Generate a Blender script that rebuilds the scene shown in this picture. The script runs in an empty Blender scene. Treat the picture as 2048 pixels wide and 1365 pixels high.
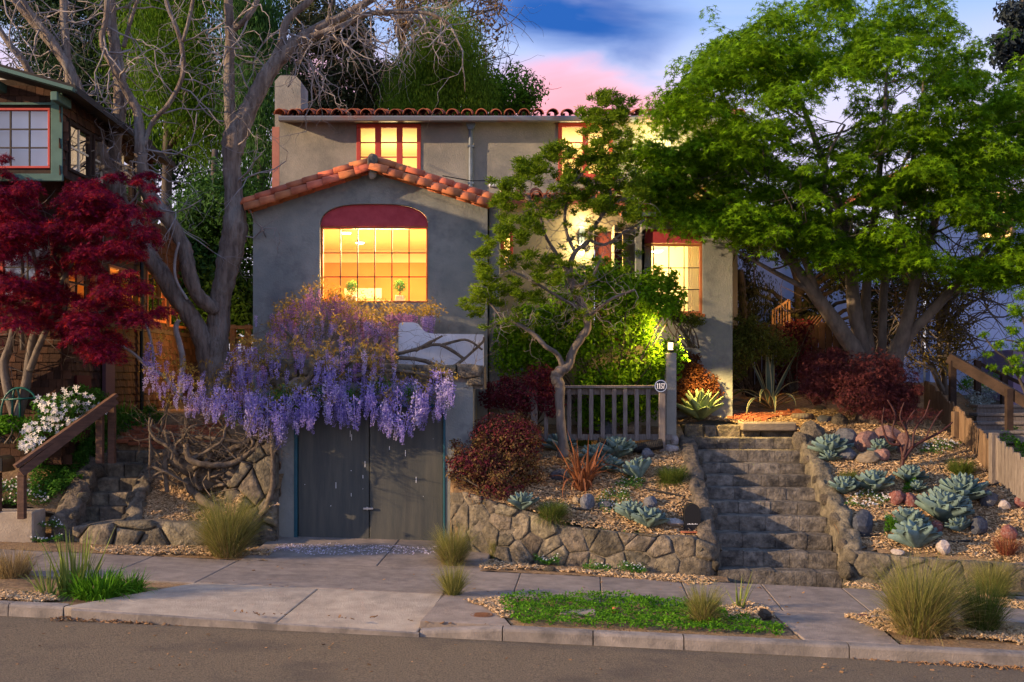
import bpy, math, random
import numpy as np
from mathutils import Vector, Matrix, noise
from mathutils.geometry import tessellate_polygon
R = random.Random(11); rng = np.random.default_rng(11)
sc = bpy.context.scene; COL = sc.collection
pi = math.pi
# ---------------------------------------------------------------- camera, sky, sun, exposure
F, HZ, CX, CZ = 2260.0, 764.0, 1024.0, 2.45      # focal length and horizon in photo pixels, eye height
cd = bpy.data.cameras.new('camera'); cam = bpy.data.objects.new('camera', cd); COL.objects.link(cam)
cam.location = (0, 0, CZ); cam.rotation_euler = (pi/2, 0, 0)
cd.sensor_width = 36; cd.lens = F/2048*36; cd.shift_y = (HZ-682.5)/2048; cd.clip_start = .1; cd.clip_end = 2000
sc.camera = cam
SUN_AZ, SUN_EL = math.radians(19), math.radians(15.5)    # the low sun comes from the left, a little from the street side
sd = Vector((math.cos(SUN_AZ)*math.cos(SUN_EL), math.sin(SUN_AZ)*math.cos(SUN_EL), -math.sin(SUN_EL)))
sl = bpy.data.lights.new('sun', 'SUN'); so = bpy.data.objects.new('sun', sl); COL.objects.link(so)
so.rotation_euler = sd.to_track_quat('-Z', 'Y').to_euler()
sl.energy = 3.2; sl.angle = math.radians(.6); sl.color = (1, .68, .38)
wd = bpy.data.worlds.new('World'); sc.world = wd; wd.use_nodes = True
nt = wd.node_tree; N = nt.nodes; L = nt.links
for n in list(N): N.remove(n)
def wn(t, **k):
    n = N.new(t)
    for a, b in k.items(): setattr(n, a, b)
    return n
wout = wn('ShaderNodeOutputWorld'); bg = wn('ShaderNodeBackground'); L.new(bg.outputs[0], wout.inputs[0])
sky = wn('ShaderNodeTexSky', sky_type='NISHITA', sun_disc=False, sun_elevation=SUN_EL, sun_rotation=math.atan2(-sd.x, -sd.y), air_density=1.0, dust_density=.6, ozone_density=2.0)
tc = wn('ShaderNodeTexCoord'); mp = wn('ShaderNodeMapping'); L.new(tc.outputs['Generated'], mp.inputs[0])
mp.inputs['Scale'].default_value = (2.2, 2.2, 7.0); mp.inputs['Location'].default_value = (.62, .3, .35)
n1 = wn('ShaderNodeTexNoise'); n1.inputs['Scale'].default_value = 1.25; n1.inputs['Detail'].default_value = 3.5; n1.inputs['Roughness'].default_value = .5; n1.inputs['Distortion'].default_value = .5
L.new(mp.outputs[0], n1.inputs[0])
sx = wn('ShaderNodeSeparateXYZ'); L.new(tc.outputs['Generated'], sx.inputs[0])
def wramp(src, pts):
    r = wn('ShaderNodeValToRGB'); e = r.color_ramp.elements
    while len(e) < len(pts): e.new(.5)
    for q, (p, c) in zip(e, pts): q.position = p; q.color = (*c, 1)
    L.new(src, r.inputs[0]); return r
def wmix(fac, a, b, mode='MIX'):
    m = wn('ShaderNodeMix', data_type='RGBA', blend_type=mode)
    if isinstance(fac, float): m.inputs[0].default_value = fac
    else: L.new(fac, m.inputs[0])
    for s, i in ((a, 6), (b, 7)):
        if isinstance(s, tuple): m.inputs[i].default_value = (*s, 1)
        else: L.new(s, m.inputs[i])
    return m.outputs[2]
# dusk sky: pale lavender low down, blue above, the same all the way round; a few clouds of deep blue and pink drift at several bearings
veil = wramp(sx.outputs[2], [(0, (3.0, 2.6, 3.2)), (.215, (3.3, 2.8, 3.6)), (.255, (2.9, 2.9, 4.0)), (.30, (1.5, 2.1, 3.8)), (.5, (1.2, 1.9, 3.9)), (1, (1.0, 1.7, 3.6))])
base = wmix(.82, sky.outputs[0], veil.outputs[0])
wv = wn('ShaderNodeVectorMath', operation='SCALE'); wv.inputs['Scale'].default_value = .075
wsub = wn('ShaderNodeVectorMath', operation='SUBTRACT'); wsub.inputs[1].default_value = (.5, .5, .5)
n1.inputs['Scale'].default_value = 3.2; n1.inputs['Detail'].default_value = 5
L.new(n1.outputs['Color'], wsub.inputs[0]); L.new(wsub.outputs[0], wv.inputs[0])
wadd = wn('ShaderNodeVectorMath', operation='ADD'); L.new(tc.outputs['Generated'], wadd.inputs[0]); L.new(wv.outputs[0], wadd.inputs[1])
def cloudlet(under, az, el, w, h, roll, col, amt):
    """a soft oval cloud at a bearing (degrees from the street normal) and elevation"""
    az, el = math.radians(az), math.radians(el)
    m = wn('ShaderNodeMapping', vector_type='TEXTURE'); L.new(wadd.outputs[0], m.inputs[0])
    m.inputs['Location'].default_value = (math.sin(az)*math.cos(el), math.cos(az)*math.cos(el), math.sin(el)); m.inputs['Rotation'].default_value = (0, math.radians(roll), -az); m.inputs['Scale'].default_value = (w, .5, h)
    ln = wn('ShaderNodeVectorMath', operation='LENGTH'); L.new(m.outputs[0], ln.inputs[0])
    r = wramp(ln.outputs['Value'], [(.25, (amt,)*3), (1.0, (0, 0, 0))]); r.color_ramp.interpolation = 'EASE'
    return wmix(r.outputs[0], under, col)
DEEP, PINK, PALE = (.10, .50, 1.9), (4.8, 1.7, 2.0), (2.6, 2.7, 3.6)
c_ = base
for az, el, w, h, roll, col, amt in ((4.4, 13.4, .13, .040, 5, PINK, .95), (3.2, 18.0, .125, .052, 12, DEEP, 1.0), (-2.5, 16.2, .06, .02, 6, PALE, .4), (10, 19.8, .16, .016, -4, PALE, .6), (-9, 15, .10, .04, 6, PINK, .5), (-14, 21, .14, .03, -6, DEEP, .5), (22, 23, .18, .03, 8, DEEP, .5),
        (40, 15, .3, .06, 4, PINK, .6), (70, 26, .4, .08, -6, DEEP, .6), (120, 17, .4, .07, 5, PINK, .7), (165, 30, .4, .09, 5, DEEP, .5), (-150, 20, .4, .07, -4, PINK, .6), (-60, 24, .35, .08, 6, DEEP, .5), (-35, 14, .25, .05, -3, PINK, .6)):
    c_ = cloudlet(c_, az, el, w, h, roll, col, amt)
n2 = wn('ShaderNodeTexNoise'); n2.inputs['Scale'].default_value = 2.4; n2.inputs['Detail'].default_value = 4; n2.inputs['Distortion'].default_value = .6
L.new(mp.outputs[0], n2.inputs[0])
wisp = wramp(n2.outputs[0], [(.50, (0, 0, 0)), (.75, (.25, .25, .25))])
L.new(wmix(wisp.outputs[0], c_, (3.3, 3.2, 3.9)), bg.inputs[0])
bg.inputs[1].default_value = .118
vs = sc.view_settings; vs.view_transform = 'Standard'; vs.look = 'None'; vs.gamma = 1; vs.use_curve_mapping = False; vs.exposure = 1.27
cy = sc.cycles
cy.max_bounces = 6; cy.diffuse_bounces = 3; cy.glossy_bounces = 3; cy.transmission_bounces = 4; cy.transparent_max_bounces = 8
cy.sample_clamp_indirect = 6; cy.caustics_reflective = False; cy.caustics_refractive = False; cy.use_denoising = True

# ---------------------------------------------------------------- helpers
def P(px, py, D): return Vector(((px-CX)/F*D, D, CZ-(py-HZ)/F*D))
def X_(px, D): return (px-CX)/F*D
def Z_(py, D): return CZ-(py-HZ)/F*D
def tag(o, label=None, cat=None, group=None, kind=None):
    if label: o['label'] = label
    if cat: o['category'] = cat
    if group: o['group'] = group
    if kind: o['kind'] = kind
    return o
def thing(name, label, cat, loc=(0, 0, 0), group=None, rz=0):
    o = bpy.data.objects.new(name, None); COL.objects.link(o); o.location = loc; o.rotation_euler = (0, 0, rz)
    o.empty_display_size = .1
    return tag(o, label, cat, group)
def link(me, name, parent=None, M=None):
    o = bpy.data.objects.new(name, me); COL.objects.link(o)
    if parent is not None:
        o.parent = parent
        if M is None:   # geometry given in world space: undo the parents' placement
            W = Matrix.Identity(4); q = parent
            while q is not None: W = q.matrix_basis @ W; q = q.parent
            o.matrix_basis = W.inverted()
    if M is not None: o.matrix_basis = M
    return o
def npmesh(name, V, Fs, mats, smooth=False, midx=None):
    """V (N,3); Fs: list of (M,k) int arrays"""
    me = bpy.data.meshes.new(name); V = np.asarray(V, dtype=np.float32)
    me.vertices.add(len(V)); me.vertices.foreach_set('co', V.ravel())
    Fs = [np.asarray(f, dtype=np.int32) for f in Fs if len(f)]
    nl = sum(f.size for f in Fs); npoly = sum(len(f) for f in Fs)
    me.loops.add(nl); me.polygons.add(npoly)
    me.loops.foreach_set('vertex_index', np.concatenate([f.ravel() for f in Fs]))
    tot = np.concatenate([np.full(len(f), f.shape[1], np.int32) for f in Fs])
    st = np.concatenate([[0], np.cumsum(tot)[:-1]]).astype(np.int32)
    me.polygons.foreach_set('loop_start', st)
    if midx is not None: me.polygons.foreach_set('material_index', np.asarray(midx, np.int32))
    me.polygons.foreach_set('use_smooth', np.full(npoly, smooth))
    me.update(calc_edges=True)
    for m in (mats if isinstance(mats, (list, tuple)) else [mats]): me.materials.append(m)
    return me
class G:
    def __init__(s): s.v = []; s.f = []; s.m = []; s.mi = 0
    def add(s, vs, fs):
        o = len(s.v); s.v += [tuple(v) for v in vs]; s.f += [tuple(i+o for i in f) for f in fs]; s.m += [s.mi]*len(fs)
    def box(s, a, b):
        (x0, y0, z0), (x1, y1, z1) = a, b
        s.add([(x0,y0,z0),(x1,y0,z0),(x1,y1,z0),(x0,y1,z0),(x0,y0,z1),(x1,y0,z1),(x1,y1,z1),(x0,y1,z1)],
              [(0,3,2,1),(4,5,6,7),(0,1,5,4),(1,2,6,5),(2,3,7,6),(3,0,4,7)])
    def bbox(s, a, b, r=.01):      # box with chamfered edges
        (x0,y0,z0),(x1,y1,z1) = a, b; r = min(r, (x1-x0)*.3, (y1-y0)*.3, (z1-z0)*.3)
        vs = []; idx = {}
        for i in (0,1):
            for j in (0,1):
                for k in (0,1):
                    x, y, z = (x0,x1)[i], (y0,y1)[j], (z0,z1)[k]; dx, dy, dz = (r,-r)[i], (r,-r)[j], (r,-r)[k]
                    idx[i,j,k] = len(vs); vs += [(x, y+dy, z+dz), (x+dx, y, z+dz), (x+dx, y+dy, z)]
        q = lambda i,j,k,a: idx[i,j,k]+a
        fs = [(q(0,0,0,0),q(0,0,1,0),q(0,1,1,0),q(0,1,0,0)),(q(1,0,0,0),q(1,1,0,0),q(1,1,1,0),q(1,0,1,0)),
              (q(0,0,0,1),q(1,0,0,1),q(1,0,1,1),q(0,0,1,1)),(q(0,1,0,1),q(0,1,1,1),q(1,1,1,1),q(1,1,0,1)),
              (q(0,0,0,2),q(0,1,0,2),q(1,1,0,2),q(1,0,0,2)),(q(0,0,1,2),q(1,0,1,2),q(1,1,1,2),q(0,1,1,2))]
        for j in (0,1):
            for k in (0,1): fs.append((q(0,j,k,1),q(1,j,k,1),q(1,j,k,2),q(0,j,k,2)))
        for i in (0,1):
            for k in (0,1): fs.append((q(i,0,k,0),q(i,1,k,0),q(i,1,k,2),q(i,0,k,2)))
            for j in (0,1): fs.append((q(i,j,0,0),q(i,j,1,0),q(i,j,1,1),q(i,j,0,1)))
        for i in (0,1):
            for j in (0,1):
                for k in (0,1): fs.append((q(i,j,k,0),q(i,j,k,1),q(i,j,k,2)))
        s.add(vs, fs)
    def hexa(s, c):                 # 8 corners: bottom 4 ccw, top 4 ccw
        s.add(c, [(0,3,2,1),(4,5,6,7),(0,1,5,4),(1,2,6,5),(2,3,7,6),(3,0,4,7)])
    def beam(s, p, q, w, h, up=(0,0,1)):
        p, q = Vector(p), Vector(q); d = (q-p).normalized(); x = d.cross(Vector(up))
        x = x.normalized() if x.length > 1e-4 else Vector((1,0,0)); u = x.cross(d)
        o = [(-w/2,-h/2),(w/2,-h/2),(w/2,h/2),(-w/2,h/2)]
        s.add([p+x*a+u*b for a,b in o]+[q+x*a+u*b for a,b in o], [(0,1,2,3),(7,6,5,4),(0,4,5,1),(1,5,6,2),(2,6,7,3),(3,7,4,0)])
    def tube(s, pts, rad, n=8, lump=0.0, seed=0):
        pts = [Vector(p) for p in pts]
        if not hasattr(rad, '__len__'): rad = [rad]*len(pts)
        vs = []; prev = None
        for i, p in enumerate(pts):
            d = (pts[min(i+1, len(pts)-1)]-pts[max(i-1, 0)])
            d = d.normalized() if d.length > 1e-6 else Vector((0,0,1))
            if prev is None:
                a = d.cross(Vector((0,1,0))); a = a if a.length > .2 else d.cross(Vector((1,0,0)))
            else: a = prev - d*prev.dot(d)
            a.normalize(); prev = a; b = d.cross(a)
            for k in range(n):
                t = 2*pi*k/n; dirn = a*math.cos(t)+b*math.sin(t); r = rad[i]
                if lump: r *= 1+lump*noise.noise((p+dirn*rad[i])*(.9/max(rad[i],.02))+Vector((seed,0,0)))
                vs.append(p+dirn*r)
        fs = []
        for i in range(len(pts)-1):
            for k in range(n):
                k2 = (k+1)%n; fs.append((i*n+k, i*n+k2, (i+1)*n+k2, (i+1)*n+k))
        fs.append(tuple(range(n))[::-1]); fs.append(tuple((len(pts)-1)*n+k for k in range(n)))
        s.add(vs, fs)
    def prism(s, poly, y0, y1, holes=(), plane='xz'):    # polygon in x,z extruded along y
        loops = [list(poly)]+[list(h) for h in holes]
        put = (lambda a,b,y: (a,y,b)) if plane == 'xz' else (lambda a,b,y: (a,b,y)) if plane == 'xy' else (lambda a,b,y: (y,a,b))
        flat = [p for l in loops for p in l]; n = len(flat)
        tris = tessellate_polygon([[Vector((a,b,0)) for a,b in l] for l in loops])
        vs = [put(a,b,y0) for a,b in flat]+[put(a,b,y1) for a,b in flat]
        fs = [tuple(t) for t in tris]+[tuple(i+n for i in t[::-1]) for t in tris]; o = 0
        for l in loops:
            m = len(l)
            for i in range(m):
                j = (i+1)%m; fs.append((o+i, o+j, o+j+n, o+i+n))
            o += m
        s.add(vs, fs)
    def lathe(s, prof, c, n=16):
        vs = []; fs = []; c = Vector(c)
        for r, z in prof:
            for k in range(n): vs.append(c+Vector((r*math.cos(2*pi*k/n), r*math.sin(2*pi*k/n), z)))
        for i in range(len(prof)-1):
            for k in range(n): fs.append((i*n+k, i*n+(k+1)%n, (i+1)*n+(k+1)%n, (i+1)*n+k))
        fs.append(tuple(range(n))[::-1]); fs.append(tuple((len(prof)-1)*n+k for k in range(n)))
        s.add(vs, fs)
    def mesh(s, name, mats, smooth=False):
        me = bpy.data.meshes.new(name); me.from_pydata(s.v, [], s.f)
        for m in (mats if isinstance(mats, (list, tuple)) else [mats]): me.materials.append(m)
        me.polygons.foreach_set('material_index', s.m); me.polygons.foreach_set('use_smooth', [smooth]*len(s.f))
        # consistent outward normals
        import bmesh
        bm = bmesh.new(); bm.from_mesh(me); bmesh.ops.recalc_face_normals(bm, faces=bm.faces); bm.to_mesh(me); bm.free()
        return me
    def obj(s, name, mats, parent=None, smooth=False, kind=None):
        o = link(s.mesh(name, mats, smooth), name, parent)
        if kind: o['kind'] = kind
        return o
def smoothpath(pts, sub=6):
    """Catmull-Rom through tuples of any length"""
    A = np.array(pts, float); out = []
    for i in range(len(A)-1):
        p0, p1, p2, p3 = A[max(i-1,0)], A[i], A[i+1], A[min(i+2,len(A)-1)]
        for k in range(sub):
            t = k/sub
            out.append(.5*((2*p1)+(-p0+p2)*t+(2*p0-5*p1+4*p2-p3)*t*t+(-p0+3*p1-3*p2+p3)*t**3))
    out.append(A[-1]); return np.array(out)
def pxpath(pts, sub=6):            # (px,py,D,rpx) -> positions, radii
    A = smoothpath(pts, sub); return [P(a[0], a[1], a[2]) for a in A], [max(a[3], .3)*a[2]/F for a in A]

# ---------------------------------------------------------------- materials
def mat(name, c1, c2=None, scale=4.0, detail=5, rough=.85, bump=0.0, bscale=None, c3=None, c3scale=None, c3amt=.5, vary=0.0, island=False, trans=0.0, metal=0.0, spec=.3, stretch=None, hue=0.0, lo=.35, hi=.65, glossy=None):
    m = bpy.data.materials.new(name); m.use_nodes = True; T = m.node_tree; nn = T.nodes; ll = T.links
    b = nn['Principled BSDF']; b.inputs['Roughness'].default_value = rough; b.inputs['Metallic'].default_value = metal; b.inputs['Specular IOR Level'].default_value = spec
    co = nn.new('ShaderNodeTexCoord').outputs['Object']
    if stretch:
        q = nn.new('ShaderNodeMapping'); q.inputs['Scale'].default_value = stretch; ll.new(co, q.inputs[0]); co = q.outputs[0]
    def noi(s, d=5, r=.6):
        t = nn.new('ShaderNodeTexNoise'); t.inputs['Scale'].default_value = s; t.inputs['Detail'].default_value = d; t.inputs['Roughness'].default_value = r; ll.new(co, t.inputs[0]); return t.outputs[0]
    def mix(fac, a, bb, mode='MIX'):
        x = nn.new('ShaderNodeMix'); x.data_type = 'RGBA'; x.blend_type = mode
        if isinstance(fac, float): x.inputs[0].default_value = fac
        else: ll.new(fac, x.inputs[0])
        for s, i in ((a,6),(bb,7)):
            if isinstance(s, tuple): x.inputs[i].default_value = (*s,1)
            else: ll.new(s, x.inputs[i])
        return x.outputs[2]
    def mr(src, a, bb, c=0., d=1.):
        x = nn.new('ShaderNodeMapRange'); ll.new(src, x.inputs[0])
        for i, v in enumerate((a,bb,c,d)): x.inputs[i+1].default_value = v
        return x.outputs[0]
    col = c1
    rnd = None
    if vary or hue or island:
        rnd = nn.new('ShaderNodeNewGeometry').outputs['Random Per Island'] if island else nn.new('ShaderNodeObjectInfo').outputs['Random']
    if c2 is not None:
        if island: col = mix(rnd, c1, c2)
        else: col = mix(mr(noi(scale, detail), lo, hi), c1, c2)
    if c3 is not None: col = mix(mr(noi(c3scale or scale*.3, 4, .7), .5, .66, 0., c3amt), col, c3)
    if vary or hue:
        h = nn.new('ShaderNodeHueSaturation')
        if isinstance(col, tuple): h.inputs['Color'].default_value = (*col,1)
        else: ll.new(col, h.inputs['Color'])
        w = nn.new('ShaderNodeMath'); w.operation = 'FRACT'; w2 = nn.new('ShaderNodeMath'); w2.operation = 'MULTIPLY'; w2.inputs[1].default_value = 7.31; ll.new(rnd, w2.inputs[0]); ll.new(w2.outputs[0], w.inputs[0])
        ll.new(mr(w.outputs[0], 0, 1, 1-vary, 1+vary), h.inputs['Value'])
        if hue: ll.new(mr(rnd, 0, 1, .5-hue, .5+hue), h.inputs['Hue'])
        col = h.outputs[0]
    if isinstance(col, tuple): b.inputs['Base Color'].default_value = (*col,1)
    else: ll.new(col, b.inputs['Base Color'])
    if bump:
        bp = nn.new('ShaderNodeBump'); bp.inputs['Strength'].default_value = min(1., bump); bp.inputs['Distance'].default_value = .02*max(1., bump)
        ll.new(noi(bscale or scale*4, 8, .65), bp.inputs['Height']); ll.new(bp.outputs[0], b.inputs['Normal'])
    if trans:
        tr = nn.new('ShaderNodeBsdfTranslucent'); ms = nn.new('ShaderNodeMixShader'); ms.inputs[0].default_value = trans
        if isinstance(col, tuple): tr.inputs[0].default_value = (*col,1)
        else: ll.new(col, tr.inputs[0])
        out = nn['Material Output']; ll.new(b.outputs[0], ms.inputs[1]); ll.new(tr.outputs[0], ms.inputs[2]); ll.new(ms.outputs[0], out.inputs[0])
    return m
def emat(name, col, s):
    m = bpy.data.materials.new(name); m.use_nodes = True; T = m.node_tree
    T.nodes.remove(T.nodes['Principled BSDF']); e = T.nodes.new('ShaderNodeEmission'); e.inputs[0].default_value = (*col,1); e.inputs[1].default_value = s
    T.links.new(e.outputs[0], T.nodes['Material Output'].inputs[0]); return m
def glassmat(name, refl=1.0, tint=(1,1,1)):
    m = bpy.data.materials.new(name); m.use_nodes = True; T = m.node_tree; nn = T.nodes
    nn.remove(nn['Principled BSDF']); t = nn.new('ShaderNodeBsdfTransparent'); t.inputs[0].default_value = (*tint,1)
    g = nn.new('ShaderNodeBsdfGlossy'); g.inputs['Roughness'].default_value = .03; f = nn.new('ShaderNodeFresnel'); f.inputs[0].default_value = 1.5
    mu = nn.new('ShaderNodeMath'); mu.operation = 'MULTIPLY'; mu.inputs[1].default_value = refl; x = nn.new('ShaderNodeMixShader')
    T.links.new(f.outputs[0], mu.inputs[0]); T.links.new(mu.outputs[0], x.inputs[0]); T.links.new(t.outputs[0], x.inputs[1]); T.links.new(g.outputs[0], x.inputs[2]); T.links.new(x.outputs[0], nn['Material Output'].inputs[0]); return m
STUCCO = mat('grey_green_stucco', (.23,.226,.20), (.335,.318,.275), 1.6, 7, .95, .6, 34, (.165,.17,.165), 1.5, .6)
STUCCO2 = mat('grey_shaded_stucco_mottled', (.19,.21,.20), (.30,.305,.27), 1.3, 7, .95, .6, 34, (.12,.128,.135), 1.5, .75)  # house paint in a darker tone; shade on gable and wing is in the colour
STUCCO3 = mat('tan_stucco', (.26,.225,.15), (.33,.29,.20), 1.4, 5, .95, .35, 45)
WHITE = mat('white_stucco', (.66,.67,.72), (.76,.76,.80), 2, 5, .9, .3, 40, (.5,.52,.56), 1.2, .4)
BLUEW = mat('pale_blue_stucco', (.46,.53,.76), (.56,.62,.82), 1.5, 6, .95, .6, 30, (.30,.32,.45), .8, .5)
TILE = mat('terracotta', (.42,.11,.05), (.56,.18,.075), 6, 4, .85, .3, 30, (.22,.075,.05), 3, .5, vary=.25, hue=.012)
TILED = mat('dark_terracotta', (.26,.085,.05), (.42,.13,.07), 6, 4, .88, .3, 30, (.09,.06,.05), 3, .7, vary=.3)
REDP = mat('red_paint', (.42,.055,.045), (.48,.075,.06), 5, 4, .6, .1, 40)
REDPANEL = mat('red_panel', (.36,.045,.06), (.44,.065,.08), 7, 5, .85, .2, 40)
ORANGEF = mat('orange_brown_frame', (.42,.15,.05), (.34,.11,.04), 8, 4, .6)
MUNTIN = mat('dark_steel', (.045,.032,.022), rough=.6)
GUTTER = mat('gutter_metal', (.16,.18,.22), (.22,.13,.12), 1.6, 4, .5, metal=.0, lo=.5, hi=.62)
PIPE = mat('blue_grey_metal', (.14,.19,.27), (.09,.12,.16), 4, 4, .5)
GLASS = glassmat('window_glass', .8)
GLASSR = glassmat('reflecting_glass', 5.0, (.9,.95,1))
DOORG = mat('grey_green_door', (.060,.066,.062), (.092,.092,.078), 4, 7, .7, .2, 30, (.048,.052,.052), 1.3, .7, stretch=(3,3,.3))
TEAL = mat('teal_trim', (.012,.07,.10), (.02,.10,.13), 5, 3, .5)
STONE = mat('rough_stone', (.10,.088,.068), (.255,.215,.155), 9, 9, .95, 3.2, 17, (.06,.055,.047), 4, .85, vary=.3, hue=.014)
MORTAR = mat('mortar', (.12,.105,.085), (.23,.20,.155), 10, 9, .95, 3.0, 18, (.07,.066,.06), 3, .6)
STEPST = mat('weathered_step_stone', (.095,.084,.072), (.25,.22,.18), 9, 9, .95, 2.0, 20, (.036,.034,.032), 3, .85, vary=.22)
CONC = mat('concrete_walk', (.205,.168,.138), (.30,.248,.205), 5, 9, .92, .6, 45, (.145,.122,.108), 1.6, .6, vary=.06)
CONCL = mat('light_concrete', (.315,.26,.20), (.43,.36,.275), 5, 9, .92, .6, 45, (.22,.185,.15), 1.5, .6, vary=.05)
CONCK = mat('kerb_concrete', (.20,.175,.15), (.32,.275,.235), 4, 8, .92, .6, 60, (.10,.09,.085), 2.5, .7, vary=.1)
ASPH = mat('asphalt', (.070,.054,.037), (.225,.176,.116), 55, 6, .92, 1.2, 60, (.06,.05,.044), .8, .55, lo=.3, hi=.7)
MULCH = mat('mulch_ground', (.18,.11,.055), (.36,.24,.125), 26, 6, .95, 1.0, 60, (.07,.045,.03), 1.4, .6)
SOIL = mat('soil', (.06,.045,.03), (.11,.085,.05), 10, 6, 1, .8, 40)
CHIP = mat('wood_chip', (.26,.165,.08), (.62,.44,.25), island=True, rough=.9, vary=.3)
BARK = mat('bark_grey', (.11,.085,.07), (.235,.185,.15), 14, 8, .95, 2.6, 22, (.34,.33,.30), 6, .45, stretch=(1,1,.22), lo=.38, hi=.62)
BARKL = mat('bark_smooth', (.095,.08,.068), (.185,.155,.13), 9, 6, .9, .6, 26, stretch=(1,1,.4))
BARKD = mat('bark_dark', (.05,.042,.036), (.10,.085,.07), 10, 6, .95, .8, 26, stretch=(1,1,.3))
TWIG = mat('twig_grey', (.20,.175,.165), (.31,.275,.26), 6, 4, .9)
VINE = mat('vine_wood', (.075,.058,.043), (.17,.135,.10), 12, 6, .95, .8, 35)
REDBARK = mat('red_bark', (.035,.011,.011), (.065,.022,.019), 9, 5, .6)
WOODG = mat('weathered_wood', (.14,.115,.10), (.235,.20,.175), 6, 6, .9, .5, 30, stretch=(6,6,.8), vary=.15)
WOODB = mat('brown_timber', (.065,.034,.024), (.125,.066,.044), 5, 6, .75, .4, 25, stretch=(1,1,5))
WOODD = mat('dark_timber', (.026,.016,.012), (.055,.034,.025), 5, 6, .85, .4, 25, vary=.25)
WOODF = mat('picket_timber', (.12,.075,.045), (.21,.14,.085), 6, 6, .9, .4, 30, stretch=(6,6,.8), vary=.25)
PURPLE3 = mat('wisteria_floret_pale', (.40,.33,.70), (.70,.65,.86), island=True, trans=.3, vary=.2, hue=.015, rough=.7)
WOODO = mat('fence_timber', (.22,.13,.07), (.33,.21,.12), 6, 6, .9, .4, 30, stretch=(6,6,.8), vary=.2)
SHINGLE = mat('brown_shingle', (.036,.017,.011), (.085,.04,.023), island=True, rough=.9, vary=.3, bump=.4, bscale=30)
GREENT = mat('green_trim', (.055,.12,.105), (.08,.16,.135), 4, 4, .7)
BRICK = mat('red_brick', (.30,.085,.04), (.42,.15,.07), 12, 5, .95, .5, 40, vary=.25)
BLACK = mat('black_metal', (.012,.012,.013), rough=.5)
BLACKR = mat('black_rubber', (.014,.014,.015), rough=.7)
WHITEP = mat('white_enamel', (.8,.8,.8), rough=.35)
CREAM = mat('cream_paint', (.78,.70,.50), rough=.9)
ORWALL = mat('orange_wall', (.62,.30,.08), (.66,.33,.09), 2, 3, .9)
IVORY = mat('ivory_wall', (.80,.68,.42), rough=.9)
STEELG = mat('steel_handle', (.55,.56,.60), rough=.3, metal=1)
def leaf(name, a, b, trans=.35, vary=.3, hue=.012, rough=.6): return mat(name, a, b, island=True, trans=trans, vary=vary, hue=hue, rough=rough, spec=.08)
LMAPLE = leaf('maple_leaf', (.045,.165,.003), (.22,.35,.008), .45, .45, .022)
LRED = leaf('red_maple_leaf', (.085,.004,.016), (.27,.012,.055), .35, .45, .03)
LPINE = leaf('tuft_needle', (.06,.135,.005), (.19,.27,.012), .4)
LBUSH = leaf('bush_leaf', (.06,.19,.005), (.20,.34,.01), .4)
LLORO = leaf('burgundy_leaf', (.075,.014,.022), (.17,.028,.045), .3)
LLORO2 = leaf('olive_burgundy_leaf', (.085,.018,.026), (.20,.13,.045), .3, .35)
LNAND = leaf('bronze_leaf', (.08,.03,.014), (.19,.065,.022), .3, .35)
LDWARF = leaf('dwarf_maple_leaf', (.065,.018,.022), (.15,.04,.04), .3, .35)
LSHRUB = leaf('olive_shrub_leaf', (.05,.075,.012), (.15,.17,.03))
LDARK = leaf('dark_evergreen_leaf', (.012,.035,.016), (.035,.07,.025), .25)
LMID = leaf('evergreen_leaf', (.04,.12,.006), (.13,.23,.012), .35)
LCYP = leaf('cypress_leaf', (.05,.12,.006), (.16,.23,.014), .35)
LIVY = leaf('creeper_leaf', (.018,.065,.014), (.055,.13,.025), .3)
LOAK = leaf('oak_leaf', (.03,.045,.02), (.085,.085,.03), .3)
LTAN = leaf('tan_leaf', (.13,.085,.045), (.26,.15,.075), .3)
LBLUE = leaf('far_conifer_leaf', (.022,.035,.045), (.05,.065,.07), .2)
LGOLD = leaf('gold_lit_wisteria_leaf', (.22,.165,.035), (.40,.29,.075), .55)  # golden glow from the lit window is put into the leaf colour
LGRN = leaf('ground_cover_leaf', (.035,.15,.006), (.13,.28,.014), .3)
LGRN2 = leaf('low_plant_leaf', (.035,.135,.016), (.11,.25,.03), .3)
LSTRAP = leaf('strap_leaf', (.04,.16,.008), (.13,.29,.018), .25)
LIRIS = leaf('sword_leaf', (.10,.16,.035), (.25,.28,.07), .25)
LFEATH = leaf('feather_grass_blade', (.12,.16,.03), (.34,.29,.10), .35)
LTUFT = leaf('tuft_grass_blade', (.055,.115,.016), (.15,.17,.035), .3)
LDRY = leaf('dry_grass_blade', (.20,.15,.07), (.40,.29,.13), .3)
LSILV = leaf('silver_leaf', (.20,.25,.23), (.36,.40,.38), .2)
LPHOR = leaf('flax_blade', (.17,.035,.03), (.38,.17,.075), .3)
AGAVE = mat('blue_agave_leaf', (.10,.165,.16), (.17,.25,.23), 5, 4, .7, .1, 30, vary=.28, hue=.012)
AGAVEG = mat('green_agave_leaf', (.16,.22,.09), (.22,.28,.12), 5, 4, .6, vary=.15)
AGAVEM = mat('variegated_leaf', (.07,.105,.07), (.11,.15,.10), 6, 3, .6)
AGAVEY = mat('cream_margin', (.42,.36,.16), (.50,.44,.22), 6, 3, .6)
PURPLE = mat('wisteria_floret', (.25,.17,.62), (.60,.53,.86), island=True, trans=.3, vary=.2, hue=.015, rough=.7)
PURPLE2 = mat('wisteria_floret_warm_lit', (.36,.16,.48), (.60,.38,.62), island=True, trans=.3, vary=.2, hue=.015, rough=.7)  # pinkish light on the upper clusters is mixed into this floret colour
PETW = mat('white_petal', (.74,.71,.68), (.82,.80,.76), island=True, trans=.2, rough=.7)
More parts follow.
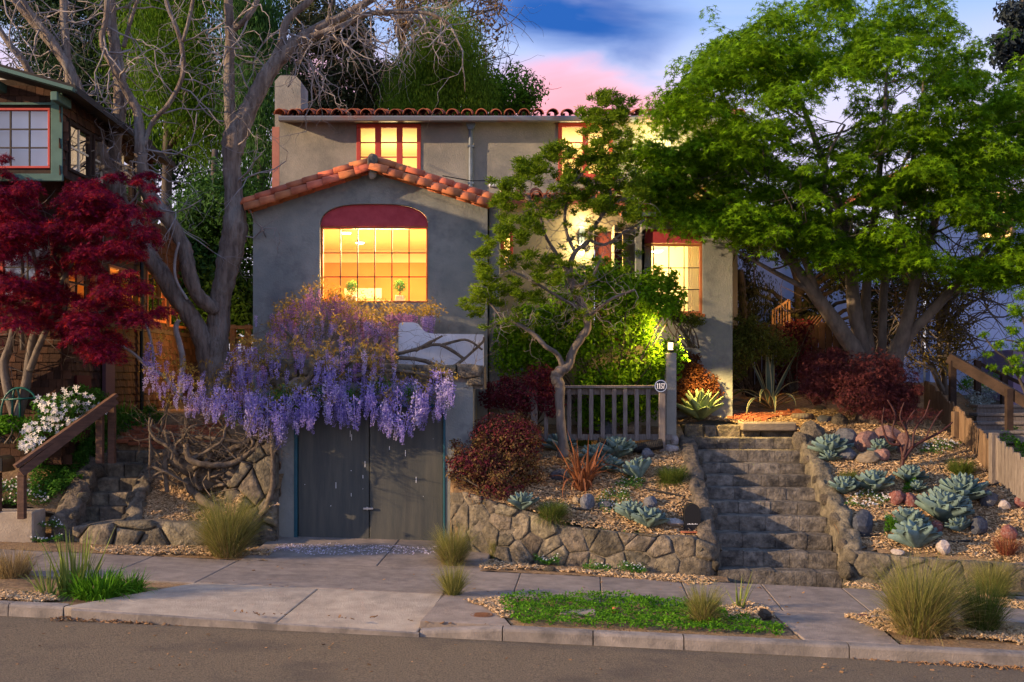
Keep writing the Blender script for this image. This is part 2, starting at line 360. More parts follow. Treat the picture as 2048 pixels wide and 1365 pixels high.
PETP = mat('fallen_petal', (.48,.40,.50), (.74,.67,.72), island=True, rough=.8)
LITTER = mat('leaf_litter', (.13,.065,.03), (.35,.20,.09), island=True, rough=.9, vary=.3)
# ---------------------------------------------------------------- street frame and garden heights
SA = math.radians(4); SC, SS = math.cos(SA), math.sin(SA)
def ST(s, t, z): return Vector((s*SC+t*SS, 11.6-s*SS+t*SC, z))
def st_of(x, y): dx, dy = x, y-11.6; return dx*SC-dy*SS, dx*SS+dy*SC
def zroad(s): return -.215-.034*s
def zwalk(s): return -.085-.034*s
def rbf(pts):
    A = np.array([P(*p) for p in pts]); n = len(A); xy = A[:, :2]; c = xy.mean(0)
    K = np.linalg.norm(xy[:,None]-xy[None], axis=2); Q = np.hstack([np.ones((n,1)), xy-c])
    M = np.block([[K+np.eye(n)*.02, Q],[Q.T, np.zeros((3,3))]]); w = np.linalg.solve(M, np.concatenate([A[:,2], np.zeros(3)]))
    def f(x, y): d = np.hypot(xy[:,0]-x, xy[:,1]-y); return float(d@w[:n]+w[n]+w[n+1]*(x-c[0])+w[n+2]*(y-c[1]))
    return f
UP = [(1400,845,18.95),(1580,845,18.95),(1540,828,20),(1420,800,20.5),(1700,800,20.2),(1850,790,20.5),(1600,780,22)]
ZM = rbf([(925,985,16.3),(1000,1010,16.05),(1080,1028,15.9),(1250,1065,15.6),(1420,1082,15.35),(980,880,18.2),(1060,890,18),(1200,893,17.9),(1340,893,17.9),(1400,960,16.7),(1375,900,17.9),(1150,960,17),(1100,860,18.6),(1250,850,18.9)])
ZR = rbf([(1690,1095,15.35),(1800,1112,15.2),(2048,1137,15.0),(1640,985,16.5),(1600,900,17.9),(1650,880,18),(1780,870,18.2),(1750,980,16.6),(1900,960,16.9),(2000,1000,16.2),(2040,1060,15.5),(1950,900,17.8),(1870,850,18.9)]+UP)
ZL = rbf([(150,1047,16.5),(300,1042,16.5),(430,1042,16.5),(500,950,16.8),(300,960,17.4),(400,930,17.6),(450,870,18.4),(330,890,18.4),(150,950,17.3),(60,930,17.3),(230,860,18.6),(100,850,18.8),(0,850,18.5),(30,1000,16.6),(400,800,20)])
FXM, FYM = zip(*[(X_(px,D),D) for px, D in ((902,16.5),(940,16.3),(1000,16.05),(1075,15.85),(1112,15.75),(1250,15.5),(1350,15.35),(1400,15.25),(1428,15.3))])
FXR, FYR = zip(*[(X_(px,D),D) for px, D in ((1690,15.28),(1712,15.18),(1800,15.08),(1900,15.0),(2048,14.9),(2250,14.8))])
def zgarden(x, y):
    s, t = st_of(x, y)
    if t < 3.45: return zwalk(s) if t > .15 else zroad(s)
    if (x < -3.35 and y < 16.25) or (-.95 < x < 2.76 and y < np.interp(x, FXM, FYM)-.02) or (x > 4.3 and y < np.interp(x, FXR, FYR)-.02): return zwalk(s)+.01
    if x < -3.35: return min(ZL(x, y), 1.9)-(.45 if inpoly(x, y, LSTAIR) else 0)
    if x < -.95: return zwalk(s)+.06*(t-3.4)
    if x < 2.8 and y < 18.9: return ZM(x, y)
    return ZR(x, y)
def hit(px, py, d0=9., d1=30., zf=zgarden):
    D = max(d0, 18.95) if px > 1350 and py < 850 else d0
    while D < d1:
        p = P(px, py, D)
        if p.z <= zf(p.x, p.y): return p
        D += .02
    return P(px, py, d1)
LSTAIR = [(X_(150,16.5),16.3),(X_(246,16.5),16.3),(X_(312,18.2),18.25),(X_(235,18.2),18.25)]
def flat(s, t): return ST(s, t, zwalk(s))
# ---------------------------------------------------------------- ground, road, kerb, pavement
g = G(); g.add([(-90,-60,-.40+3.06),(90,-60,-.40-3.06),(90,30,-.40-3.06),(-90,30,-.40+3.06)], [(0,1,2,3)])
tag(g.obj('ground', SOIL), kind='structure')
g = G(); nx = 60
for i in range(nx):
    s0, s1 = -30+i, -29+i
    g.add([ST(s0,-30,zroad(s0)),ST(s1,-30,zroad(s1)),ST(s1,.004,zroad(s1)),ST(s0,.004,zroad(s0))], [(0,1,2,3)])
tag(g.obj('road', ASPH), kind='structure')
pav = thing('pavement', None, None); pav['kind'] = 'structure'
bx = G(); bx.hexa([ST(-30,.02,zwalk(-30)-.3),ST(30,.02,zwalk(30)-.3),ST(30,3.6,zwalk(30)-.3),ST(-30,3.6,zwalk(-30)-.3),ST(-30,.02,zwalk(-30)-.16),ST(30,.02,zwalk(30)-.16),ST(30,3.6,zwalk(30)-.16),ST(-30,3.6,zwalk(-30)-.16)])
bx.obj('pavement_bed', SOIL, pav)
def slab(q, m, dz=0, name='slab', par=pav, th=.12, gap=.007, chamf=.012, lift=(0,0,0,0)):
    """q: four (s,t) corners ccw; a paving slab with a worn edge"""
    c = (sum(a for a,b in q)/4, sum(b for a,b in q)/4); o = []; i_ = []
    for k, (a, b) in enumerate(q):
        d = Vector((c[0]-a, c[1]-b)); d.normalize()
        a1, b1 = a+d.x*gap*1.4, b+d.y*gap*1.4; a2, b2 = a1+d.x*chamf*1.4, b1+d.y*chamf*1.4
        z = zwalk(a)+dz+lift[k]; o.append((ST(a1,b1,z-th), ST(a1,b1,z-.008))); i_.append(ST(a2,b2,z))
    gg = G(); gg.add([x[0] for x in o]+[x[1] for x in o]+i_, [(0,1,5,4),(1,2,6,5),(2,3,7,6),(3,0,4,7),(4,5,9,8),(5,6,10,9),(6,7,11,10),(7,4,8,11),(8,9,10,11)])
    return gg.obj(name, m, par)
def rect(s0, s1, t0, t1): return [(s0,t0),(s1,t0),(s1,t1),(s0,t1)]
for a, b in ((-9.5,-8.0),(-8.0,-6.5),(-6.5,-5.1),(-5.1,-3.92)): slab(rect(a,b,1.65,3.36), CONC)
for a, b in ((-.92,-.12),(-.12,.93),(.93,1.98),(1.98,3.02),(3.02,4.05),(4.05,5.1),(5.1,6.2),(6.2,7.3),(7.3,8.6)): slab(rect(a,b,1.65,3.36), CONC)
slab(rect(-3.92,-.92,1.65,3.36), CONC, dz=.004)                      # driveway crossing
slab(rect(-3.92,-2.05,3.36,5.45), CONC, lift=(0,0,.12,.12)); slab(rect(-2.05,-.62,3.36,5.45), CONC, lift=(0,0,.12,.12))
slab([(-4.75,.0),(-2.5,.0),(-2.42,1.65),(-3.92,1.65)], CONCL, lift=(0,-.085,0,0))     # apron
slab([(-2.5,.0),(-.98,.0),(-.92,1.65),(-2.42,1.65)], CONCL, lift=(-.085,-.085,0,0))
slab([(-.98,.16),(-.02,.16),(-.42,1.65),(-.92,1.65)], CONC, dz=.002)
slab([(2.98,.16),(3.95,.16),(3.95,1.65),(2.85,1.65)], CONC, dz=0)
kerb = thing('kerb', None, None); kerb['kind'] = 'structure'
def kblock(s0, s1, h0=0, h1=0):
    n = max(2, int((s1-s0)/.12)); gg = G(); rows = []
    for i in range(n+1):
        s = s0+.006+(s1-s0-.012)*i/n; f = i/n; h = h0+(h1-h0)*f; w = .006*noise.noise(Vector((s*3,1,0)))
        zt = zwalk(s)+h+.004*noise.noise(Vector((s*5,0,0))); zb = zroad(s)-.1
        rows.append([ST(s,-.012+w,zb),ST(s,.0+w,zt-.03),ST(s,.012+w,zt-.008),ST(s,.035,zt),ST(s,.155,zt),ST(s,.155,zb)])
    vs = [v for r in rows for v in r]; fs = []
    for i in range(n):
        for k in range(5): fs.append((i*6+k, (i+1)*6+k, (i+1)*6+k+1, i*6+k+1))
    fs += [(0,1,2,3,4,5), tuple(n*6+k for k in (5,4,3,2,1,0))]; gg.add(vs, fs); gg.obj('kerb_block', CONCK, kerb)
for a, b in ((-12,-9.4),(-9.4,-7.3),(-7.3,-5.35)): kblock(a, b)
kblock(-5.35, -4.75)
kblock(-.96, -.1, -.07, 0)
for a, b in ((-.1,.83),(.83,1.75),(1.75,3.4),(3.4,5.3),(5.3,7.4),(7.4,10)): kblock(a, b)
g = G(); g.hexa([ST(-4.65,-.04,zroad(-4.65)-.1),ST(-.96,-.04,zroad(-.96)-.1),ST(-.96,.0,zroad(-.96)-.1),ST(-4.65,.0,zroad(-4.65)-.1),ST(-4.65,-.03,zroad(-4.65)+.10),ST(-.96,-.03,zroad(-.96)+.035),ST(-.96,-.001,zroad(-.96)+.045),ST(-4.65,-.001,zroad(-4.65)+.115)])
g.obj('kerb_lip', CONCK, kerb)

def inpoly(x, y, poly):
    c = False; j = len(poly)-1
    for i in range(len(poly)):
        (xi, yi), (xj, yj) = poly[i], poly[j]
        if (yi > y) != (yj > y) and x < (xj-xi)*(y-yi)/(yj-yi)+xi: c = not c
        j = i
    return c
def bed(name, poly, zf, m, step=.07, rough=.022, amp2=.03):
    xs = [p[0] for p in poly]; ys = [p[1] for p in poly]; x0, y0 = min(xs), min(ys)
    nx, ny = int((max(xs)-x0)/step)+2, int((max(ys)-y0)/step)+2; V = []; idx = {}; Fq = []
    for i in range(nx):
        for j in range(ny):
            x, y = x0+i*step, y0+j*step
            z = zf(x, y)+rough*noise.noise(Vector((x*14,y*14,0)))+amp2*noise.noise(Vector((x*2.5,y*2.5,3)))
            idx[i,j] = len(V); V.append((x,y,z))
    for i in range(nx-1):
        for j in range(ny-1):
            if inpoly(x0+(i+.5)*step, y0+(j+.5)*step, poly): Fq.append((idx[i,j],idx[i+1,j],idx[i+1,j+1],idx[i,j+1]))
    o = link(npmesh(name, V, [Fq], m, True), name); o['kind'] = 'structure'; return o
def XY(px, D): return (X_(px, D), D)
PA = [XY(900,16.45),XY(1000,16.1),XY(1200,15.7),XY(1420,15.4),XY(1400,16.6),XY(1375,18.1),(2.85,19.4),(-.9,19.4),(-.9,16.6)]
PB = [XY(1690,15.35),XY(1800,15.2),(6.9,14.95),(8.2,15.5),(8.2,21.5),(2.0,22.2),(2.0,19.05),(4.5,18.95),XY(1615,18.1),XY(1650,16.6)]
PL = [(-9,16.55),(-3.4,16.55),(-3.35,18.65),(-4.6,22),(-9,24)]
bed('garden_bed_middle', PA, zgarden, MULCH); bed('garden_bed_right', PB, zgarden, MULCH); bed('garden_bed_left', PL, zgarden, MULCH)
def strip(name, q, m, dz=.012):
    V = []; Fq = []; (s0,s1,t0,t1) = q[:4]; e0, e1 = (q[4:] or (s0,s1)); a, b = int((s1-s0)/.06)+1, int((t1-t0)/.06)+1
    for i in range(a+1):
        for j in range(b+1):
            f = j/b; s, t = s0+(e0-s0)*f+(s1+(e1-s1)*f-s0-(e0-s0)*f)*i/a, t0+(t1-t0)*f; p = ST(s,t,zwalk(s)+dz+.02*noise.noise(Vector((s*9,t*9,0)))); V.append(p)
    for i in range(a):
        for j in range(b): Fq.append((i*(b+1)+j,(i+1)*(b+1)+j,(i+1)*(b+1)+j+1,i*(b+1)+j+1))
    o = link(npmesh(name, V, [Fq], m, True), name); o['kind'] = 'structure'
strip('mulch_strip', (.0,2.96,.16,1.65,-.40,2.84), MULCH, -.012); strip('mulch_strip', (3.97,9,.16,1.65), MULCH, -.012); strip('mulch_strip', (-10,-4.66,.16,1.65,-10,-3.92), MULCH, -.022)
strip('mulch_edge', (-.66,2.62,3.36,4.1), MULCH, .002); strip('mulch_edge', (4.42,9,3.36,3.9), MULCH, .002); strip('mulch_edge', (-9,-3.5,3.36,5.3), MULCH, .002)
# hillside behind the houses, out to the horizon
V = []; Fq = []; n = 40
for i in range(n+1):
    for j in range(n+1):
        x = -120+240*i/n; y = 19.4+ (j/n)**2*260
        V.append((x, y, 1.55+(min(y,26)-19.4)*.12+max(0,y-26)*.03+ .4*noise.noise(Vector((x*.05,y*.05,0)))*(y>28)))
for i in range(n):
    for j in range(n): Fq.append((i*(n+1)+j,(i+1)*(n+1)+j,(i+1)*(n+1)+j+1,i*(n+1)+j+1))
o = link(npmesh('hillside', V, [Fq], SOIL, True), 'hillside'); o['kind'] = 'structure'

# ---------------------------------------------------------------- stones
def rock_mesh(seed, sub=2, sq=(1,1,.7), amp=.28, m=STONE, name='rock'):
    import bmesh
    bm = bmesh.new(); bmesh.ops.create_icosphere(bm, subdivisions=sub, radius=1); rr = random.Random(seed)
    planes = [(Vector((rr.gauss(0,1),rr.gauss(0,1),rr.gauss(0,1))).normalized(), rr.uniform(.62,.9)) for _ in range(9)]
    for v in bm.verts:
        p = v.co.copy()
        for nrm, d in planes:
            k = p.dot(nrm)
            if k > d: p -= nrm*(k-d)*.85
        p *= 1+amp*.4*noise.noise(p*1.6+Vector((seed*3.1,0,0)))+amp*.22*noise.noise(p*4+Vector((0,seed,0)))
        v.co = Vector((p.x*sq[0],p.y*sq[1],p.z*sq[2]))
    me = bpy.data.meshes.new(name); bm.to_mesh(me); bm.free(); me.materials.append(m)
    me.polygons.foreach_set('use_smooth', [False]*len(me.polygons)); return me
def clip(poly, a, b, c):        # keep a*x+b*y<=c
    out = []
    for i in range(len(poly)):
        p, q = poly[i], poly[(i+1)%len(poly)]; dp, dq = a*p[0]+b*p[1]-c, a*q[0]+b*q[1]-c
        if dp <= 0: out.append(p)
        if (dp < 0) != (dq < 0) and dp != dq:
            t = dp/(dp-dq); out.append((p[0]+(q[0]-p[0])*t, p[1]+(q[1]-p[1])*t))
    return out
def stone_wall(parent, path, thick, size, seed, m=STONE, mm=MORTAR, bulge=.042, joint=.007, cap=None):
    """path: list of (x,y,zb,zt) along the visible face (left to right); stones of about SIZE metres set in mortar"""
    rr = random.Random(seed); U = [0.]; noi2 = lambda a,b,q: .6*noise.noise(Vector((a*11,b*11,q)))+.4*noise.noise(Vector((a*26,b*26,q+4)))
    for a, b in zip(path, path[1:]): U.append(U[-1]+math.hypot(b[0]-a[0], b[1]-a[1]))
    def at(u):
        i = 0
        while i < len(U)-2 and u > U[i+1]: i += 1
        f = (u-U[i])/max(1e-6,U[i+1]-U[i]); a, b = path[i], path[i+1]
        r = [a[k]+(b[k]-a[k])*f for k in range(4)]; d = Vector((b[0]-a[0], b[1]-a[1])).normalized()
        return r, Vector((d.y, -d.x))
    def mp(u, z, w):
        r, nrm = at(u); return Vector((r[0]+nrm.x*w, r[1]+nrm.y*w, z))
    g = G(); prev = None
    ns = max(len(path)*2, int(U[-1]/.2)); secs = []
    for i in range(ns+1):
        u = U[-1]*i/ns; r, nrm = at(u); lump = .02*noise.noise(Vector((u*4,seed,0)))
        zt = r[3]-.01+lump
        secs.append([mp(u,r[2]-.1,.018),mp(u,zt-.03,.018),mp(u,zt,-.02),mp(u,zt,-thick),mp(u,r[2]-.1,-thick)])
    vs = [v for q in secs for v in q]; fs = []
    for i in range(ns):
        for k in range(4): fs.append((i*5+k,(i+1)*5+k,(i+1)*5+k+1,i*5+k+1))
    fs += [(0,1,2,3,4), tuple(ns*5+k for k in (4,3,2,1,0))]; g.add(vs, fs); g.obj('mortar_core', mm, parent)
    pts = []; zmin = min(p[2] for p in path); zmax = max(p[3] for p in path); rows = max(1, round((zmax-zmin)/size)); cols = max(1, round(U[-1]/(size*1.25)))
    for j in range(-1, rows+1):
        for i in range(-1, cols+1):
            pts.append(((i+.5+(j%2)*.5+rr.uniform(-.45,.45))*U[-1]/cols, zmin+(j+.5+rr.uniform(-.42,.42))*(zmax-zmin)/rows))
    for k, p in enumerate(pts):
        if not (-.1 < p[0] < U[-1]+.1): continue
        r, _ = at(min(max(p[0],0),U[-1]))
        if p[1] > r[3]+.5*size or p[1] < r[2]-.5*size: continue
        poly = [(0,zmin-.05),(U[-1],zmin-.05),(U[-1],zmax+.1),(0,zmax+.1)]
        i0 = min(max(p[0]-size*.5,0),U[-1]); i1 = min(max(p[0]+size*.5,0),U[-1]); ra, rb = at(i0)[0], at(i1)[0]
        if i1 > i0+.01:
            sl = (rb[3]-ra[3])/(i1-i0); poly = clip(poly, -sl, 1, ra[3]-sl*i0)
        for q in pts:
            if q is p: continue
            a, b = q[0]-p[0], q[1]-p[1]
            if a*a+b*b > 9*size*size: continue
            poly = clip(poly, a, b, (q[0]**2-p[0]**2+q[1]**2-p[1]**2)/2)
            if len(poly) < 3: break
        if len(poly) < 3: continue
        cx = sum(a for a,b in poly)/len(poly); cz = sum(b for a,b in poly)/len(poly)
        if max(math.hypot(a-cx,b-cz) for a,b in poly) < size*.15: continue
        ring = []
        for i in range(len(poly)):
            a, b = poly[i], poly[(i+1)%len(poly)]; L_ = math.hypot(b[0]-a[0], b[1]-a[1])
            if L_ < .01: continue
            k2 = max(1, round(L_/.075))
            for s_ in range(k2):
                f = s_/k2; ring.append((a[0]+(b[0]-a[0])*f, a[1]+(b[1]-a[1])*f))
        if len(ring) < 4: continue
        rad = sum(math.hypot(a-cx,b-cz) for a,b in ring)/len(ring); vs = []; n = len(ring)
        ra = bulge*rr.uniform(.6,1.3); tl = (rr.uniform(-.25,.25), rr.uniform(-.25,.25))
        for fac, w in ((1-joint/rad, -.02),(1-joint/rad-.01, ra*.55),(.90, ra*.88),(.66, ra),(.34, ra*1.04)):
            for (a, b) in ring:
                da, db = (a-cx)*fac, (b-cz)*fac; jn = noise.noise(Vector((a*7,b*7,seed)))
                ww = w+(0 if w < 0 else (.022*jn+.020*noi2(a*fac+cx,b*fac+cz,seed)+tl[0]*da*.5+tl[1]*db*.5)*(w/ra))
                vs.append(mp(min(max(cx+da*(1+.02*jn),0),U[-1]), cz+db*(1+.03*jn), ww))
        vs.append(mp(cx, cz, ra+.012)); fs = []
        for q in range(4):
            for i in range(n): fs.append((q*n+i, q*n+(i+1)%n, (q+1)*n+(i+1)%n, (q+1)*n+i))
        for i in range(n): fs.append((4*n+i, 4*n+(i+1)%n, 5*n))
        gg = G(); gg.add(vs, fs); gg.obj('stone', m, parent, smooth=True)
def zz(px, y, D): return Z_(y, D)
w1 = thing('stone_planter_wall', 'low rubble stone wall holding the middle garden bed beside the garage', 'wall', (1,15.6,-.1))
W1 = []
for px, D, yt in ((902,16.5,985),(940,16.3,985),(1000,16.05,1008),(1075,15.85,1028),(1112,15.75,1050),(1250,15.5,1066),(1350,15.35,1072),(1400,15.25,1074),(1428,15.3,1090)):
    x = X_(px, D); s, t = st_of(x, D); W1.append((x, D, zwalk(s)-.02, Z_(yt, D)))
W1.append((X_(1438,15.6), 15.6, zwalk(2.7)-.02, Z_(1085,15.6)))
stone_wall(w1, W1, .28, .27, 5)
w2 = thing('stone_planter_wall', 'low rubble stone wall along the front of the right hand agave bed', 'wall', (5,15.2,-.2))
W2 = []
for px, D, yt in ((1683,15.55,1090),(1690,15.28,1092),(1712,15.18,1102),(1800,15.08,1112),(1900,15.0,1120),(2048,14.9,1128),(2250,14.8,1138)):
    x = X_(px, D); s, t = st_of(x, D); W2.append((x, D, zwalk(s)-.02, Z_(yt, D)))
stone_wall(w2, W2, .30, .30, 9)
w3 = thing('boulder_wall', 'row of big tan boulders edging the mulch left of the garage', 'wall', (-5,16.4,0))
W3 = [(X_(px,D), D, zwalk(-5)-.05, Z_(yt,D)) for px, D, yt in ((150,16.35,1052),(215,16.3,1042),(300,16.28,1040),(400,16.26,1046),(480,16.25,1050))]
stone_wall(w3, W3, .4, .52, 21, bulge=.13, joint=.02)
w4 = thing('stone_pier', 'tall pier of piled boulders with a vine against the left side of the garage', 'pier', (-3.6,16.5,0))
W4 = [(X_(px,D), D, zwalk(-4)-.05, Z_(yt,D)) for px, D, yt in ((455,16.9,1010),(470,16.72,955),(495,16.66,905),(540,16.62,880),(557,16.64,880))]
stone_wall(w4, W4, .5, .34, 33, bulge=.13, joint=.02)
w5 = thing('stone_parapet', 'row of rough stones along the top of the garage behind the wisteria', 'parapet', (-2,17,2.4))
stone_wall(w5, [(X_(px,17), 17-.02*k, 2.44, Z_(yt,17)) for k, (px, yt) in enumerate(((520,716),(600,718),(700,722),(800,728),(900,730),(935,726),(968,732)))], .35, .28, 41, bulge=.11)

# ---------------------------------------------------------------- right hand stairs
st = thing('stone_stairs', 'wide flight of weathered stone block steps up to the lit garden', 'stairs', (3.4,15.2,-.2))
NS = 10; yn = [1139,1101,1066,1031,1003,975,950,927,901,876]        # photo heights of the nosings
rr = random.Random(3)
for i in range(NS):
    f = i/(NS-1); D0 = 15.25+2.95*f; D1 = 15.25+2.95*(i+1)/(NS-1)
    xl, xr = X_(1436-46*f, D0), X_(1684-92*f, D0)
    zt = Z_(yn[i], D0); zb = Z_(yn[i-1], 15.25+2.95*(i-1)/(NS-1)) if i else zwalk(3)-.1
    tilt = -.05*(1-f)
    g = G(); g.add([(xl,D0+.035,zb-.2),(xr,D0+.035,zb-.2+tilt),(xr,D1+.1,zb-.2+tilt),(xl,D1+.1,zb-.2),(xl,D0+.035,zt-.045),(xr,D0+.035,zt-.045+tilt),(xr,D1+.1,zt-.03+tilt),(xl,D1+.1,zt-.03)],
                   [(4,5,6,7),(0,1,5,4),(1,2,6,5),(3,0,4,7)])
    o_step = g.obj('step', STEPST, st)
    n = rr.choice((4,4,5)); cuts = sorted([0,1]+[(k+rr.uniform(-.22,.22))/n for k in range(1,n)])
    for a, b in zip(cuts, cuts[1:]):
        x0, x1 = xl+(xr-xl)*a+.003, xl+(xr-xl)*b-.003; t0 = tilt*(a+b)/2
        yo = rr.uniform(-.007,.006); zo = rr.uniform(-.004,.004); g = G(); nn_ = 5; rows = []
        for k in range(nn_+1):
            x = x0+(x1-x0)*k/nn_; e = .004 if k in (0,nn_) else 0
            jn = lambda q: .009*noise.noise(Vector((x*6,i*3+q,2.7)))
            rows.append([(x,D0+.03+yo,zb-.06+t0),(x,D0+yo+e+jn(0),zb+.01+t0),(x,D0+yo-.006+e+jn(1),zt-.09+zo+t0),(x,D0+yo+.0+e+jn(2)*.5,zt-.012+zo+t0-e),(x,D0+yo+.012+jn(3)*.5,zt+zo+t0-e+jn(4)*.3),(x,D1-.004,zt+zo+t0-e+jn(5)*.3),(x,D1-.004,zb+.02+t0)])
        vs = [v for r in rows for v in r]; fs = []; m = 7
        for k in range(nn_):
            for q in range(m-1): fs.append((k*m+q,(k+1)*m+q,(k+1)*m+q+1,k*m+q+1))
        fs += [tuple(range(m)), tuple(nn_*m+q for q in range(m))[::-1]]; g.add(vs, fs); g.obj('block', STEPST, o_step, smooth=False)
def cheek(label, pts, w, seed):
    """a rough cement and rubble kerb running up beside the steps: pts (px of its inner edge, py of top, D)"""
    o = thing('stair_kerb', label, 'kerb wall', pts[0][:2]+(0,)); g = G(); A = smoothpath(pts, 14); vs = []; fs = []; m = 12
    for i, (x, y, z, zb) in enumerate(A):
        for k, (a, b) in enumerate(((0,0),(-.02,.3),(0,.55),(.02,.8),(.06,.93),(.18,1),(.4,1.01),(.62,1.02),(.84,1),(.96,.94),(1,.78),(1,0))):
            jn = noise.noise(Vector((x*4+k*1.7,y*5,seed))); j2 = noise.noise(Vector((x*11+k*2.7,y*13,seed+9)))
            zt = z+.05*jn+.035*j2
            vs.append((x+w*a+(.045*jn+.025*j2)*(0 if k in (0,11) else 1), y, zb+(zt-zb)*b))
    for i in range(len(A)-1):
        for k in range(m-1): fs.append((i*m+k,(i+1)*m+k,(i+1)*m+k+1,i*m+k+1))
    fs += [tuple(range(m))[::-1], tuple((len(A)-1)*m+k for k in range(m))]; g.add(vs, fs); g.obj('rubble_kerb', STONE, o, True)
    A2 = A[::5]
    for i, (x, y, z, zb) in enumerate(A2):
        side = -.0 if w < 0 else .0
        for q in range(2):
            me = rock_mesh(seed*50+i*2+q, 2, (1,1,1), .3, STONE, 'stone')
            s_ = random.Random(seed+i*7+q).uniform(.085,.15)
            M = Matrix.Translation((x+w*(.12+.75*q)-o.location.x, y+.07*q-o.location.y, zb+(z-zb)*(.45+.38*((i+q)%2))-o.location.z))@Matrix.Diagonal((s_*.75,s_*1.2,s_*.85,1))
            link(me, 'stone', o, M)
cheek('rough rubble kerb up the left side of the wide stone steps', [(X_(px,D),D,Z_(y,D),zb) for px,D,y,zb in ((1436,15.3,1082,-.3),(1426,15.9,1010,-.1),(1412,16.6,960,.2),(1402,17.3,915,.6),(1390,18.15,872,1.0))], -.27, 1)
cheek('rough rubble kerb up the right side of the wide stone steps', [(X_(px,D),D,Z_(y,D),zb) for px,D,y,zb in ((1686,15.25,1095,-.35),(1668,15.9,1030,-.1),(1640,16.6,970,.2),(1618,17.3,920,.6),(1592,18.15,868,1.0))], .27, 2)
rw = thing('landing_wall', 'low row of square stone blocks lit yellow above the top step', 'wall', (3.6,18.9,1.5))
for px0, px1, y0, m in ((1366,1404,849,STONE),(1406,1430,851,STONE),(1432,1478,850,STONE),(1480,1516,848,STONE),(1518,1588,846,STONE)):
    g = G(); g.bbox((X_(px0,18.8),18.62+R.uniform(0,.03),1.35),(X_(px1,18.8),19.1,Z_(y0,18.75)),.02); g.obj('block', m, rw)
g = G(); g.bbox((X_(1482,18.6),18.50,Z_(862,18.6)),(X_(1590,18.6),18.9,Z_(846,18.6)+.01),.02); o = g.obj('flat_stone', CONC, rw)
# rock pile of edging right of the steps
re = thing('rock_edging', 'line of mixed grey and pink rocks across the top of the agave bed', 'rock edging', (5,18.2,1.4))
ROCKG = mat('grey_rock', (.07,.075,.09), (.15,.155,.175), 6, 7, .85, .6, 20, vary=.25)
ROCKP = mat('pinkish_rock', (.17,.085,.075), (.30,.18,.16), 5, 7, .9, .7, 20, (.12,.10,.10), 3, .6, vary=.25)
ROCKT = mat('tan_rock', (.24,.185,.12), (.36,.29,.20), 5, 7, .9, .7, 20, vary=.2)
for k, (px, py, w, h, m) in enumerate(((1622,862,52,44,STONE),(1655,885,50,40,STONE),(1690,872,60,38,ROCKG),(1652,838,40,24,ROCKG),(1735,882,62,46,ROCKP),(1690,905,50,26,ROCKG),(1775,868,52,42,ROCKP),(1735,912,60,26,ROCKT),(1805,885,40,44,ROCKP),(1600,880,34,40,STONE),(1640,815,30,14,STONE),(1760,905,50,30,ROCKP))):
    p = hit(px, py+h*.4); D = p.y; s_ = D/F
    link(rock_mesh(100+k, 2, (1,.8,1), .3, m), 'rock', re, Matrix.Translation(p+Vector((0,0,h*.25*s_))-re.location)@Matrix.Rotation(k,4,'Z')@Matrix.Diagonal((w*.56*s_,w*.5*s_,h*.6*s_,1)))
# ---------------------------------------------------------------- the grey house
house = thing('stucco_house', 'grey green stucco house with red tile roofs and lit windows', 'house', (0,18.6,2))
def ring(a): return a
# main upper block at 21.5 m
DM = 21.5
def rectpoly(x0, x1, z0, z1): return [(x0,z0),(x1,z0),(x1,z1),(x0,z1)]
WU1 = (X_(713,DM), X_(842,DM), Z_(352,DM), Z_(248,DM)); WU3 = (X_(1338,DM), X_(1412,DM), Z_(440,DM), Z_(375,DM)); WU2 = (X_(1116,DM), X_(1226,DM), Z_(356,DM), Z_(246,DM))
g = G(); g.prism(rectpoly(X_(559,DM), X_(1480,DM), 5.25, 7.47), DM, DM+.22, [rectpoly(*WU1), rectpoly(*WU2), rectpoly(*WU3)]); g.obj('wall', STUCCO, house)
g = G(); g.box((X_(559,DM),DM,0),(X_(500,DM)+.66,DM+.22,5.248)); g.obj('wall', STUCCO, house)
g = G(); g.box((X_(559,DM),DM+.222,0),(X_(559,DM)+.22,29,7.47)); g.obj('side_wall', STUCCO, house); g = G(); g.box((X_(1480,DM)-.22,DM+.222,0),(X_(1480,DM),29,7.47)); g.obj('side_wall', STUCCO, house)
PINKST = mat('pink_stucco', (.36,.155,.12), (.42,.19,.15), 3, 5, .9, .3, 40)
ch = G(); cx0, cx1 = X_(549,21.7), X_(601,21.7); zt = Z_(162,21.7)
ch.prism([(cx0,0),(cx1,0),(cx1,zt),(cx1-.10,zt+.11),(cx0+.10,zt+.11),(cx0,zt)], 21.73, 22.5); cho = ch.obj('chimney', STUCCO, house)
c2 = G(); c2.box((X_(573,21.9)-.09,21.95,zt+.1),(X_(573,21.9)+.15,22.2,zt+.19)); c2.obj('flue', BLACK, cho)
g = G(); g.box((cx0-.004,21.50,0),(X_(559,DM)-.004,21.728,7.3)); g.obj('pink_return', PINKST, house)
def barrel(r0, r1, Ln, th=.016, n=8):    # half-round tile lying along +y, tail (wide end) at y=0
    g = G(); vs = []
    for (y, r) in ((0,r0),(Ln,r1)):
        for q in (r, r-th):
            for k in range(n+1):
                t = pi*k/n; vs.append((-q*math.cos(t), y, q*math.sin(t)))
    m = n+1; fs = []
    for k in range(n):
        fs += [(k,k+1,2*m+k+1,2*m+k),(m+k,3*m+k,3*m+k+1,m+k+1),(k,m+k,m+k+1,k+1),(2*m+k,2*m+k+1,3*m+k+1,3*m+k)]
    fs += [(0,2*m,3*m,m),(n,m+n,3*m+n,2*m+n)]; g.add(vs, fs); return g.mesh('roof_tile', TILE, True)
BAR = barrel(.112,.088,.50); BARD = barrel(.112,.088,.50); BARD.materials[0] = TILED
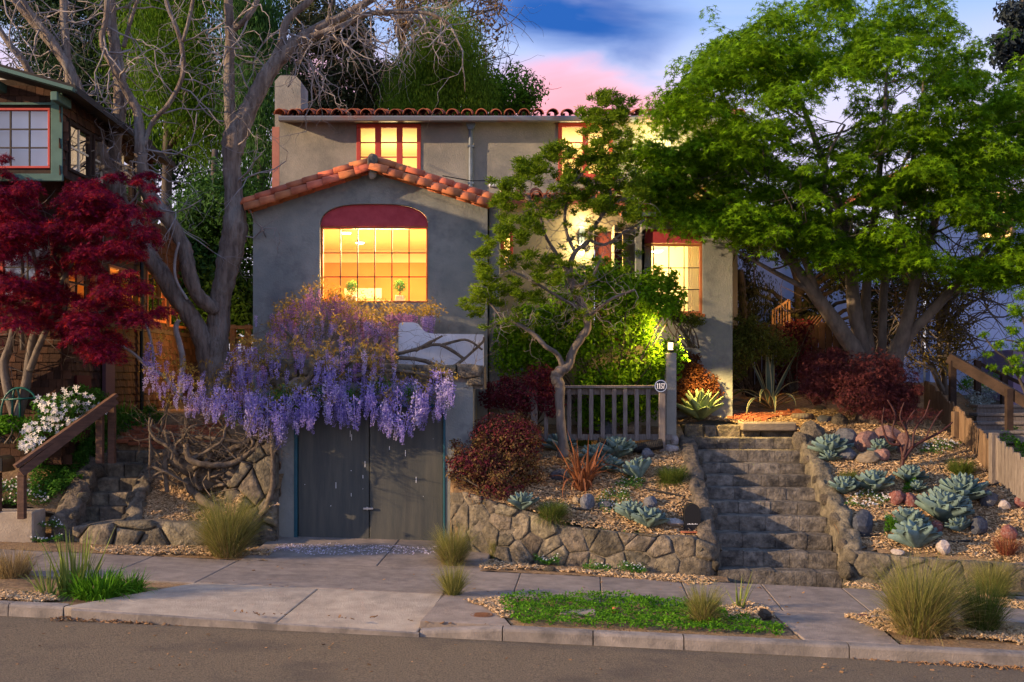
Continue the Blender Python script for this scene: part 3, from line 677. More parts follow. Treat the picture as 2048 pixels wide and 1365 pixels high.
def eave_roof(name, x0, x1, y, z, pitch, rows, sp, parent, depth=None, bar=BARD, pans=True):
    ro = G(); c, s_ = math.cos(pitch), math.sin(pitch); Ln = depth or rows*.4
    ro.add([(x0,y+.05,z-.02),(x1,y+.05,z-.02),(x1,y+Ln*c,z-.02+Ln*s_),(x0,y+Ln*c,z-.02+Ln*s_),(x0,y+.05,z-.10),(x1,y+.05,z-.10),(x1,y+Ln*c,z-.10+Ln*s_),(x0,y+Ln*c,z-.10+Ln*s_)], [(0,1,2,3),(7,6,5,4),(0,4,5,1),(1,5,6,2),(2,6,7,3),(3,7,4,0)])
    r = ro.obj(name, TILED, parent); W = r.matrix_basis.copy(); n = int((x1-x0)/sp)
    for j in range(rows):
        for i in range(n+1):
            x = x0+(x1-x0)*i/n+R.uniform(-.012,.012)
            M = Matrix.Translation((x, y-.02+j*.38*c+R.uniform(-.02,.02), z+.012+j*.38*s_+R.uniform(0,.012)))@Matrix.Rotation(pitch+R.uniform(-.03,.02),4,'X')@Matrix.Rotation(R.uniform(-.04,.04),4,'Z')
            Wi = world_inv(r); link(bar, 'roof_tile', r, Wi@M)
            if pans and j < 2 and i < n:
                M2 = Matrix.Translation((x+(x1-x0)/n/2, y+.03+j*.38*c, z+.055+j*.38*s_))@Matrix.Rotation(pitch,4,'X')@Matrix.Rotation(pi,4,'Y')@Matrix.Scale(.9,4)
                link(bar, 'roof_tile', r, Wi@M2)
    return r
def world_inv(o):
    W = Matrix.Identity(4); q = o
    while q is not None: W = q.matrix_basis@W; q = q.parent
    return W.inverted()
PT = math.radians(13.2)
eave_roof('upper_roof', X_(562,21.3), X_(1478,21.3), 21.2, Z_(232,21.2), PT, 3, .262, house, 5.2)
g = G(); g.prism([(21.10,Z_(241,21.1)),(21.13,Z_(241,21.1)-.01),(21.22,Z_(241,21.1)-.01),(21.25,Z_(233,21.1)),(21.23,Z_(233,21.1)),(21.21,Z_(238,21.1)),(21.14,Z_(238,21.1)),(21.12,Z_(232,21.1)),(21.09,Z_(232,21.1)),(21.085,Z_(235,21.1))], X_(557,21.1), X_(1478,21.1), plane='yz'); g.obj('gutter', GUTTER, house)
g = G(); g.box((X_(561,DM),21.30,7.40),(X_(1478,DM),21.497,7.46)); g.obj('eave_soffit', mat('soffit_paint',(.16,.12,.11)), house)
dx = X_(942,DM); g = G(); g.prism([(dx-.085,7.36),(dx+.085,7.36),(dx+.085,7.31),(dx+.045,7.22),(dx-.045,7.22),(dx-.085,7.31)], 21.34, 21.46); g.tube([(dx,21.42,7.23),(dx,21.43,7.1),(dx,21.44,6.9),(dx,21.44,5.0)], .043, 10)
for z in (6.9,6.2): g.box((dx-.06,21.40,z),(dx+.06,21.49,z+.035))
g.obj('downspout', PIPE, house)

# windows: part "window" is the frame; panes and muntins are its pieces
def window(parent, x0, x1, z0, z1, y, cols, rows, fm, mm=MUNTIN, fw=.05, mw=.012, fd=.09, mull=None, glass=GLASS, sill=None, wob=0):
    g = G(); g.bbox((x0,y,z1-fw),(x1,y+fd,z1),.006); g.bbox((x0,y,z0),(x1,y+fd,z0+fw),.006); g.bbox((x0,y,z0+fw),(x0+fw,y+fd,z1-fw),.006); g.bbox((x1-fw,y,z0+fw),(x1,y+fd,z1-fw),.006)
    for c in (mull or ()):
        g.bbox((c-fw*.75,y+.012,z0+fw),(c+fw*.75,y+fd-.01,z1-fw),.006)
    w = g.obj('window', fm, parent)
    a0, a1, b0, b1 = x0+fw, x1-fw, z0+fw, z1-fw; bays = []
    edges = [a0]+[v for c in (mull or ()) for v in (c-fw*.75, c+fw*.75)]+[a1]
    for k in range(0, len(edges), 2): bays.append((edges[k], edges[k+1]))
    for (p, q) in bays:
        cw, rh = (q-p)/cols, (b1-b0)/rows
        for i in range(1, cols):
            g = G(); g.box((p+cw*i-mw/2,y+.022,b0),(p+cw*i+mw/2,y+.052,b1)); g.obj('muntin', mm, w)
        for j in range(1, rows):
            g = G(); g.box((p,y+.024,b0+rh*j-mw/2),(q,y+.050,b0+rh*j+mw/2)); g.obj('muntin', mm, w)
        for i in range(cols):
            for j in range(rows):
                e = R.uniform(-.003,.003)
                g = G(); g.add([(p+cw*i+.002,y+.036+e,b0+rh*j+.002),(p+cw*(i+1)-.002,y+.036-e,b0+rh*j+.002),(p+cw*(i+1)-.002,y+.036-e,b0+rh*(j+1)-.002),(p+cw*i+.002,y+.036+e,b0+rh*(j+1)-.002)], [(0,1,2,3)])
                g.obj('pane', glass, w)
    if sill:
        g = G(); g.bbox((x0-.04,y-sill,z0-.06),(x1+.04,y+fd,z0-.003),.01); g.obj('sill', fm, w)
    return w
x0,x1,z0,z1 = WU1; cw = (x1-x0)/3
window(house, x0+.003, x1-.003, z0+.003, z1-.003, DM-.02, 1, 3, REDP, REDP, .075, .022, mull=(x0+cw,x0+2*cw), sill=.05)
x0,x1,z0,z1 = WU2
window(house, x0+.003, x1-.003, z0+.003, z1-.003, DM-.02, 1, 3, REDP, REDP, .075, .022, mull=((x0+x1)/2,), sill=.05)
x0,x1,z0,z1 = WU3
window(house, x0+.003, x1-.003, z0+.003, z1-.003, DM-.02, 2, 2, REDP, REDP, .06, .02)
def room(parent, x0, x1, y0, y1, z0, z1, wm, cm, name='room'):
    g = G(); g.add([(x0,y0,z0),(x1,y0,z0),(x1,y1,z0),(x0,y1,z0)], [(0,1,2,3)]); g.add([(x0,y0,z0),(x0,y1,z0),(x0,y1,z1),(x0,y0,z1)], [(0,1,2,3)])
    g.add([(x1,y0,z0),(x1,y1,z0),(x1,y1,z1),(x1,y0,z1)], [(0,1,2,3)]); g.add([(x0,y1,z0),(x1,y1,z0),(x1,y1,z1),(x0,y1,z1)], [(0,1,2,3)])
    g.mi = 1; g.add([(x0,y0,z1),(x1,y0,z1),(x1,y1,z1),(x0,y1,z1)], [(0,1,2,3)]); return g.obj(name, [wm, cm], parent)
def lamp(kind, loc, e, col, size=.3, tgt=None, spot=None):
    l = bpy.data.lights.new('lamp_light', kind); o = bpy.data.objects.new('lamp_light', l); COL.objects.link(o); o.location = loc; l.energy = e; l.color = col
    if kind == 'AREA': l.size = size
    else: l.shadow_soft_size = size
    if kind == 'SPOT': l.spot_size = spot; l.spot_blend = .7
    if tgt: o.rotation_euler = (Vector(tgt)-Vector(loc)).to_track_quat('-Z','Y').to_euler()
    return o
WARM = (1,.62,.26); WARM2 = (1,.78,.42)
room(house, X_(690,DM)-.8, X_(860,DM)+.8, DM+.23, DM+3, 5.3, 7.38, IVORY, IVORY); lamp('POINT', (X_(770,DM),DM+1.8,6.5), 40, (1,.72,.34), .15)
room(house, X_(1100,DM)-.8, X_(1240,DM)+.8, DM+.23, DM+3, 5.3, 7.38, IVORY, IVORY); lamp('POINT', (X_(1170,DM),DM+1.8,6.5), 46, (1,.72,.34), .15)

room(house, WU3[0]-.5, WU3[1]+.3, DM+.23, DM+2.5, 5.3, 6.6, IVORY, IVORY); lamp('POINT', ((WU3[0]+WU3[1])/2,DM+.9,6.2), 46, WARM2, .12)
fl_ = thing('flood_light', 'small warm flood light on the upper wall hidden among the maple leaves', 'wall light', P(1325,300,21.4)); p = P(1325,300,21.4)
g = G(); g.bbox((p.x-.06,21.33,p.z-.05),(p.x+.06,DM-.003,p.z+.05),.01); g.obj('housing', PIPE, fl_)
g = G(); g.box((p.x-.045,21.315,p.z-.035),(p.x+.045,21.327,p.z+.035)); g.obj('lens', emat('flood_glow',(1,.8,.35),8), fl_)
lamp('POINT', (p.x,20.9,p.z), 75, (1,.78,.28), .06)
# gable wing at 18.6 m
DG = 18.6; gx0, gx1 = X_(506,DG), X_(975,DG); ax, az = X_(747,DG), Z_(334,DG); ezl, ezr = Z_(412,DG), Z_(402,DG)
wx0, wx1, wz0, wzs = X_(640,DG), X_(856,DG), Z_(606,DG), Z_(452,DG)
arch = []; wc, hw = (wx0+wx1)/2, (wx1-wx0)/2; ztop = Z_(408,DG)
for k in range(25):
    t = pi*k/24; c, s_ = math.cos(t), math.sin(t)
    arch.append((wc+hw*math.copysign(abs(c)**.62, c), wzs+(ztop-wzs)*s_**.85))
hole = [(wx0,wz0),(wx1,wz0)]+arch
rake = lambda t, sgn: az-.02  # noqa
outer = [(gx0,0),(gx1,0),(gx1,ezr)]+[(gx1+(ax-gx1)*k/6, ezr+(az-ezr)*k/6+.035*math.sin(pi*k/6)) for k in range(1,6)]+[(ax,az)]+[(ax+(gx0-ax)*k/6, az+(ezl-az)*k/6+.035*math.sin(pi*k/6)) for k in range(1,6)]+[(gx0,ezl)]
g = G(); g.prism(outer, DG, DG+.24, [hole]); g.obj('gable_wall', STUCCO2, house)
g = G(); g.prism([(wx0+.004,wzs+.0)]+[(wx1-.004,wzs)]+[(wc+(a-wc)*.995, b-.004) for a,b in arch[1:-1]], DG+.06, DG+.10); g.obj('arched_panel', REDPANEL, house)
w = window(house, wx0+.003, wx1-.003, wz0+.003, wzs-.003, DG+.07, 6, 3, ORANGEF, MUNTIN, .035, .016, sill=.05)
g = G(); g.box((gx0,DG+.242,0),(gx0+.24,DM-.002,ezl-.05)); g.obj('side_wall', STUCCO2, house); g = G(); g.box((gx1-.24,DG+.242,0),(gx1,DM+.2,ezr-.05)); g.obj('side_wall', STUCCO2, house)
# rake tiles
def rake_tiles(pa, pb, n, parent, sgn):
    pa, pb = Vector(pa), Vector(pb); d = (pb-pa); Ln = d.length; ang = math.atan2(d.z, abs(d.x)); rows = ((-.05,-.085,.155),(.12,.085,.125),(.34,.14,.10),(.58,.14,.10))
    deck = G(); th = .07; deck.add([pa+Vector((0,-.02,-.02)),pb+Vector((0,-.02,-.02)),pb+Vector((0,2.85,-.02)),pa+Vector((0,2.85,-.02)),pa+Vector((0,-.02,.06)),pb+Vector((0,-.02,.06)),pb+Vector((0,2.85,.06)),pa+Vector((0,2.85,.06))], [(0,1,2,3),(7,6,5,4),(0,4,5,1),(1,5,6,2),(2,6,7,3),(3,7,4,0)])
    r = deck.obj('gable_roof', TILE, parent); Wi = world_inv(r)
    for q, (yo, zo, rr_) in enumerate(rows):
        L_ = Ln/n*1.22; b = barrel(rr_, rr_*.92, L_, .018)
        for i in range(n):
            p = pa+d*((i+(.0 if q != 1 else -.45))/n)
            lift = .01+.012*R.random()
            M = Matrix.Translation((p.x, p.y+yo, p.z+zo+lift))@Matrix.Rotation(sgn*(-(pi/2)),4,'Z')@Matrix.Rotation(ang-.03+R.uniform(-.015,.015),4,'X')@Matrix.Rotation(R.uniform(-.05,.05),4,'Z')
            link(b, 'roof_tile', r, Wi@M)
rake_tiles((X_(493,18.45),18.5,Z_(416,18.45)), (ax,18.5,Z_(335,18.5)), 8, house, 1)
rake_tiles((X_(977,18.45),18.5,Z_(408,18.45)), (ax,18.5,Z_(335,18.5)), 8, house, -1)
me = rock_mesh(77, 3, (.11,.14,.14), .2, MORTAR, 'ridge_cap'); link(me, 'ridge_cap', house, Matrix.Translation(Vector((ax,18.46,Z_(312,18.45)-.1))-house.location))
me = rock_mesh(78, 3, (.085,.10,.17), .15, STUCCO, 'apex_block'); link(me, 'apex_block', house, Matrix.Translation(Vector((ax,18.44,Z_(327,18.45)-.1))-house.location))
# the living room behind the arched window
RX0, RX1, RY, RZ0, RZ1 = gx0+.25, gx1-.25, 22.9, 2.9, 5.12
rm = room(house, RX0, RX1, DG+.245, RY, RZ0, RZ1, ORWALL, CREAM)
g = G(); g.box((RX0+.002,RY-.06,4.86),(RX1-.002,RY-.003,5.117)); g.obj('frieze', CREAM, rm)
g = G(); g.box((X_(694,22.5),22.4,2.95),(X_(760,22.5),RY-.01,4.25)); g.box((X_(690,22.4),22.34,4.1),(X_(764,22.4),22.39,4.3)); g.obj('mantelpiece', CREAM, rm)
g = G(); g.box((X_(800,22.5),22.4,2.95),(X_(856,22.5),RY-.012,4.02)); cab = g.obj('cabinet', CREAM, rm)
for px in (815,838): 
    g = G(); g.box((X_(px,22.3),22.37,3.4),(X_(px,22.3)+.19,22.398,3.97)); g.obj('cabinet_door', IVORY, cab)
lamp('AREA', ((RX0+RX1)/2,20.8,5.05), 95, WARM, 1.6, ((RX0+RX1)/2,20.8,0)); lamp('POINT', ((RX0+RX1)/2,20.4,3.3), 48, WARM, .2); lamp('AREA', (wc,19.2,5.0), 240, WARM, .9, (wc,17.0,3.0))
def disc(name, label, x, y, z, r):
    o = thing(name, label, 'ceiling light', (x,y,z)); g = G(); g.lathe([(r,0),(r,-.02),(r*.85,-.035)], (x,y,z), 20); g.obj('rim', WHITEP, o)
    g = G(); g.lathe([(r*.8,-.036),(r*.7,-.05)], (x,y,z), 20); g.obj('diffuser', emat('lamp_glow',(1,.86,.6),9), o)
disc('ceiling_light', 'upper left round lit ceiling light behind the arched window', X_(693,20), 20, RZ1-.002, .10)
disc('ceiling_light', 'lower right round lit ceiling light behind the arched window', X_(720,21.4), 21.4, RZ1-.002, .10)
# entry block at 20 m and right wing at 19.3 m
DE, DW = 20.0, 19.3
sconce_x = X_(1163,DE)
rdx0, rdx1 = X_(1002,DE), X_(1026,DE)
ex1 = X_(1240,DE)+.3
g = G(); g.prism(rectpoly(gx1+.005, ex1, 0, Z_(392,DE)), DE, DE+.22, [rectpoly(rdx0, rdx1, Z_(535,DE), Z_(455,DE)), rectpoly(X_(1188,DE), X_(1248,DE), 2.4, Z_(462,DE))]); g.obj('entry_wall', STUCCO3, house)
g = G(); g.box((X_(979,18.9),18.75,2.0),(X_(999,18.9),19.98,Z_(378,18.9))); pr = g.obj('pier', STUCCO, house)
g = G(); g.bbox((X_(978,18.85),18.70,Z_(378,18.9)+.003),(X_(1001,18.85),19.98,Z_(372,18.9)),.015); g.obj('pier_cap', WHITE, pr)
window(house, rdx0, rdx1, Z_(535,DE), Z_(455,DE), DE-.02, 1, 3, REDP, REDP, .06, .02)
room(house, rdx0-.6, rdx1+.6, DE+.225, DE+1.4, 3, 5.4, IVORY, IVORY); lamp('POINT', ((rdx0+rdx1)/2,DE+.8,5.0), 22, WARM, .1)
g = G(); g.bbox((X_(1191,DE),DE+.10,2.4),(X_(1246,DE),DE+.15,Z_(464,DE)),.01); dr = g.obj('front_door', mat('dark_red_door',(.10,.018,.018),(.14,.028,.024),6,4,.6), house)
for k in range(3):
    g = G(); g.bbox((X_(1196,DE)+k*.15,DE+.075,2.9),(X_(1196,DE)+k*.15+.11,DE+.099,4.6),.01); g.obj('door_panel', dr.data.materials[0], dr)
eave_roof('entry_roof', X_(1008,19.8), X_(1236,19.8), 19.75, Z_(397,19.75), PT, 3, .262, house, 1.75)
wwx0, wwx1 = X_(1272,DW), X_(1406,DW); wwz0, wwz1, wwzt = Z_(628,DW), Z_(486,DW), Z_(458,DW)
g = G(); g.prism(rectpoly(ex1+.005, X_(1465,DW), 0, Z_(430,DW)), DW, DW+.22, [[(wwx0,wwz0),(wwx1,wwz0),(wwx1,wwz1+.1),(wwx1-.15,wwzt),(wwx0+.15,wwzt),(wwx0,wwz1+.1)]]); g.obj('wing_wall', STUCCO2, house)
g = G(); g.prism([(wwx0+.003,wwz1+.003),(wwx1-.003,wwz1+.003),(wwx1-.003,wwz1+.1),(wwx1-.15,wwzt-.003),(wwx0+.15,wwzt-.003),(wwx0+.003,wwz1+.1)], DW+.05, DW+.09); g.obj('arched_panel', REDPANEL, house)
window(house, wwx0+.003, wwx1-.003, wwz0+.003, wwz1-.003, DW+.05, 4, 3, ORANGEF, MUNTIN, .045, .015, sill=.06)
g = G(); g.box((X_(1465,DW)-.22,DW+.222,0),(X_(1465,DW),DM,Z_(430,DW))); g.obj('side_wall', STUCCO2, house); g = G(); g.box((ex1+.005,DW+.222,0),(ex1+.2,DE-.002,Z_(430,DW))); g.obj('side_wall', STUCCO2, house)
rm2 = room(house, wwx0-.35, wwx1+.3, DW+.225, DW+2.1, 2.9, Z_(458,DW)+.1, IVORY, CREAM); lamp('POINT', ((wwx0+wwx1)/2,DW+1.3,4.75), 60, (1,.70,.30), .2)
g = G(); vs = []; n = 36; ca, cb = X_(1376,19.6), X_(1404,19.6)
for i in range(n+1): vs += [(ca+(cb-ca)*i/n, 19.62+.035*math.sin(i*1.35), wwz0-.1), (ca+(cb-ca)*i/n, 19.62+.03*math.sin(i*1.35+.2), wwz1+.05)]
g.add(vs, [(2*i,2*i+2,2*i+3,2*i+1) for i in range(n)]); g.obj('curtain', mat('curtain_cloth',(.8,.74,.55),trans=.3), rm2, True)
disc('ceiling_light', 'round lit ceiling light behind the curtained window', X_(1313,20.6), 20.6, Z_(505,20.6)+.05, .12)
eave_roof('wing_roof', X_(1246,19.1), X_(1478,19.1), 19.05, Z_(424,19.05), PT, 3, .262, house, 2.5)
g = G(); g.box((X_(1243,19),18.95,Z_(433,19)),(X_(1480,19),19.05,Z_(425,19))); g.obj('wing_gutter', PIPE, house)
# sconce beside the door
scn = thing('wall_sconce', 'dark box wall light glowing downward beside the front door', 'wall light', (sconce_x,DE-.1,4.8))
g = G(); g.bbox((sconce_x-.05,DE-.13,Z_(490,DE)),(sconce_x+.05,DE-.004,Z_(456,DE)),.008); g.obj('housing', PIPE, scn)
g = G(); g.box((sconce_x-.04,DE-.11,Z_(493,DE)),(sconce_x+.04,DE-.03,Z_(490,DE)-.002)); g.obj('lens', emat('sconce_glow',(1,.82,.45),14), scn)
lamp('POINT', (sconce_x,DE-.2,Z_(500,DE)), 17, (1,.74,.3), .04); lamp('POINT', (sconce_x,DE-.18,Z_(447,DE)), 9, (1,.74,.3), .04)

# ---------------------------------------------------------------- garage and terrace
DGa = 16.85
gar = thing('garage', 'low grey stucco garage built into the bank under the wisteria', 'garage', (-2.1,DGa,0))
ga0, ga1, gd0, gd1 = X_(558,DGa), X_(946,DGa), X_(588,DGa), X_(891,DGa); gzb = Z_(1086,DGa)
g = G(); g.prism([(ga0,-.4),(gd0,-.4),(gd0,Z_(808,DGa)),(gd1,Z_(808,DGa)),(gd1,-.4),(ga1,-.4),(ga1,2.44),(ga0,2.44)], DGa, DGa+.22); g.obj('front_wall', STUCCO2, gar)
g = G(); g.box((ga1-.2,DGa+.222,-.4),(ga1,18.59,2.44)); g.obj('side_wall', STUCCO2, gar); g = G(); g.box((ga0,DGa+.222,-.4),(ga0+.2,18.59,2.44)); g.obj('side_wall', STUCCO2, gar)
g = G(); g.box((X_(515,17),DGa+.02,2.442),(ga1+.02,18.59,2.52)); g.obj('terrace_slab', CONC, gar)
g = G(); g.bbox((gd0,DGa-.012,gzb-.02),(gd0+.05,DGa+.10,Z_(808,DGa)),.005); g.bbox((gd1-.035,DGa-.012,gzb-.02),(gd1,DGa+.10,Z_(808,DGa)),.005); g.bbox((gd0+.05,DGa-.012,Z_(815,DGa)),(gd1-.035,DGa+.10,Z_(808,DGa)),.005); g.obj('door_frame', TEAL, gar)
mid = X_(738,DGa)
for k, (a, b) in enumerate(((gd0+.055,mid-.006),(mid+.006,gd1-.04))):
    g = G(); g.bbox((a,DGa+.05,gzb-.015),(b,DGa+.095,Z_(816,DGa)),.006); d_ = g.obj('door_leaf', DOORG, gar)
    if k == 0:
        g = G(); g.bbox((mid-.09,DGa+.012,Z_(1020,DGa)),(mid+.06,DGa+.030,Z_(1016,DGa)),.004); g.box((mid-.045,DGa+.028,Z_(1021,DGa)),(mid-.02,DGa+.052,Z_(1015,DGa))); g.obj('handle', STEELG, d_)
g = G(); g.box((gd0+.05,DGa+.0,gzb),(gd0+.053,DGa+.002,Z_(816,DGa)))
g = G(); rr = random.Random(2)
for k in range(15):
    x, z, h = rr.uniform(gd0+.1,gd1-.1), rr.uniform(gzb+.5,gzb+1.6), rr.choice((.008,.012,.05,.09)); g.box((x,DGa+.046,z),(x+rr.uniform(.005,.009),DGa+.0495,z+h))
g.obj('paint_drips', WHITEP, gar, kind='stuff')
par = thing('parapet_wall', 'white curved stucco parapet above the garage crossed by dark vine stems', 'wall', (-1.2,17.6,2.6))
pp = [(797,760),(797,652),(799,647),(804,645),(826,645),(834,647),(840,654),(846,661),(856,666),(870,668),(967,669),(967,760)]
g = G(); g.prism([(X_(a,17.6),Z_(b,17.6)) for a, b in pp], 17.6, 17.82); g.obj('parapet', WHITE, par)
rt = thing('retaining_wall', 'olive lit stucco retaining wall behind the hedge and wooden railing', 'wall', (1.5,18.8,1))
g = G(); g.box((-.38,18.82,.8),(X_(1330,18.7),19.0,Z_(690,18.8))); g.obj('wall_panel', STUCCO3, rt)
g = G(); g.bbox((X_(1332,18.0),18.0,1.2),(X_(1353,18.0),18.35,Z_(706,18.0)),.012); g.obj('end_pier', STUCCO, rt)
lamp('SPOT', P(1341,664,17.9), 92, (1,.60,.17), .08, P(1180,705,18.05), math.radians(150)); lamp('SPOT', P(1362,668,18.2), 420, (1,.66,.22), .06, P(1470,850,18.9), math.radians(66))
ln = thing('garden_lantern', 'small bright lantern on the wall pier among the hedge leaves', 'lantern', P(1342,690,18.15))
p = P(1341,702,18.12); g = G(); g.bbox((p.x-.05,p.y-.05,p.z-.02),(p.x+.05,p.y+.05,p.z+.015),.006); g.bbox((p.x-.06,p.y-.06,p.z+.13),(p.x+.06,p.y+.06,p.z+.155),.006); g.obj('cap', BLACK, ln)
g = G(); g.box((p.x-.035,p.y-.035,p.z+.016),(p.x+.035,p.y+.035,p.z+.129)); g.obj('glass', emat('lantern_glow',(1,.72,.28),2.6), ln)
rl = thing('iron_railing', 'thin grey iron railing on the entry steps behind the burgundy shrub', 'railing', P(1010,760,18.4))
g = G(); g.beam(P(995,715,18.4),P(1045,740,18.4),.025,.025); g.obj('rail', PIPE, rl)
for px, y in ((998,717),(1015,726),(1032,734)):
    g = G(); g.tube([P(px,y,18.4),P(px,790,18.4)], .008, 6); g.obj('baluster', PIPE, rl)
# ---------------------------------------------------------------- brown shingle house on the left
lh = thing('shingle_house', 'brown shingled house with green trim and orange lit windows behind the red maple', 'house', (-7,17,1))
LX, LYf = -6.85, 17.2; zsh = Z_(640,18)
def shingles(parent, origin, du, length, z0, z1, holes=(), sz=.13):
    """courses of single shingles on a wall that runs from origin along du"""
    V = []; Fq = []; du = Vector(du); nrm = Vector((du.y,-du.x,0)); rows = int((z1-z0)/sz); rr = random.Random(4)
    for j in range(rows):
        u = rr.uniform(-.1,0); z = z0+j*sz
        while u < length:
            w = rr.uniform(.08,.17); zb = z-rr.uniform(.0,.012); c = u+w/2
            if not any(a<c<b and p<z+sz*.5<q for a,b,p,q in holes):
                o = Vector(origin)+du*u; t = .022+rr.uniform(0,.008); k = len(V)
                A = [o+nrm*t, o+du*(w-.006)+nrm*t, o+du*(w-.006)+nrm*.004, o+nrm*.004]
                V += [(A[0].x,A[0].y,zb),(A[1].x,A[1].y,zb),(A[2].x,A[2].y,zb+sz+.02),(A[3].x,A[3].y,zb+sz+.02),(A[3].x,A[3].y,zb),(A[2].x,A[2].y,zb)]
                Fq += [(k,k+1,k+2,k+3),(k+4,k+5,k+1,k),(k,k+3,k+4,k+4),(k+1,k+5,k+2,k+2)]
            u += w
    F4 = [f for f in Fq if len(set(f)) == 4]; F3 = [(f[0],f[1],f[2]) for f in Fq if len(set(f)) == 3]
    o = link(npmesh('shingle_courses', V, [F4, F3], SHINGLE), 'shingle_courses', parent); o['kind'] = 'stuff'
# front wall (faces the street) and side wall (faces the grey house)
def lwall(x0, y0, x1, y1, z0, z1, holes, name='wall'):
    """thick wall between two plan points with rectangular holes (u0,u1,z0,z1)"""
    d = Vector((x1-x0,y1-y0,0)); Ln = d.length; d.normalize(); n = Vector((d.y,-d.x,0)); g = G()
    g.prism(rectpoly(0,Ln,z0,z1), 0, .18, [rectpoly(*h) for h in holes])
    g.v = [tuple(Vector((x0,y0,0))+d*v[0]-n*v[1]+Vector((0,0,v[2]))) for v in g.v]
    o = g.obj(name, WOODD, lh); shingles(lh, (x0,y0,0), d, Ln, z0, z1, [(a-.08,b+.08,c-.08,e+.08) for a,b,c,e in holes]); return d, n
def lwindow(x0, y0, d, h, cols, rows, fm, mm, glass, fw=.06, mw=.025):
    w = window(lh, h[0]+.002, h[1]-.002, h[2]+.002, h[3]-.002, -.03, cols, rows, fm, mm, fw, mw, glass=glass)
    n = Vector((d.y,-d.x,0)); M = Matrix(((d.x,-n.x,0,x0),(d.y,-n.y,0,y0),(0,0,1,0),(0,0,0,1)))
    w.matrix_basis = w.matrix_basis@M
    return w
fx0 = -11.5; hf = (X_(2,17.2)-fx0, X_(108,17.2)-fx0, Z_(600,17.2), Z_(470,17.2)); d, n_ = lwall(fx0, LYf, LX, LYf, 1.2, 5.5, [hf]); lwindow(fx0, LYf, d, hf, 2, 2, REDP, MUNTIN, GLASSR, .045, .02)
PYs = lambda px: LX*F/(px-CX)      # depth of the side wall under a photo column
hs = [(PYs(a)-LYf, PYs(b)-LYf, za, zb) for a, b, za, zb in ((132,190,3.55,4.45),(215,285,3.6,4.45),(292,330,3.6,4.55),(338,384,3.55,4.3))]
d2, n2_ = lwall(LX, LYf+.002, LX, 26.5, 1.2, 5.5, hs)
for h in hs: lwindow(LX, LYf+.002, d2, h, 3, 2, ORANGEF, WOODD, GLASS, .05, .025)
g = G(); g.add([(-11,17.5,1.8),(-7.1,17.5,1.8),(-7.1,26,1.8),(-11,26,1.8),(-11,17.5,4.8),(-7.1,17.5,4.8),(-7.1,26,4.8),(-11,26,4.8)], [(0,1,2,3),(4,5,6,7),(0,3,7,4),(2,3,7,6)]); g.obj('room', ORWALL, lh)
for y, e in ((19.2,60),(22.6,120)): lamp('POINT', (-8.1,y,4.2), e, (1,.5,.14), .12)
g = G(); g.bbox((-9.6,17.33,2.9),(X_(95,17.2),17.345,4.9),.005); g.obj('blind_or_sky_sheet', WHITEP, lh)  # white sheet behind the glass, standing in for the sky's reflection
# upper bay
bx0, bx1, by = -11.5, X_(122,16.5), 16.5; zb0, zb1 = Z_(352,16.5), Z_(150,16.5)
hb = (X_(-60,by)-bx0, X_(102,by)-bx0, Z_(338,by), Z_(217,by))
d3, n3 = lwall(bx0, by, bx1, by, zb0, Z_(160,by), [hb], 'bay_wall'); lwindow(bx0, by, d3, hb, 4, 3, REDP, MUNTIN, GLASSR, .035, .02)
hs2 = [(.25+k*.98, .25+k*.98+.86, Z_(338,by)+.02, Z_(232,by)) for k in range(4)]
d4, n4 = lwall(bx1, by+.002, bx1, 20.7, zb0, Z_(160,by), hs2, 'bay_wall')
for h in hs2: lwindow(bx1, by+.002, d4, h, 2, 2, WOODD, CREAM, GLASSR, .05, .03)
g = G(); g.bbox((bx1-.13,by-.05,zb0),(bx1+.04,by-.03,Z_(188,by)),.01); g.obj('corner_board', GREENT, lh)
g = G(); g.bbox((bx0,by-.07,zb0-.09),(bx1+.05,by-.02,zb0+.02),.01); g.bbox((bx0,by-.055,Z_(212,by)),(bx1+.03,by-.035,Z_(207,by)),.005); g.obj('trim', GREENT, lh)
g = G(); g.box((-11,by+.13,zb0),(bx1-.22,by+.145,zb1)); g.obj('blind_or_sky_sheet', WHITEP, lh)
rf = G(); ry0, ry1 = 16.1, 20.9; xr = -6.22; zr = Z_(192,16.3)
rf.add([(xr,ry0,zr),(xr,ry1,zr-.18),(-12.5,ry1,zr+1.6),(-12.5,ry0,zr+1.75),(xr,ry0,zr+.10),(xr,ry1,zr-.08),(-12.5,ry1,zr+1.72),(-12.5,ry0,zr+1.87)], [(0,1,2,3),(7,6,5,4),(0,4,5,1),(1,5,6,2),(2,6,7,3),(3,7,4,0)])
rfo = rf.obj('roof', mat('dark_roof',(.02,.018,.018),(.04,.035,.03),8,4,.9), lh)
g = G(); g.beam((xr,ry0-.03,zr+.02),(-12.5,ry0-.03,zr+1.79),.05,.16,(0,1,0)); g.obj('fascia', GREENT, rfo)
for k in range(3):
    g = G(); g.bbox((xr-.35-k*.9,ry0-.02,zr-.12+k*.2),(xr-.25-k*.9,ry0+.5,zr+.01+k*.2),.01); g.obj('rafter_tail', GREENT, rfo)
g = G(); g.box((-6.80,PYs(205)-.15,2.1),(-6.74,PYs(205)+.28,3.25)); g.obj('meter_box', mat('purple_grey_paint',(.13,.07,.085)), lh)
g = G(); g.box((-6.82,PYs(150)-.1,1.5),(-6.78,PYs(150)+.5,2.55)); g.obj('side_door', mat('maroon_door',(.085,.012,.015)), lh)
g = G(); g.tube([(-6.77,PYs(275),4.7),(-6.77,PYs(275),1.5)], .04, 8); g.obj('downspout', mat('dark_pipe',(.012,.022,.022),rough=.5), lh)
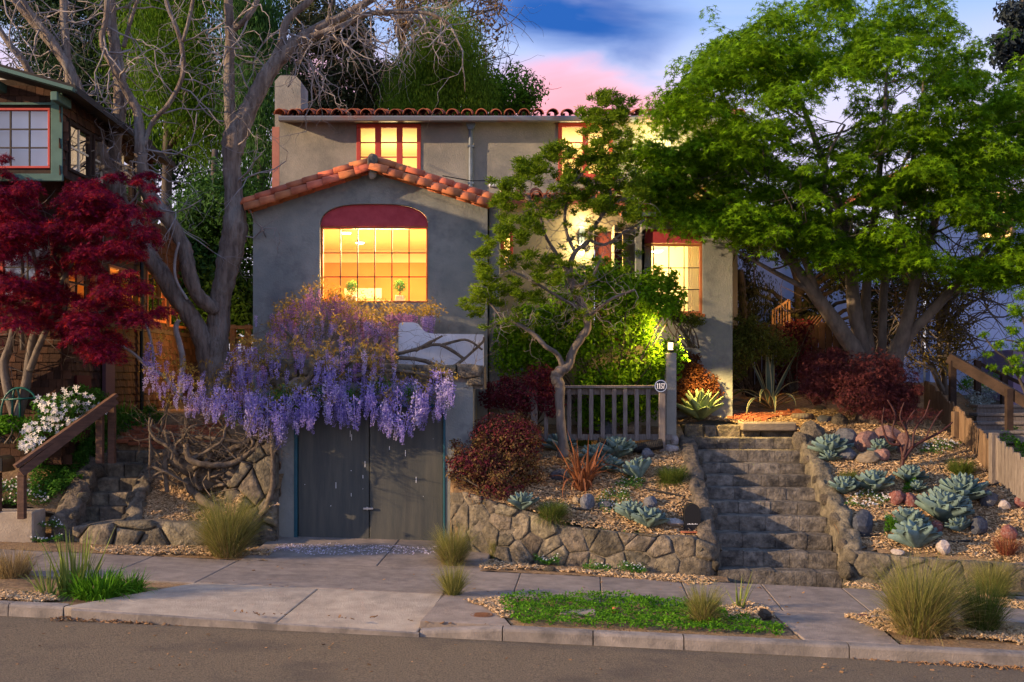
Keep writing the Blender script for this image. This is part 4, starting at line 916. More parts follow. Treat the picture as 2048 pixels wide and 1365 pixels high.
g = G(); g.beam((-6.79,LYf,3.42),(-6.79,26.4,3.42),.07,.08); g.obj('sill_band', WOODD, lh)
dk = thing('timber_railing', 'orange lit timber gate and railing between the shingle house and the grey house', 'railing', P(450,720,21))
for px in (404,466,496): 
    g = G(); p0 = P(px,650,21); g.box((p0.x-.05,20.95,1.8),(p0.x+.05,21.05,p0.z)); g.obj('post', WOODO, dk)
g = G(); g.box((X_(398,21),20.93,Z_(658,21)),(X_(504,21),21.07,Z_(652,21))); g.box((X_(398,21),20.97,Z_(678,21)),(X_(504,21),21.03,Z_(674,21))); g.obj('rail', WOODO, dk)
for k in range(9):
    px = 408+k*11; g = G(); g.box((X_(px,21)-.02,20.98,1.9),(X_(px,21)+.02,21.02,Z_(676,21))); g.obj('baluster', WOODO, dk)
lamp('POINT', (-5.9,22.2,3.3), 40, (1,.5,.15), .1)
# ---------------------------------------------------------------- pale neighbour on the right
nh = thing('pale_house', 'pale blue stucco house with bright upper windows behind the green maple', 'house', (9,24,1))
nx0, nx1, ny = X_(1470,24.5), X_(2500,24.5), 24.5; hz = [rectpoly(X_(a,ny),X_(b,ny),Z_(482,ny),Z_(378,ny)) for a, b in ((1955,2030),(2050,2140))]
g = G(); g.prism(rectpoly(X_(1860,ny), nx1, 0, 7.2), ny, ny+.25, hz); g.obj('wall', BLUEW, nh)
g = G(); g.box((nx0,ny+.4,0),(X_(1860,ny)-.003,ny+.6,5.6)); g.obj('rear_wall', BLUEW, nh)
for a, b in ((1955,2030),(2050,2140)): window(nh, X_(a,ny)+.003, X_(b,ny)-.003, Z_(482,ny)+.003, Z_(378,ny)-.003, ny-.02, 2, 2, mat('tan_frame',(.36,.24,.15)), mat('tan_bar',(.34,.22,.14)), .07, .03)
room(nh, X_(1930,ny), X_(2200,ny), ny+.26, ny+3, 4.8, 7, IVORY, IVORY); lamp('POINT', (X_(2030,ny),ny+1.2,6.3), 130, (1,.72,.42), .15)
g = G(); g.prism([(X_(1850,ny),7.2),(nx1,7.2),(nx1,7.36),(X_(1850,ny),7.36)], ny-.3, ny+6); g.obj('roof', TILED, nh)
g = G(); g.box((X_(2022,23),22.9,.5),(X_(2300,23),24.4,Z_(700,23))); g.obj('lean_to', mat('purple_panel',(.24,.17,.26)), nh)
nr = thing('stair_railing', 'dark timber stair rail sloping down in front of the pale blue wall', 'railing', P(1960,760,18.6))
g = G(); g.beam(P(1898,716,19),P(2110,838,17.6),.09,.17); g.obj('rail', WOODD, nr)
g = G(); g.beam(P(1948,722,20.4),P(2110,800,19.4),.05,.06); g.obj('back_rail', WOODD, nr)
for px, y0, y1, D in ((1905,722,790,18.95),(2018,778,860,18.1),(1955,722,775,20.3),(2008,750,800,20)):
    g = G(); a, b = P(px,y0,D), P(px,y1,D); g.box((a.x-.05,D-.05,b.z-.3),(a.x+.05,D+.05,a.z)); g.obj('post', WOODD, nr)
ns_ = thing('timber_steps', 'grey timber steps climbing to the pale blue house behind the picket fence', 'steps', P(2010,830,18.5))
for k in range(4):
    D = 18.0+k*.36; y = Z_(862,18)+k*.13; g = G(); g.bbox((X_(1955,D),D,y-.05),(X_(2150,D),D+.36,y),.008); g.box((X_(1955,D),D+.03,y-.2),(X_(2150,D),D+.06,y-.052)); g.obj('step', WOODG, ns_)
g = G(); nn = 18; vs = []
zside = lambda x, y: .55+min(y-15,4.4)*.36
V = []; Fq = []
for i in range(31):
    for j in range(41):
        x = 7.2+i*.3; y = 14.9+j*.25; V.append((x,y,zside(x,y)-.25+.05*noise.noise(Vector((x*2,y*2,0)))))
for i in range(30):
    for j in range(40): Fq.append((i*41+j,(i+1)*41+j,(i+1)*41+j+1,i*41+j+1))
o = link(npmesh('neighbour_bank', V, [Fq], SOIL, True), 'neighbour_bank'); o['kind'] = 'structure'
bf = thing('board_fence', 'dark board fence behind the variegated agave and shrubs', 'fence', (5,21.6,2))
for k in range(22):
    x = X_(1468,21.6)+k*.135; g = G(); zt = Z_(648,21.6)+R.uniform(-.04,.03)-(.0 if k < 16 else .1); g.bbox((x,21.6+R.uniform(-.01,.01),1.7),(x+.125,21.63,zt),.006); g.obj('board', WOODD, bf)
for z in (2.2,3.2): 
    g = G(); g.box((X_(1466,21.6),21.635,z),(X_(1700,21.6)+.5,21.68,z+.09)); g.obj('rail', WOODD, bf)
tl = thing('trellis', 'lamp lit timber trellis leaning above the dark board fence', 'trellis', P(1580,620,22))
a, b, c, e = P(1545,650,22), P(1578,650,22), P(1578,600,22), P(1545,622,22); g = G()
for p, q in ((a,b),(b,c),(c,e),(e,a)): g.beam(p,q,.04,.05,(0,1,0))
g.obj('frame', WOODO, tl)
for k in range(1,6):
    g = G(); g.beam(a+(b-a)*k/6,e+(c-e)*k/6,.02,.02,(0,1,0)); g.obj('slat', WOODO, tl)
for k in range(8):
    g = G(); g.beam(P(1600+k*7,655,22),P(1620+k*7,632,22),.02,.02,(0,1,0)); g.obj('slat', WOODO, tl)
lamp('POINT', P(1600,600,21.3), 14, (1,.5,.15), .06)
# ---------------------------------------------------------------- foliage helpers
def frames(nrm, spin):
    n = nrm/np.maximum(1e-6, np.linalg.norm(nrm, axis=1, keepdims=True)); a = np.where(np.abs(n[:, 2:3]) < .9, np.array([[0,0,1.]]), np.array([[1.,0,0]]))
    t = np.cross(a, n); t /= np.linalg.norm(t, axis=1, keepdims=True); b = np.cross(n, t)
    c, s = np.cos(spin)[:,None], np.sin(spin)[:,None]
    return t*c+b*s, -t*s+b*c, n
def frames_dir(d, nrm):     # x axis along d
    d = d/np.linalg.norm(d, axis=1, keepdims=True); n = nrm-d*(nrm*d).sum(1, keepdims=True); n /= np.maximum(1e-6, np.linalg.norm(n, axis=1, keepdims=True)); return d, np.cross(n, d), n
def place(T, pos, fr, size):
    tv = np.array(T[0], float); tf = np.array(T[1]); x, y, z = fr; n = len(pos); size = np.broadcast_to(size, (n,))
    V = pos[:,None,:]+size[:,None,None]*(tv[None,:,0:1]*x[:,None,:]+tv[None,:,1:2]*y[:,None,:]+tv[None,:,2:3]*z[:,None,:])
    Fa = (tf[None]+(np.arange(n)*len(tv))[:,None,None]).reshape(-1, tf.shape[1]); return V.reshape(-1,3), Fa
def star(lobes=5, spread=2.2, w=.2, base=.16):
    v = [(0,0,0)]; f = []
    for k in range(lobes):
        a = -spread+2*spread*k/(lobes-1); L_ = 1-.35*abs(a)/spread; i = len(v)
        v += [(base*math.cos(a-.5)*1.4,base*math.sin(a-.5)*1.4,.02),(L_*math.cos(a),L_*math.sin(a),-.12*L_),(base*math.cos(a+.5)*1.4,base*math.sin(a+.5)*1.4,.02)]
        f += [(0,i,i+1),(0,i+1,i+2)]
    return v, f
LEAF = ([(0,0,0),(.45,.24,.05),(1,0,-.06),(.45,-.24,.05)], [(0,1,2),(0,2,3)])
LEAFN = ([(0,0,0),(.4,.12,.02),(1,0,-.05),(.4,-.12,.02)], [(0,1,2),(0,2,3)])
STAR = star(); STAR7 = star(5, 2.0, base=.10)
def mesh_leaves(name, T, pos, fr, size, m, parent, kind=None, extra=None):
    V, Fa = place(T, pos, fr, size)
    if extra is not None: V = np.vstack([V, extra[0]]); Fa = np.vstack([Fa, extra[1]])
    o = link(npmesh(name, V, [Fa], m), name, parent)
    if kind: o['kind'] = kind
    return o
def pads(cl, n, flat=.25, droop=.25):
    """leaf points on drooping pads: cl = (cx,cy,cz,rx,ry) rows"""
    cl = np.array(cl); k = rng.integers(0, len(cl), n); w = cl[:,3]*cl[:,4]; k = rng.choice(len(cl), n, p=w/w.sum()); c = cl[k]
    r = np.sqrt(rng.random(n)); a = rng.random(n)*2*pi; dx, dy = r*np.cos(a), r*np.sin(a)
    pos = np.stack([c[:,0]+dx*c[:,3], c[:,1]+dy*c[:,4], c[:,2]+c[:,3]*flat*(rng.normal(0,.35,n)+.6*(1-r*r))-droop*c[:,3]*r**2.2], 1)
    nrm = np.stack([dx*.7, dy*.7, np.full(n,.75)], 1)+rng.normal(0,.38,(n,3)); return pos, nrm
def blob(cl, n, inner=.55):
    """leaf points through ellipsoids, denser towards the outside: cl = (x,y,z,rx,ry,rz)"""
    cl = np.array(cl); w = (cl[:,3]*cl[:,5])**1.0; k = rng.choice(len(cl), n, p=w/w.sum()); c = cl[k]
    d = rng.normal(0,1,(n,3)); d /= np.linalg.norm(d, axis=1, keepdims=True); r = inner+(1.04-inner)*rng.random(n)**.6
    lump = np.array([1+.22*noise.noise(Vector(c[i,:3]*2+d[i]*2.4)) for i in range(n)]) if n < 30000 else 1+.1*np.sin(d[:,0]*7+c[:,0])*np.cos(d[:,2]*6+c[:,1])
    pos = c[:,:3]+d*c[:,3:6]*(r*lump)[:,None]; return pos, d+rng.normal(0,.5,(n,3))+np.array([0,0,.25])
def limb(Gm, pts, n=9, lump=.25, sub=6, seed=0):
    ps, rs = pxpath(pts, sub); Gm.tube(ps, rs, n, lump, seed); return ps, rs
def twig(Gm, p, d, Ln, r, depth, crook=.6, up=.0, n=4, kids=(2,3), out=None):
    """a crooked twig that forks; OUT collects the tips"""
    pts = [Vector(p)]; d = Vector(d).normalized(); k = 5; rads = [r]
    for i in range(k):
        d = (d+Vector((R.gauss(0,crook),R.gauss(0,crook*.8),R.gauss(up,crook)))*.6).normalized(); pts.append(pts[-1]+d*Ln/k); rads.append(r*(1-.55*(i+1)/k))
    Gm.tube(pts, rads, n)
    if out is not None: out.append((pts[-1].copy(), d.copy()))
    if depth > 0:
        for _ in range(R.randint(*kids)):
            j = R.randint(1, k); dd = (pts[j]-pts[j-1]).normalized(); dd = (dd+Vector((R.gauss(0,.8),R.gauss(0,.7),R.gauss(up,.8)))).normalized()
            twig(Gm, pts[j], dd, Ln*R.uniform(.5,.8), rads[j]*.7, depth-1, crook, up, n if depth > 1 else 3, kids, out)
def blade_strip(nseg=4):
    return nseg
def tuft(name, label, cat, loc, h, n, w, m, spread=.5, curve=.8, base=.08, lean=(0,0), group=None, part='blade_tuft', m2=None, n2=0, nseg=4, seed=1):
    """a grass clump: bent tapering blades rising from one base"""
    o = thing(name, label, cat, loc, group); rs = np.random.default_rng(seed)
    def make(n, m, hs, sp, nm):
        a = rs.random(n)*2*pi; rr_ = base*np.sqrt(rs.random(n)); L_ = h*hs*rs.uniform(.55,1.05,n); th = np.abs(rs.normal(0,sp,n)); th = np.clip(th,0,1.35); cv = curve*rs.uniform(.4,1.2,n)*(.4+th)
        az = a+rs.normal(0,.5,n); dx, dy = np.cos(az), np.sin(az); V = np.zeros((n,(nseg+1)*2,3)); wd = np.stack([-dy,dx,np.zeros(n)],1); px = np.stack([rr_*np.cos(a),rr_*np.sin(a),np.full(n,-.03)],1)
        tw = rs.normal(0,.8,n)[:,None]; wd = wd*np.cos(tw)+np.stack([dx,dy,np.zeros(n)],1)*np.sin(tw)
        for k in range(nseg+1):
            f = k/nseg; ww = w*(1-f**1.6)*rs.uniform(.7,1.2,n)*.5+.0004
            V[:,2*k] = px-wd*ww[:,None]; V[:,2*k+1] = px+wd*ww[:,None]
            ang = th+cv*f; step = L_/nseg
            px = px+np.stack([np.sin(ang)*dx*step+lean[0]*step*f,np.sin(ang)*dy*step+lean[1]*step*f,np.cos(ang)*step],1)
        fb = np.array([(2*k,2*k+1,2*k+3,2*k+2) for k in range(nseg)]); Fa = (fb[None]+(np.arange(n)*(nseg+1)*2)[:,None,None]).reshape(-1,4)
        q = link(npmesh(nm, V.reshape(-1,3), [Fa], m), nm, o, Matrix.Identity(4)); q['kind'] = 'stuff'
    make(n, m, 1, spread, part)
    if n2: make(n2, m2, .75, spread*1.5, 'dry_blades')
    return o
def dup(root, loc, label=None, rz=0, s=1, group=None, m=None):
    r = root.copy(); COL.objects.link(r); r.location = loc; r.rotation_euler = (0,0,rz); r.scale = (s,s,s)
    if label: r['label'] = label
    if group: r['group'] = group
    for ch in root.children:
        c = ch.copy(); COL.objects.link(c); c.parent = r
        for q in ch.children:
            d = q.copy(); COL.objects.link(d); d.parent = c
    return r
# ---------------------------------------------------------------- the big bare tree on the left
bt = thing('bare_tree', 'big leafless grey tree with leaning trunks beside the grey house', 'tree', P(430,800,18.6))
Dt = 18.6; trunk = G(); twg = G(); paths = []
def BL(pts, n=10, lump=.22, tw=True):
    ps, rs = limb(trunk, [(a,b,c if len(q:=(a,b,c,d))==4 else Dt,d) for a,b,c,d in pts], n, lump, 7, len(paths)); paths.append((ps, rs)); return ps, rs
BL([(428,800,18.6,34),(432,720,18.6,27),(436,650,18.6,23),(443,590,18.6,21),(458,520,18.6,24),(470,460,18.6,25),(468,400,18.6,19),(464,330,18.6,18),(470,275,18.6,24),(500,215,18.7,18),(535,150,18.8,16),(580,95,18.9,14),(640,55,19,10),(700,25,19.1,8),(790,-30,19.2,6)], 14, .2)
BL([(468,300,18.6,17),(460,230,18.55,12),(458,150,18.5,11),(460,70,18.5,10),(456,-10,18.5,9),(455,-160,18.5,7)])
BL([(462,62,18.5,8),(490,40,18.4,6.5),(515,0,18.4,6),(540,-80,18.3,5)], 8)
BL([(425,760,18.55,24),(408,690,18.5,20),(385,640,18.45,19),(350,590,18.4,18),(310,530,18.35,18),(275,470,18.3,18),(248,420,18.3,18),(228,380,18.3,17),(208,320,18.2,14),(185,255,18.1,13),(160,190,18.1,12),(128,120,18,11),(80,60,18,9),(30,0,17.9,8),(-30,-80,17.9,6)], 12)
BL([(212,340,18.2,12),(188,260,18.05,10),(160,190,18,10),(130,125,17.9,9),(95,70,17.9,8),(50,10,17.9,6),(20,-60,17.8,5)], 8)
BL([(238,395,18.3,17),(232,350,18.4,15),(228,300,18.4,14),(238,235,18.5,13),(240,170,18.5,13),(232,110,18.5,12),(224,50,18.5,10),(222,-20,18.5,8),(220,-140,18.5,6)])
BL([(232,440,18.3,19),(205,405,18.2,16),(165,375,18.1,15),(120,348,18,14),(85,318,17.9,13),(65,285,17.9,12),(50,245,17.8,10),(25,215,17.8,9),(-10,180,17.7,8),(-60,150,17.7,6)])
BL([(82,300,17.9,9),(80,240,17.9,8),(68,170,17.9,7.5),(45,120,17.8,7),(12,80,17.8,6),(-30,10,17.8,5)], 8)
BL([(432,620,18.5,16),(398,595,18.3,14),(378,545,18.2,15),(370,500,18.2,14),(350,460,18.2,14),(322,420,18.1,14),(294,385,18.1,14),(284,340,18.1,13),(280,290,18.1,11),(274,225,18.1,9),(252,180,18.1,8),(225,130,18,7),(204,85,18,6),(212,35,18,5.5),(216,-30,18,5)])
BL([(288,292,18.1,5),(305,245,18.1,5),(340,205,18.1,5),(365,150,18.1,5),(362,85,18.1,4.6),(335,10,18.1,4),(325,-40,18.1,4)], 6)
BL([(365,84,18.1,4),(378,40,18.1,3.8),(392,-30,18.1,3.5)], 6)
BL([(140,170,18,9),(132,90,18,8.5),(128,30,18,8),(126,-60,18,7)], 8)
BL([(247,95,18.5,5),(262,40,18.5,4),(285,-30,18.5,3.5)], 6)
BL([(530,150,18.8,10),(560,95,18.9,9),(575,40,18.9,8),(620,0,19,7),(660,-60,19,6)], 8)
BL([(590,85,18.9,8),(640,68,18.9,7),(690,50,18.9,6),(730,30,18.9,5.5),(790,24,18.9,5),(860,28,18.9,4),(900,50,18.9,3)], 8)
trunk.obj('trunk', BARK, bt, True)
st_ = G(); p0, p1 = P(124,352,17.98), P(104,342,17.72); st_.tube([p0,(p0+p1)/2,p1], [.085,.08,.078], 12); sto = st_.obj('cut_stub', BARK, bt, True)
g = G(); d_ = (p1-p0).normalized(); g.tube([p1+d_*.001,p1+d_*.006], [.074,.072], 12); g.obj('cut_face', mat('cut_wood',(.50,.32,.15),(.60,.42,.22),20,4,.9), sto)
for ps, rs in paths:
    for i in range(len(ps)//3, len(ps), 2):
        if ps[i].z < 4.6 or R.random() < .45: continue
        d = Vector((R.gauss(0,1), R.gauss(0,.5), R.gauss(.1,.8)))
        twig(twg, ps[i], d, R.uniform(.6,1.5), min(.018, rs[i]*.35), 2, .7, -.05, 5, (2,3))
for px, py in ((560,60),(600,85),(630,60),(660,62),(690,50),(720,40),(760,28),(800,24),(840,28),(880,35),(900,50),(620,120),(590,100),(740,30),(660,55),(700,52),(780,26),(820,26)):
    for _ in range(2):
        twig(twg, P(px,py,18.9), (R.gauss(.4,.8), R.gauss(0,.4), -1+R.gauss(0,.5)), R.uniform(.7,1.25), .017, 2, .75, -.12, 5, (2,3))
twg.obj('twigs', TWIG, bt, True, 'stuff')
# ---------------------------------------------------------------- green maple, right
gm = thing('maple_tree', 'broad green maple with several trunks spreading over the right hand garden', 'tree', P(1735,790,19.4))
tk = G(); gp = []
for pts in ([(1722,800,19.3,34),(1712,711,19.2,22),(1684,665,19.1,19),(1660,630,19,17),(1630,590,18.9,15),(1580,520,18.8,11),(1510,450,18.7,8),(1430,400,18.6,5),(1350,350,18.6,3)],
            [(1734,800,19.4,30),(1730,714,19.4,19),(1716,660,19.4,17),(1706,600,19.4,16),(1702,540,19.5,14),(1685,440,19.5,11),(1645,320,19.5,8),(1600,200,19.5,5),(1560,110,19.5,3)],
            [(1740,800,19.5,22),(1740,705,19.6,13),(1732,640,19.6,12),(1734,560,19.6,11),(1750,430,19.7,9),(1765,280,19.7,6),(1775,130,19.7,3)],
            [(1752,800,19.5,20),(1763,705,19.6,11),(1765,640,19.6,10),(1770,560,19.7,9),(1795,430,19.7,7),(1835,280,19.7,5),(1850,130,19.7,3)],
            [(1775,800,19.4,30),(1792,705,19.2,19),(1806,670,19.1,17),(1818,625,19,15),(1826,580,19,12),(1850,500,18.9,10),(1885,400,18.9,7),(1920,280,18.9,4)],
            [(1800,705,19.3,14),(1822,665,19.1,13),(1852,635,19,12),(1885,600,18.9,11),(1930,550,18.8,8),(2000,470,18.7,5),(2080,400,18.7,3)],
            [(1640,600,18.95,9),(1600,500,18.6,7),(1560,420,18.4,5),(1480,330,18.3,3)],[(1700,500,19.4,8),(1660,420,18.8,6),(1650,330,18.4,4),(1690,250,18.3,3)],[(1835,560,19,7),(1800,470,18.6,5),(1790,380,18.4,4),(1820,300,18.3,3)],
            [(1625,585,18.9,7),(1540,540,18.6,5),(1470,500,18.5,3)],[(1880,600,18.9,6),(1950,570,18.6,4),(2020,560,18.5,3)]):
    ps, rs = limb(tk, [(a,b,c,d*.86) for a,b,c,d in pts], 9, .16, 6, len(gp)); gp.append((ps, rs))
tk.obj('trunk', BARKL, gm, True)
tw = G(); tips = []
for ps, rs in gp:
    for i in range(len(ps)//3, len(ps), 2):
        if ps[i].z < 4.2: continue
        d = Vector((R.gauss(0,1), R.gauss(-.15,.9), abs(R.gauss(.3,.3)))); twig(tw, ps[i], d, R.uniform(.7,1.4), min(.022,rs[i]*.5), 2, .35, .06, 4, (2,3), tips)
tw.obj('branches', BARKD, gm, True, 'stuff')
CR = [(1262,300),(1300,235),(1365,160),(1430,70),(1500,55),(1570,5),(1650,-5),(1700,-40),(1870,-30),(1905,40),(1960,75),(1985,150),(2070,130),(2150,300),(2120,540),(2000,590),(1930,560),(1860,545),(1780,545),(1690,520),(1640,540),(1580,500),(1500,490),(1450,470),(1380,455),(1320,430),(1275,390),(1255,340)]
gaps = ((1570,290,48,24),(1640,330,30,18),(1500,210,26,14),(1830,190,34,12),(1690,190,60,16),(1720,240,60,12),(1640,225,40,14),(1800,420,40,22),(1700,440,36,22),(1880,470,50,24),(1760,340,30,16))
cl = []; tries = 0
while len(cl) < 480 and tries < 16000:
    tries += 1; px, py = R.uniform(1250,2150), R.uniform(-40,600)
    if not inpoly(px, py, CR): continue
    if any(((px-a)/(c+22))**2+((py-b)/(e+14))**2 < 1 for a,b,c,e in gaps) and R.random() < .93: continue
    edge = min(abs(px-1700)/450, 1); yc = (py-250)/300
    dep = 2.3*math.sqrt(max(.05, 1-min(1,(px-1700)**2/480**2)*.8-min(1,yc*yc)*.4)); D = 19.0+R.uniform(-1,1)*dep
    if py > 430 and D > 19: D = 19-R.random()*1.6
    if px < 1420 : D = min(D, 18.9+.25*R.random()-.9*R.random())
    p = P(px, py, D); r = R.uniform(.20,.48)*(1.15 if D < 18.8 else 1)
    cl.append((p.x, p.y, p.z, r, r))
for _ in range(46): p = P(R.uniform(1290,1480), R.uniform(300,430), R.uniform(18.0,18.8)); r = R.uniform(.16,.3); cl.append((p.x,p.y,p.z,r,r))
for q, d in tips:
    if R.random() < .35: cl.append((q.x,q.y,q.z,.22,.22))
pos, nrm = pads(cl, 104000, .36, .36)
keep = np.array([inpoly(CX+p[0]/p[1]*F, HZ-(p[2]-CZ)/p[1]*F, CR) or rng.random() < .45 for p in pos]); pos, nrm = pos[keep], nrm[keep]; n = len(pos)
mesh_leaves('crown', STAR, pos, frames(nrm, rng.random(n)*2*pi), rng.uniform(.06,.105,n), LMAPLE, gm)
# ---------------------------------------------------------------- red maple, left
rmt = thing('red_maple', 'dark red Japanese maple with pale slender stems in front of the shingle house', 'tree', P(30,830,17))
tk = G(); gp = []
for pts in ([(32,835,16.9,12),(18,790,16.9,10),(8,730,16.9,9),(20,690,16.9,8),(30,640,16.9,6),(45,560,16.8,4),(40,470,16.8,3)],[(34,835,16.9,13),(50,780,16.9,10),(62,700,16.8,9),(75,640,16.7,8),(78,600,16.7,6),(70,520,16.6,4),(40,430,16.6,3)],[(60,740,16.8,8),(75,700,16.7,7),(100,640,16.6,6),(115,580,16.5,5),(160,500,16.5,3)],[(20,700,16.9,7),(-5,760,17,8),(-20,800,17,8)],[(78,660,16.7,4),(150,630,16.5,3),(230,625,16.4,2)],[(45,700,16.8,5),(40,620,16.6,4),(20,560,16.5,3)]):
    gp.append(limb(tk, pts, 8, .12))
tk.obj('trunk', BARKL, rmt, True)
tw = G()
for ps, rs in gp:
    for i in range(len(ps)//3, len(ps), 3): twig(tw, ps[i], (R.gauss(.3,.9),R.gauss(0,.7),R.gauss(.2,.3)), R.uniform(.5,1.0), .010, 2, .3, .02, 3)
tw.obj('branches', BARKL, rmt, True, 'stuff')
CRR = [(-60,330),(60,350),(120,340),(190,380),(250,420),(300,470),(310,520),(270,560),(320,600),(330,630),(280,650),(240,640),(250,690),(200,720),(150,690),(60,660),(0,640),(-60,700)]
cl = []
while len(cl) < 210:
    px, py = R.uniform(-60,330), R.uniform(320,720)
    if not inpoly(px, py, CRR): continue
    if any(((px-a)/c)**2+((py-b)/e)**2 < 1 for a,b,c,e in ((60,520,46,32),(160,565,36,24),(310,590,26,24))) and R.random() < .8: continue
    if (px-115)**2+(py-350)**2 < 3000: continue
    p = P(px, py, 16.1+R.uniform(-.9,.9)); r = R.uniform(.14,.32); cl.append((p.x,p.y,p.z,r,r))
for _ in range(26):
    px = R.choice((R.uniform(-40,55),R.uniform(180,320))); p = P(px, 260+abs(px-100)*.55+R.uniform(0,120), 16.2+R.uniform(-.4,.4)); cl.append((p.x,p.y,p.z,.12,.12))
for _ in range(12): p = P(R.uniform(225,320), R.uniform(330,470), 17.0); cl.append((p.x,p.y,p.z,.14,.14))
pos, nrm = pads(cl, 38000, .3, .35); n = len(pos)
mesh_leaves('crown', STAR7, pos, frames(nrm, rng.random(n)*2*pi), rng.uniform(.05,.085,n), LRED, rmt)
# ---------------------------------------------------------------- crooked small tree in the middle
ct = thing('crooked_tree', 'small twisted tree with green needle tufts in front of the wooden railing', 'tree', P(1125,905,17.3))
tk = G(); gp = []
for pts in ([(1127,915,17.3,13),(1122,850,17.3,9),(1120,795,17.3,9.5),(1119,770,17.3,11),(1112,755,17.3,12),(1122,741,17.3,12),(1138,730,17.3,9),(1144,705,17.3,8.5),(1162,676,17.3,8),(1175,655,17.3,8),(1171,623,17.3,8),(1158,600,17.3,7.5),(1146,575,17.3,7),(1140,540,17.3,6),(1150,505,17.2,5),(1176,484,17.2,4.5),(1180,465,17.2,4),(1205,430,17.2,3.5),(1220,390,17.2,3),(1205,320,17.2,2.5),(1210,250,17.2,2)],
            [(1126,735,17.3,6),(1114,708,17.2,5),(1090,692,17.1,5),(1063,665,17.1,4.5),(1027,644,17.0,3.5),(1000,630,17,2.5),(975,600,17,2)],
            [(1172,625,17.3,6),(1150,612,17.2,4),(1110,590,17.1,3),(1060,560,17,2.5),(1020,540,17,2)],
            [(1144,560,17.3,5),(1120,520,17.2,4),(1090,470,17.1,3),(1075,420,17.1,2.5),(1040,380,17.1,2)],[(1178,480,17.2,3.5),(1210,490,17.3,3),(1240,470,17.3,2.5),(1290,440,17.3,2)],
            [(1172,640,17.3,4),(1220,600,17.1,3),(1270,580,17,2)],[(1150,505,17.2,3.5),(1130,450,17.2,3),(1140,380,17.2,2.5),(1180,330,17.2,2)],[(1146,575,17.3,4),(1180,560,17.1,3),(1200,520,17.1,2)]):
    gp.append(limb(tk, pts, 9, .35, 6, len(gp)))
tk.obj('trunk', BARKL, ct, True)
tw = G(); tips = []
for ps, rs in gp[:]:
    for i in range(len(ps)//2 if ps is gp[0][0] else len(ps)//4, len(ps), 1):
        if ps[i].z < 3.1: continue
        twig(tw, ps[i], (R.gauss(0,1),R.gauss(0,.45),R.gauss(0,.7)), R.uniform(.3,.6), .007, 2, .75, .0, 3, (1,3), tips)
tw.obj('twigs', TWIG, ct, True, 'stuff')
spots = [(890,50),(1030,80),(850,200),(930,160),(480,460),(400,520),(330,560),(560,410),(650,360),(700,380),(600,450),(720,480),(860,400),(900,440),(760,610),(830,600),(300,670),(460,740),(510,810),(550,760),(320,800),(300,860),(420,860),(280,920),(240,975),(200,1050),(320,1010),(430,990),(520,1040),(610,1000),(600,1080),(230,1120),(190,1200),(200,1260),(260,1230),(85,1305),(330,1180),(420,1200),(500,1210),(680,640),(640,700),(880,720),(950,730),(1080,700),(1100,760),(700,560),(750,520),(1000,480),(950,560),(1060,560),(1130,600),(1150,540),(1000,200),(960,260),(1050,330),(900,250),(820,130),(1000,120),(880,300),(940,350),(1000,400),(430,480),(370,590),(380,640),(520,500),(780,420),(860,560),(920,640),(840,680)]
cl = []
for a, b in spots:
    for _ in range(6):
        p = P(900+a/2.967+R.gauss(0,13), 180+b/2.967+R.gauss(0,11), 17.15+R.uniform(-.5,.35)); r = R.uniform(.06,.115); cl.append((p.x,p.y,p.z,r,r,r*.75))
for q, d in tips:
    if R.random() < .10: cl.append((q.x,q.y,q.z,.06,.06,.05))
pos, nrm = blob(cl, 56000, .15); n = len(pos); d = rng.normal(0,1,(n,3)); d[:,2] = np.abs(d[:,2])*.6+.1
mesh_leaves('crown', LEAFN, pos, frames_dir(d, nrm), rng.uniform(.05,.085,n), LPINE, ct)
# ---------------------------------------------------------------- trees behind the houses
def back_tree(name, label, trunk_pts, blobs, n, m, size, T=LEAF, hang=False, tk_m=BARKD, inner=.3, ntw=0, group='trees behind the houses'):
    p0 = P(*trunk_pts[0][:3]); o = thing(name, label, 'tree', p0, group); g = G(); ps, rs = limb(g, trunk_pts, 8, .12)
    for b in blobs[::3]:
        c = Vector(b[:3]); q = min(ps, key=lambda v: (v-c).length+abs(v.z-c.z+.8)); g.tube([q,(q+c)/2+Vector((0,0,.2)),c], [.06,.04,.015], 5)
    for _ in range(ntw):
        b = R.choice(blobs); twig(g, b[:3], (R.gauss(0,1),R.gauss(0,.5),R.gauss(.2,.7)), R.uniform(.8,1.6), .02, 1, .5, 0, 3)
    g.obj('trunk', tk_m, o, True); pos, nrm = blob(blobs, n, inner); n = len(pos)
    if hang:
        d = np.stack([rng.normal(0,.25,n),rng.normal(0,.25,n),-np.ones(n)],1); fr = frames_dir(d, nrm)
    else: fr = frames(nrm, rng.random(n)*2*pi)
    mesh_leaves('crown', T, pos, fr, rng.uniform(.6,1.2,n)*size, m, o); return o
def blobs_px(poly, k, D, dd, r0, r1, fz=1.0):
    out = []; xs = [a for a,b in poly]; ys = [b for a,b in poly]
    while len(out) < k:
        px, py = R.uniform(min(xs),max(xs)), R.uniform(min(ys),max(ys))
        if inpoly(px, py, poly):
            p = P(px, py, D+R.uniform(-dd,dd)); r = R.uniform(r0,r1); out.append((p.x,p.y,p.z,r,r,r*fz))
    return out
back_tree('dark_conifer', 'tall black green conifer behind the shingle house roof', [(130,600,30,16),(130,200,30,12),(135,-200,30,8)], blobs_px([(-60,-120),(230,-120),(240,120),(210,330),(100,200),(-60,140)],70,30,1.8,.5,1.2,.8), 40000, LDARK, .19, LEAFN)
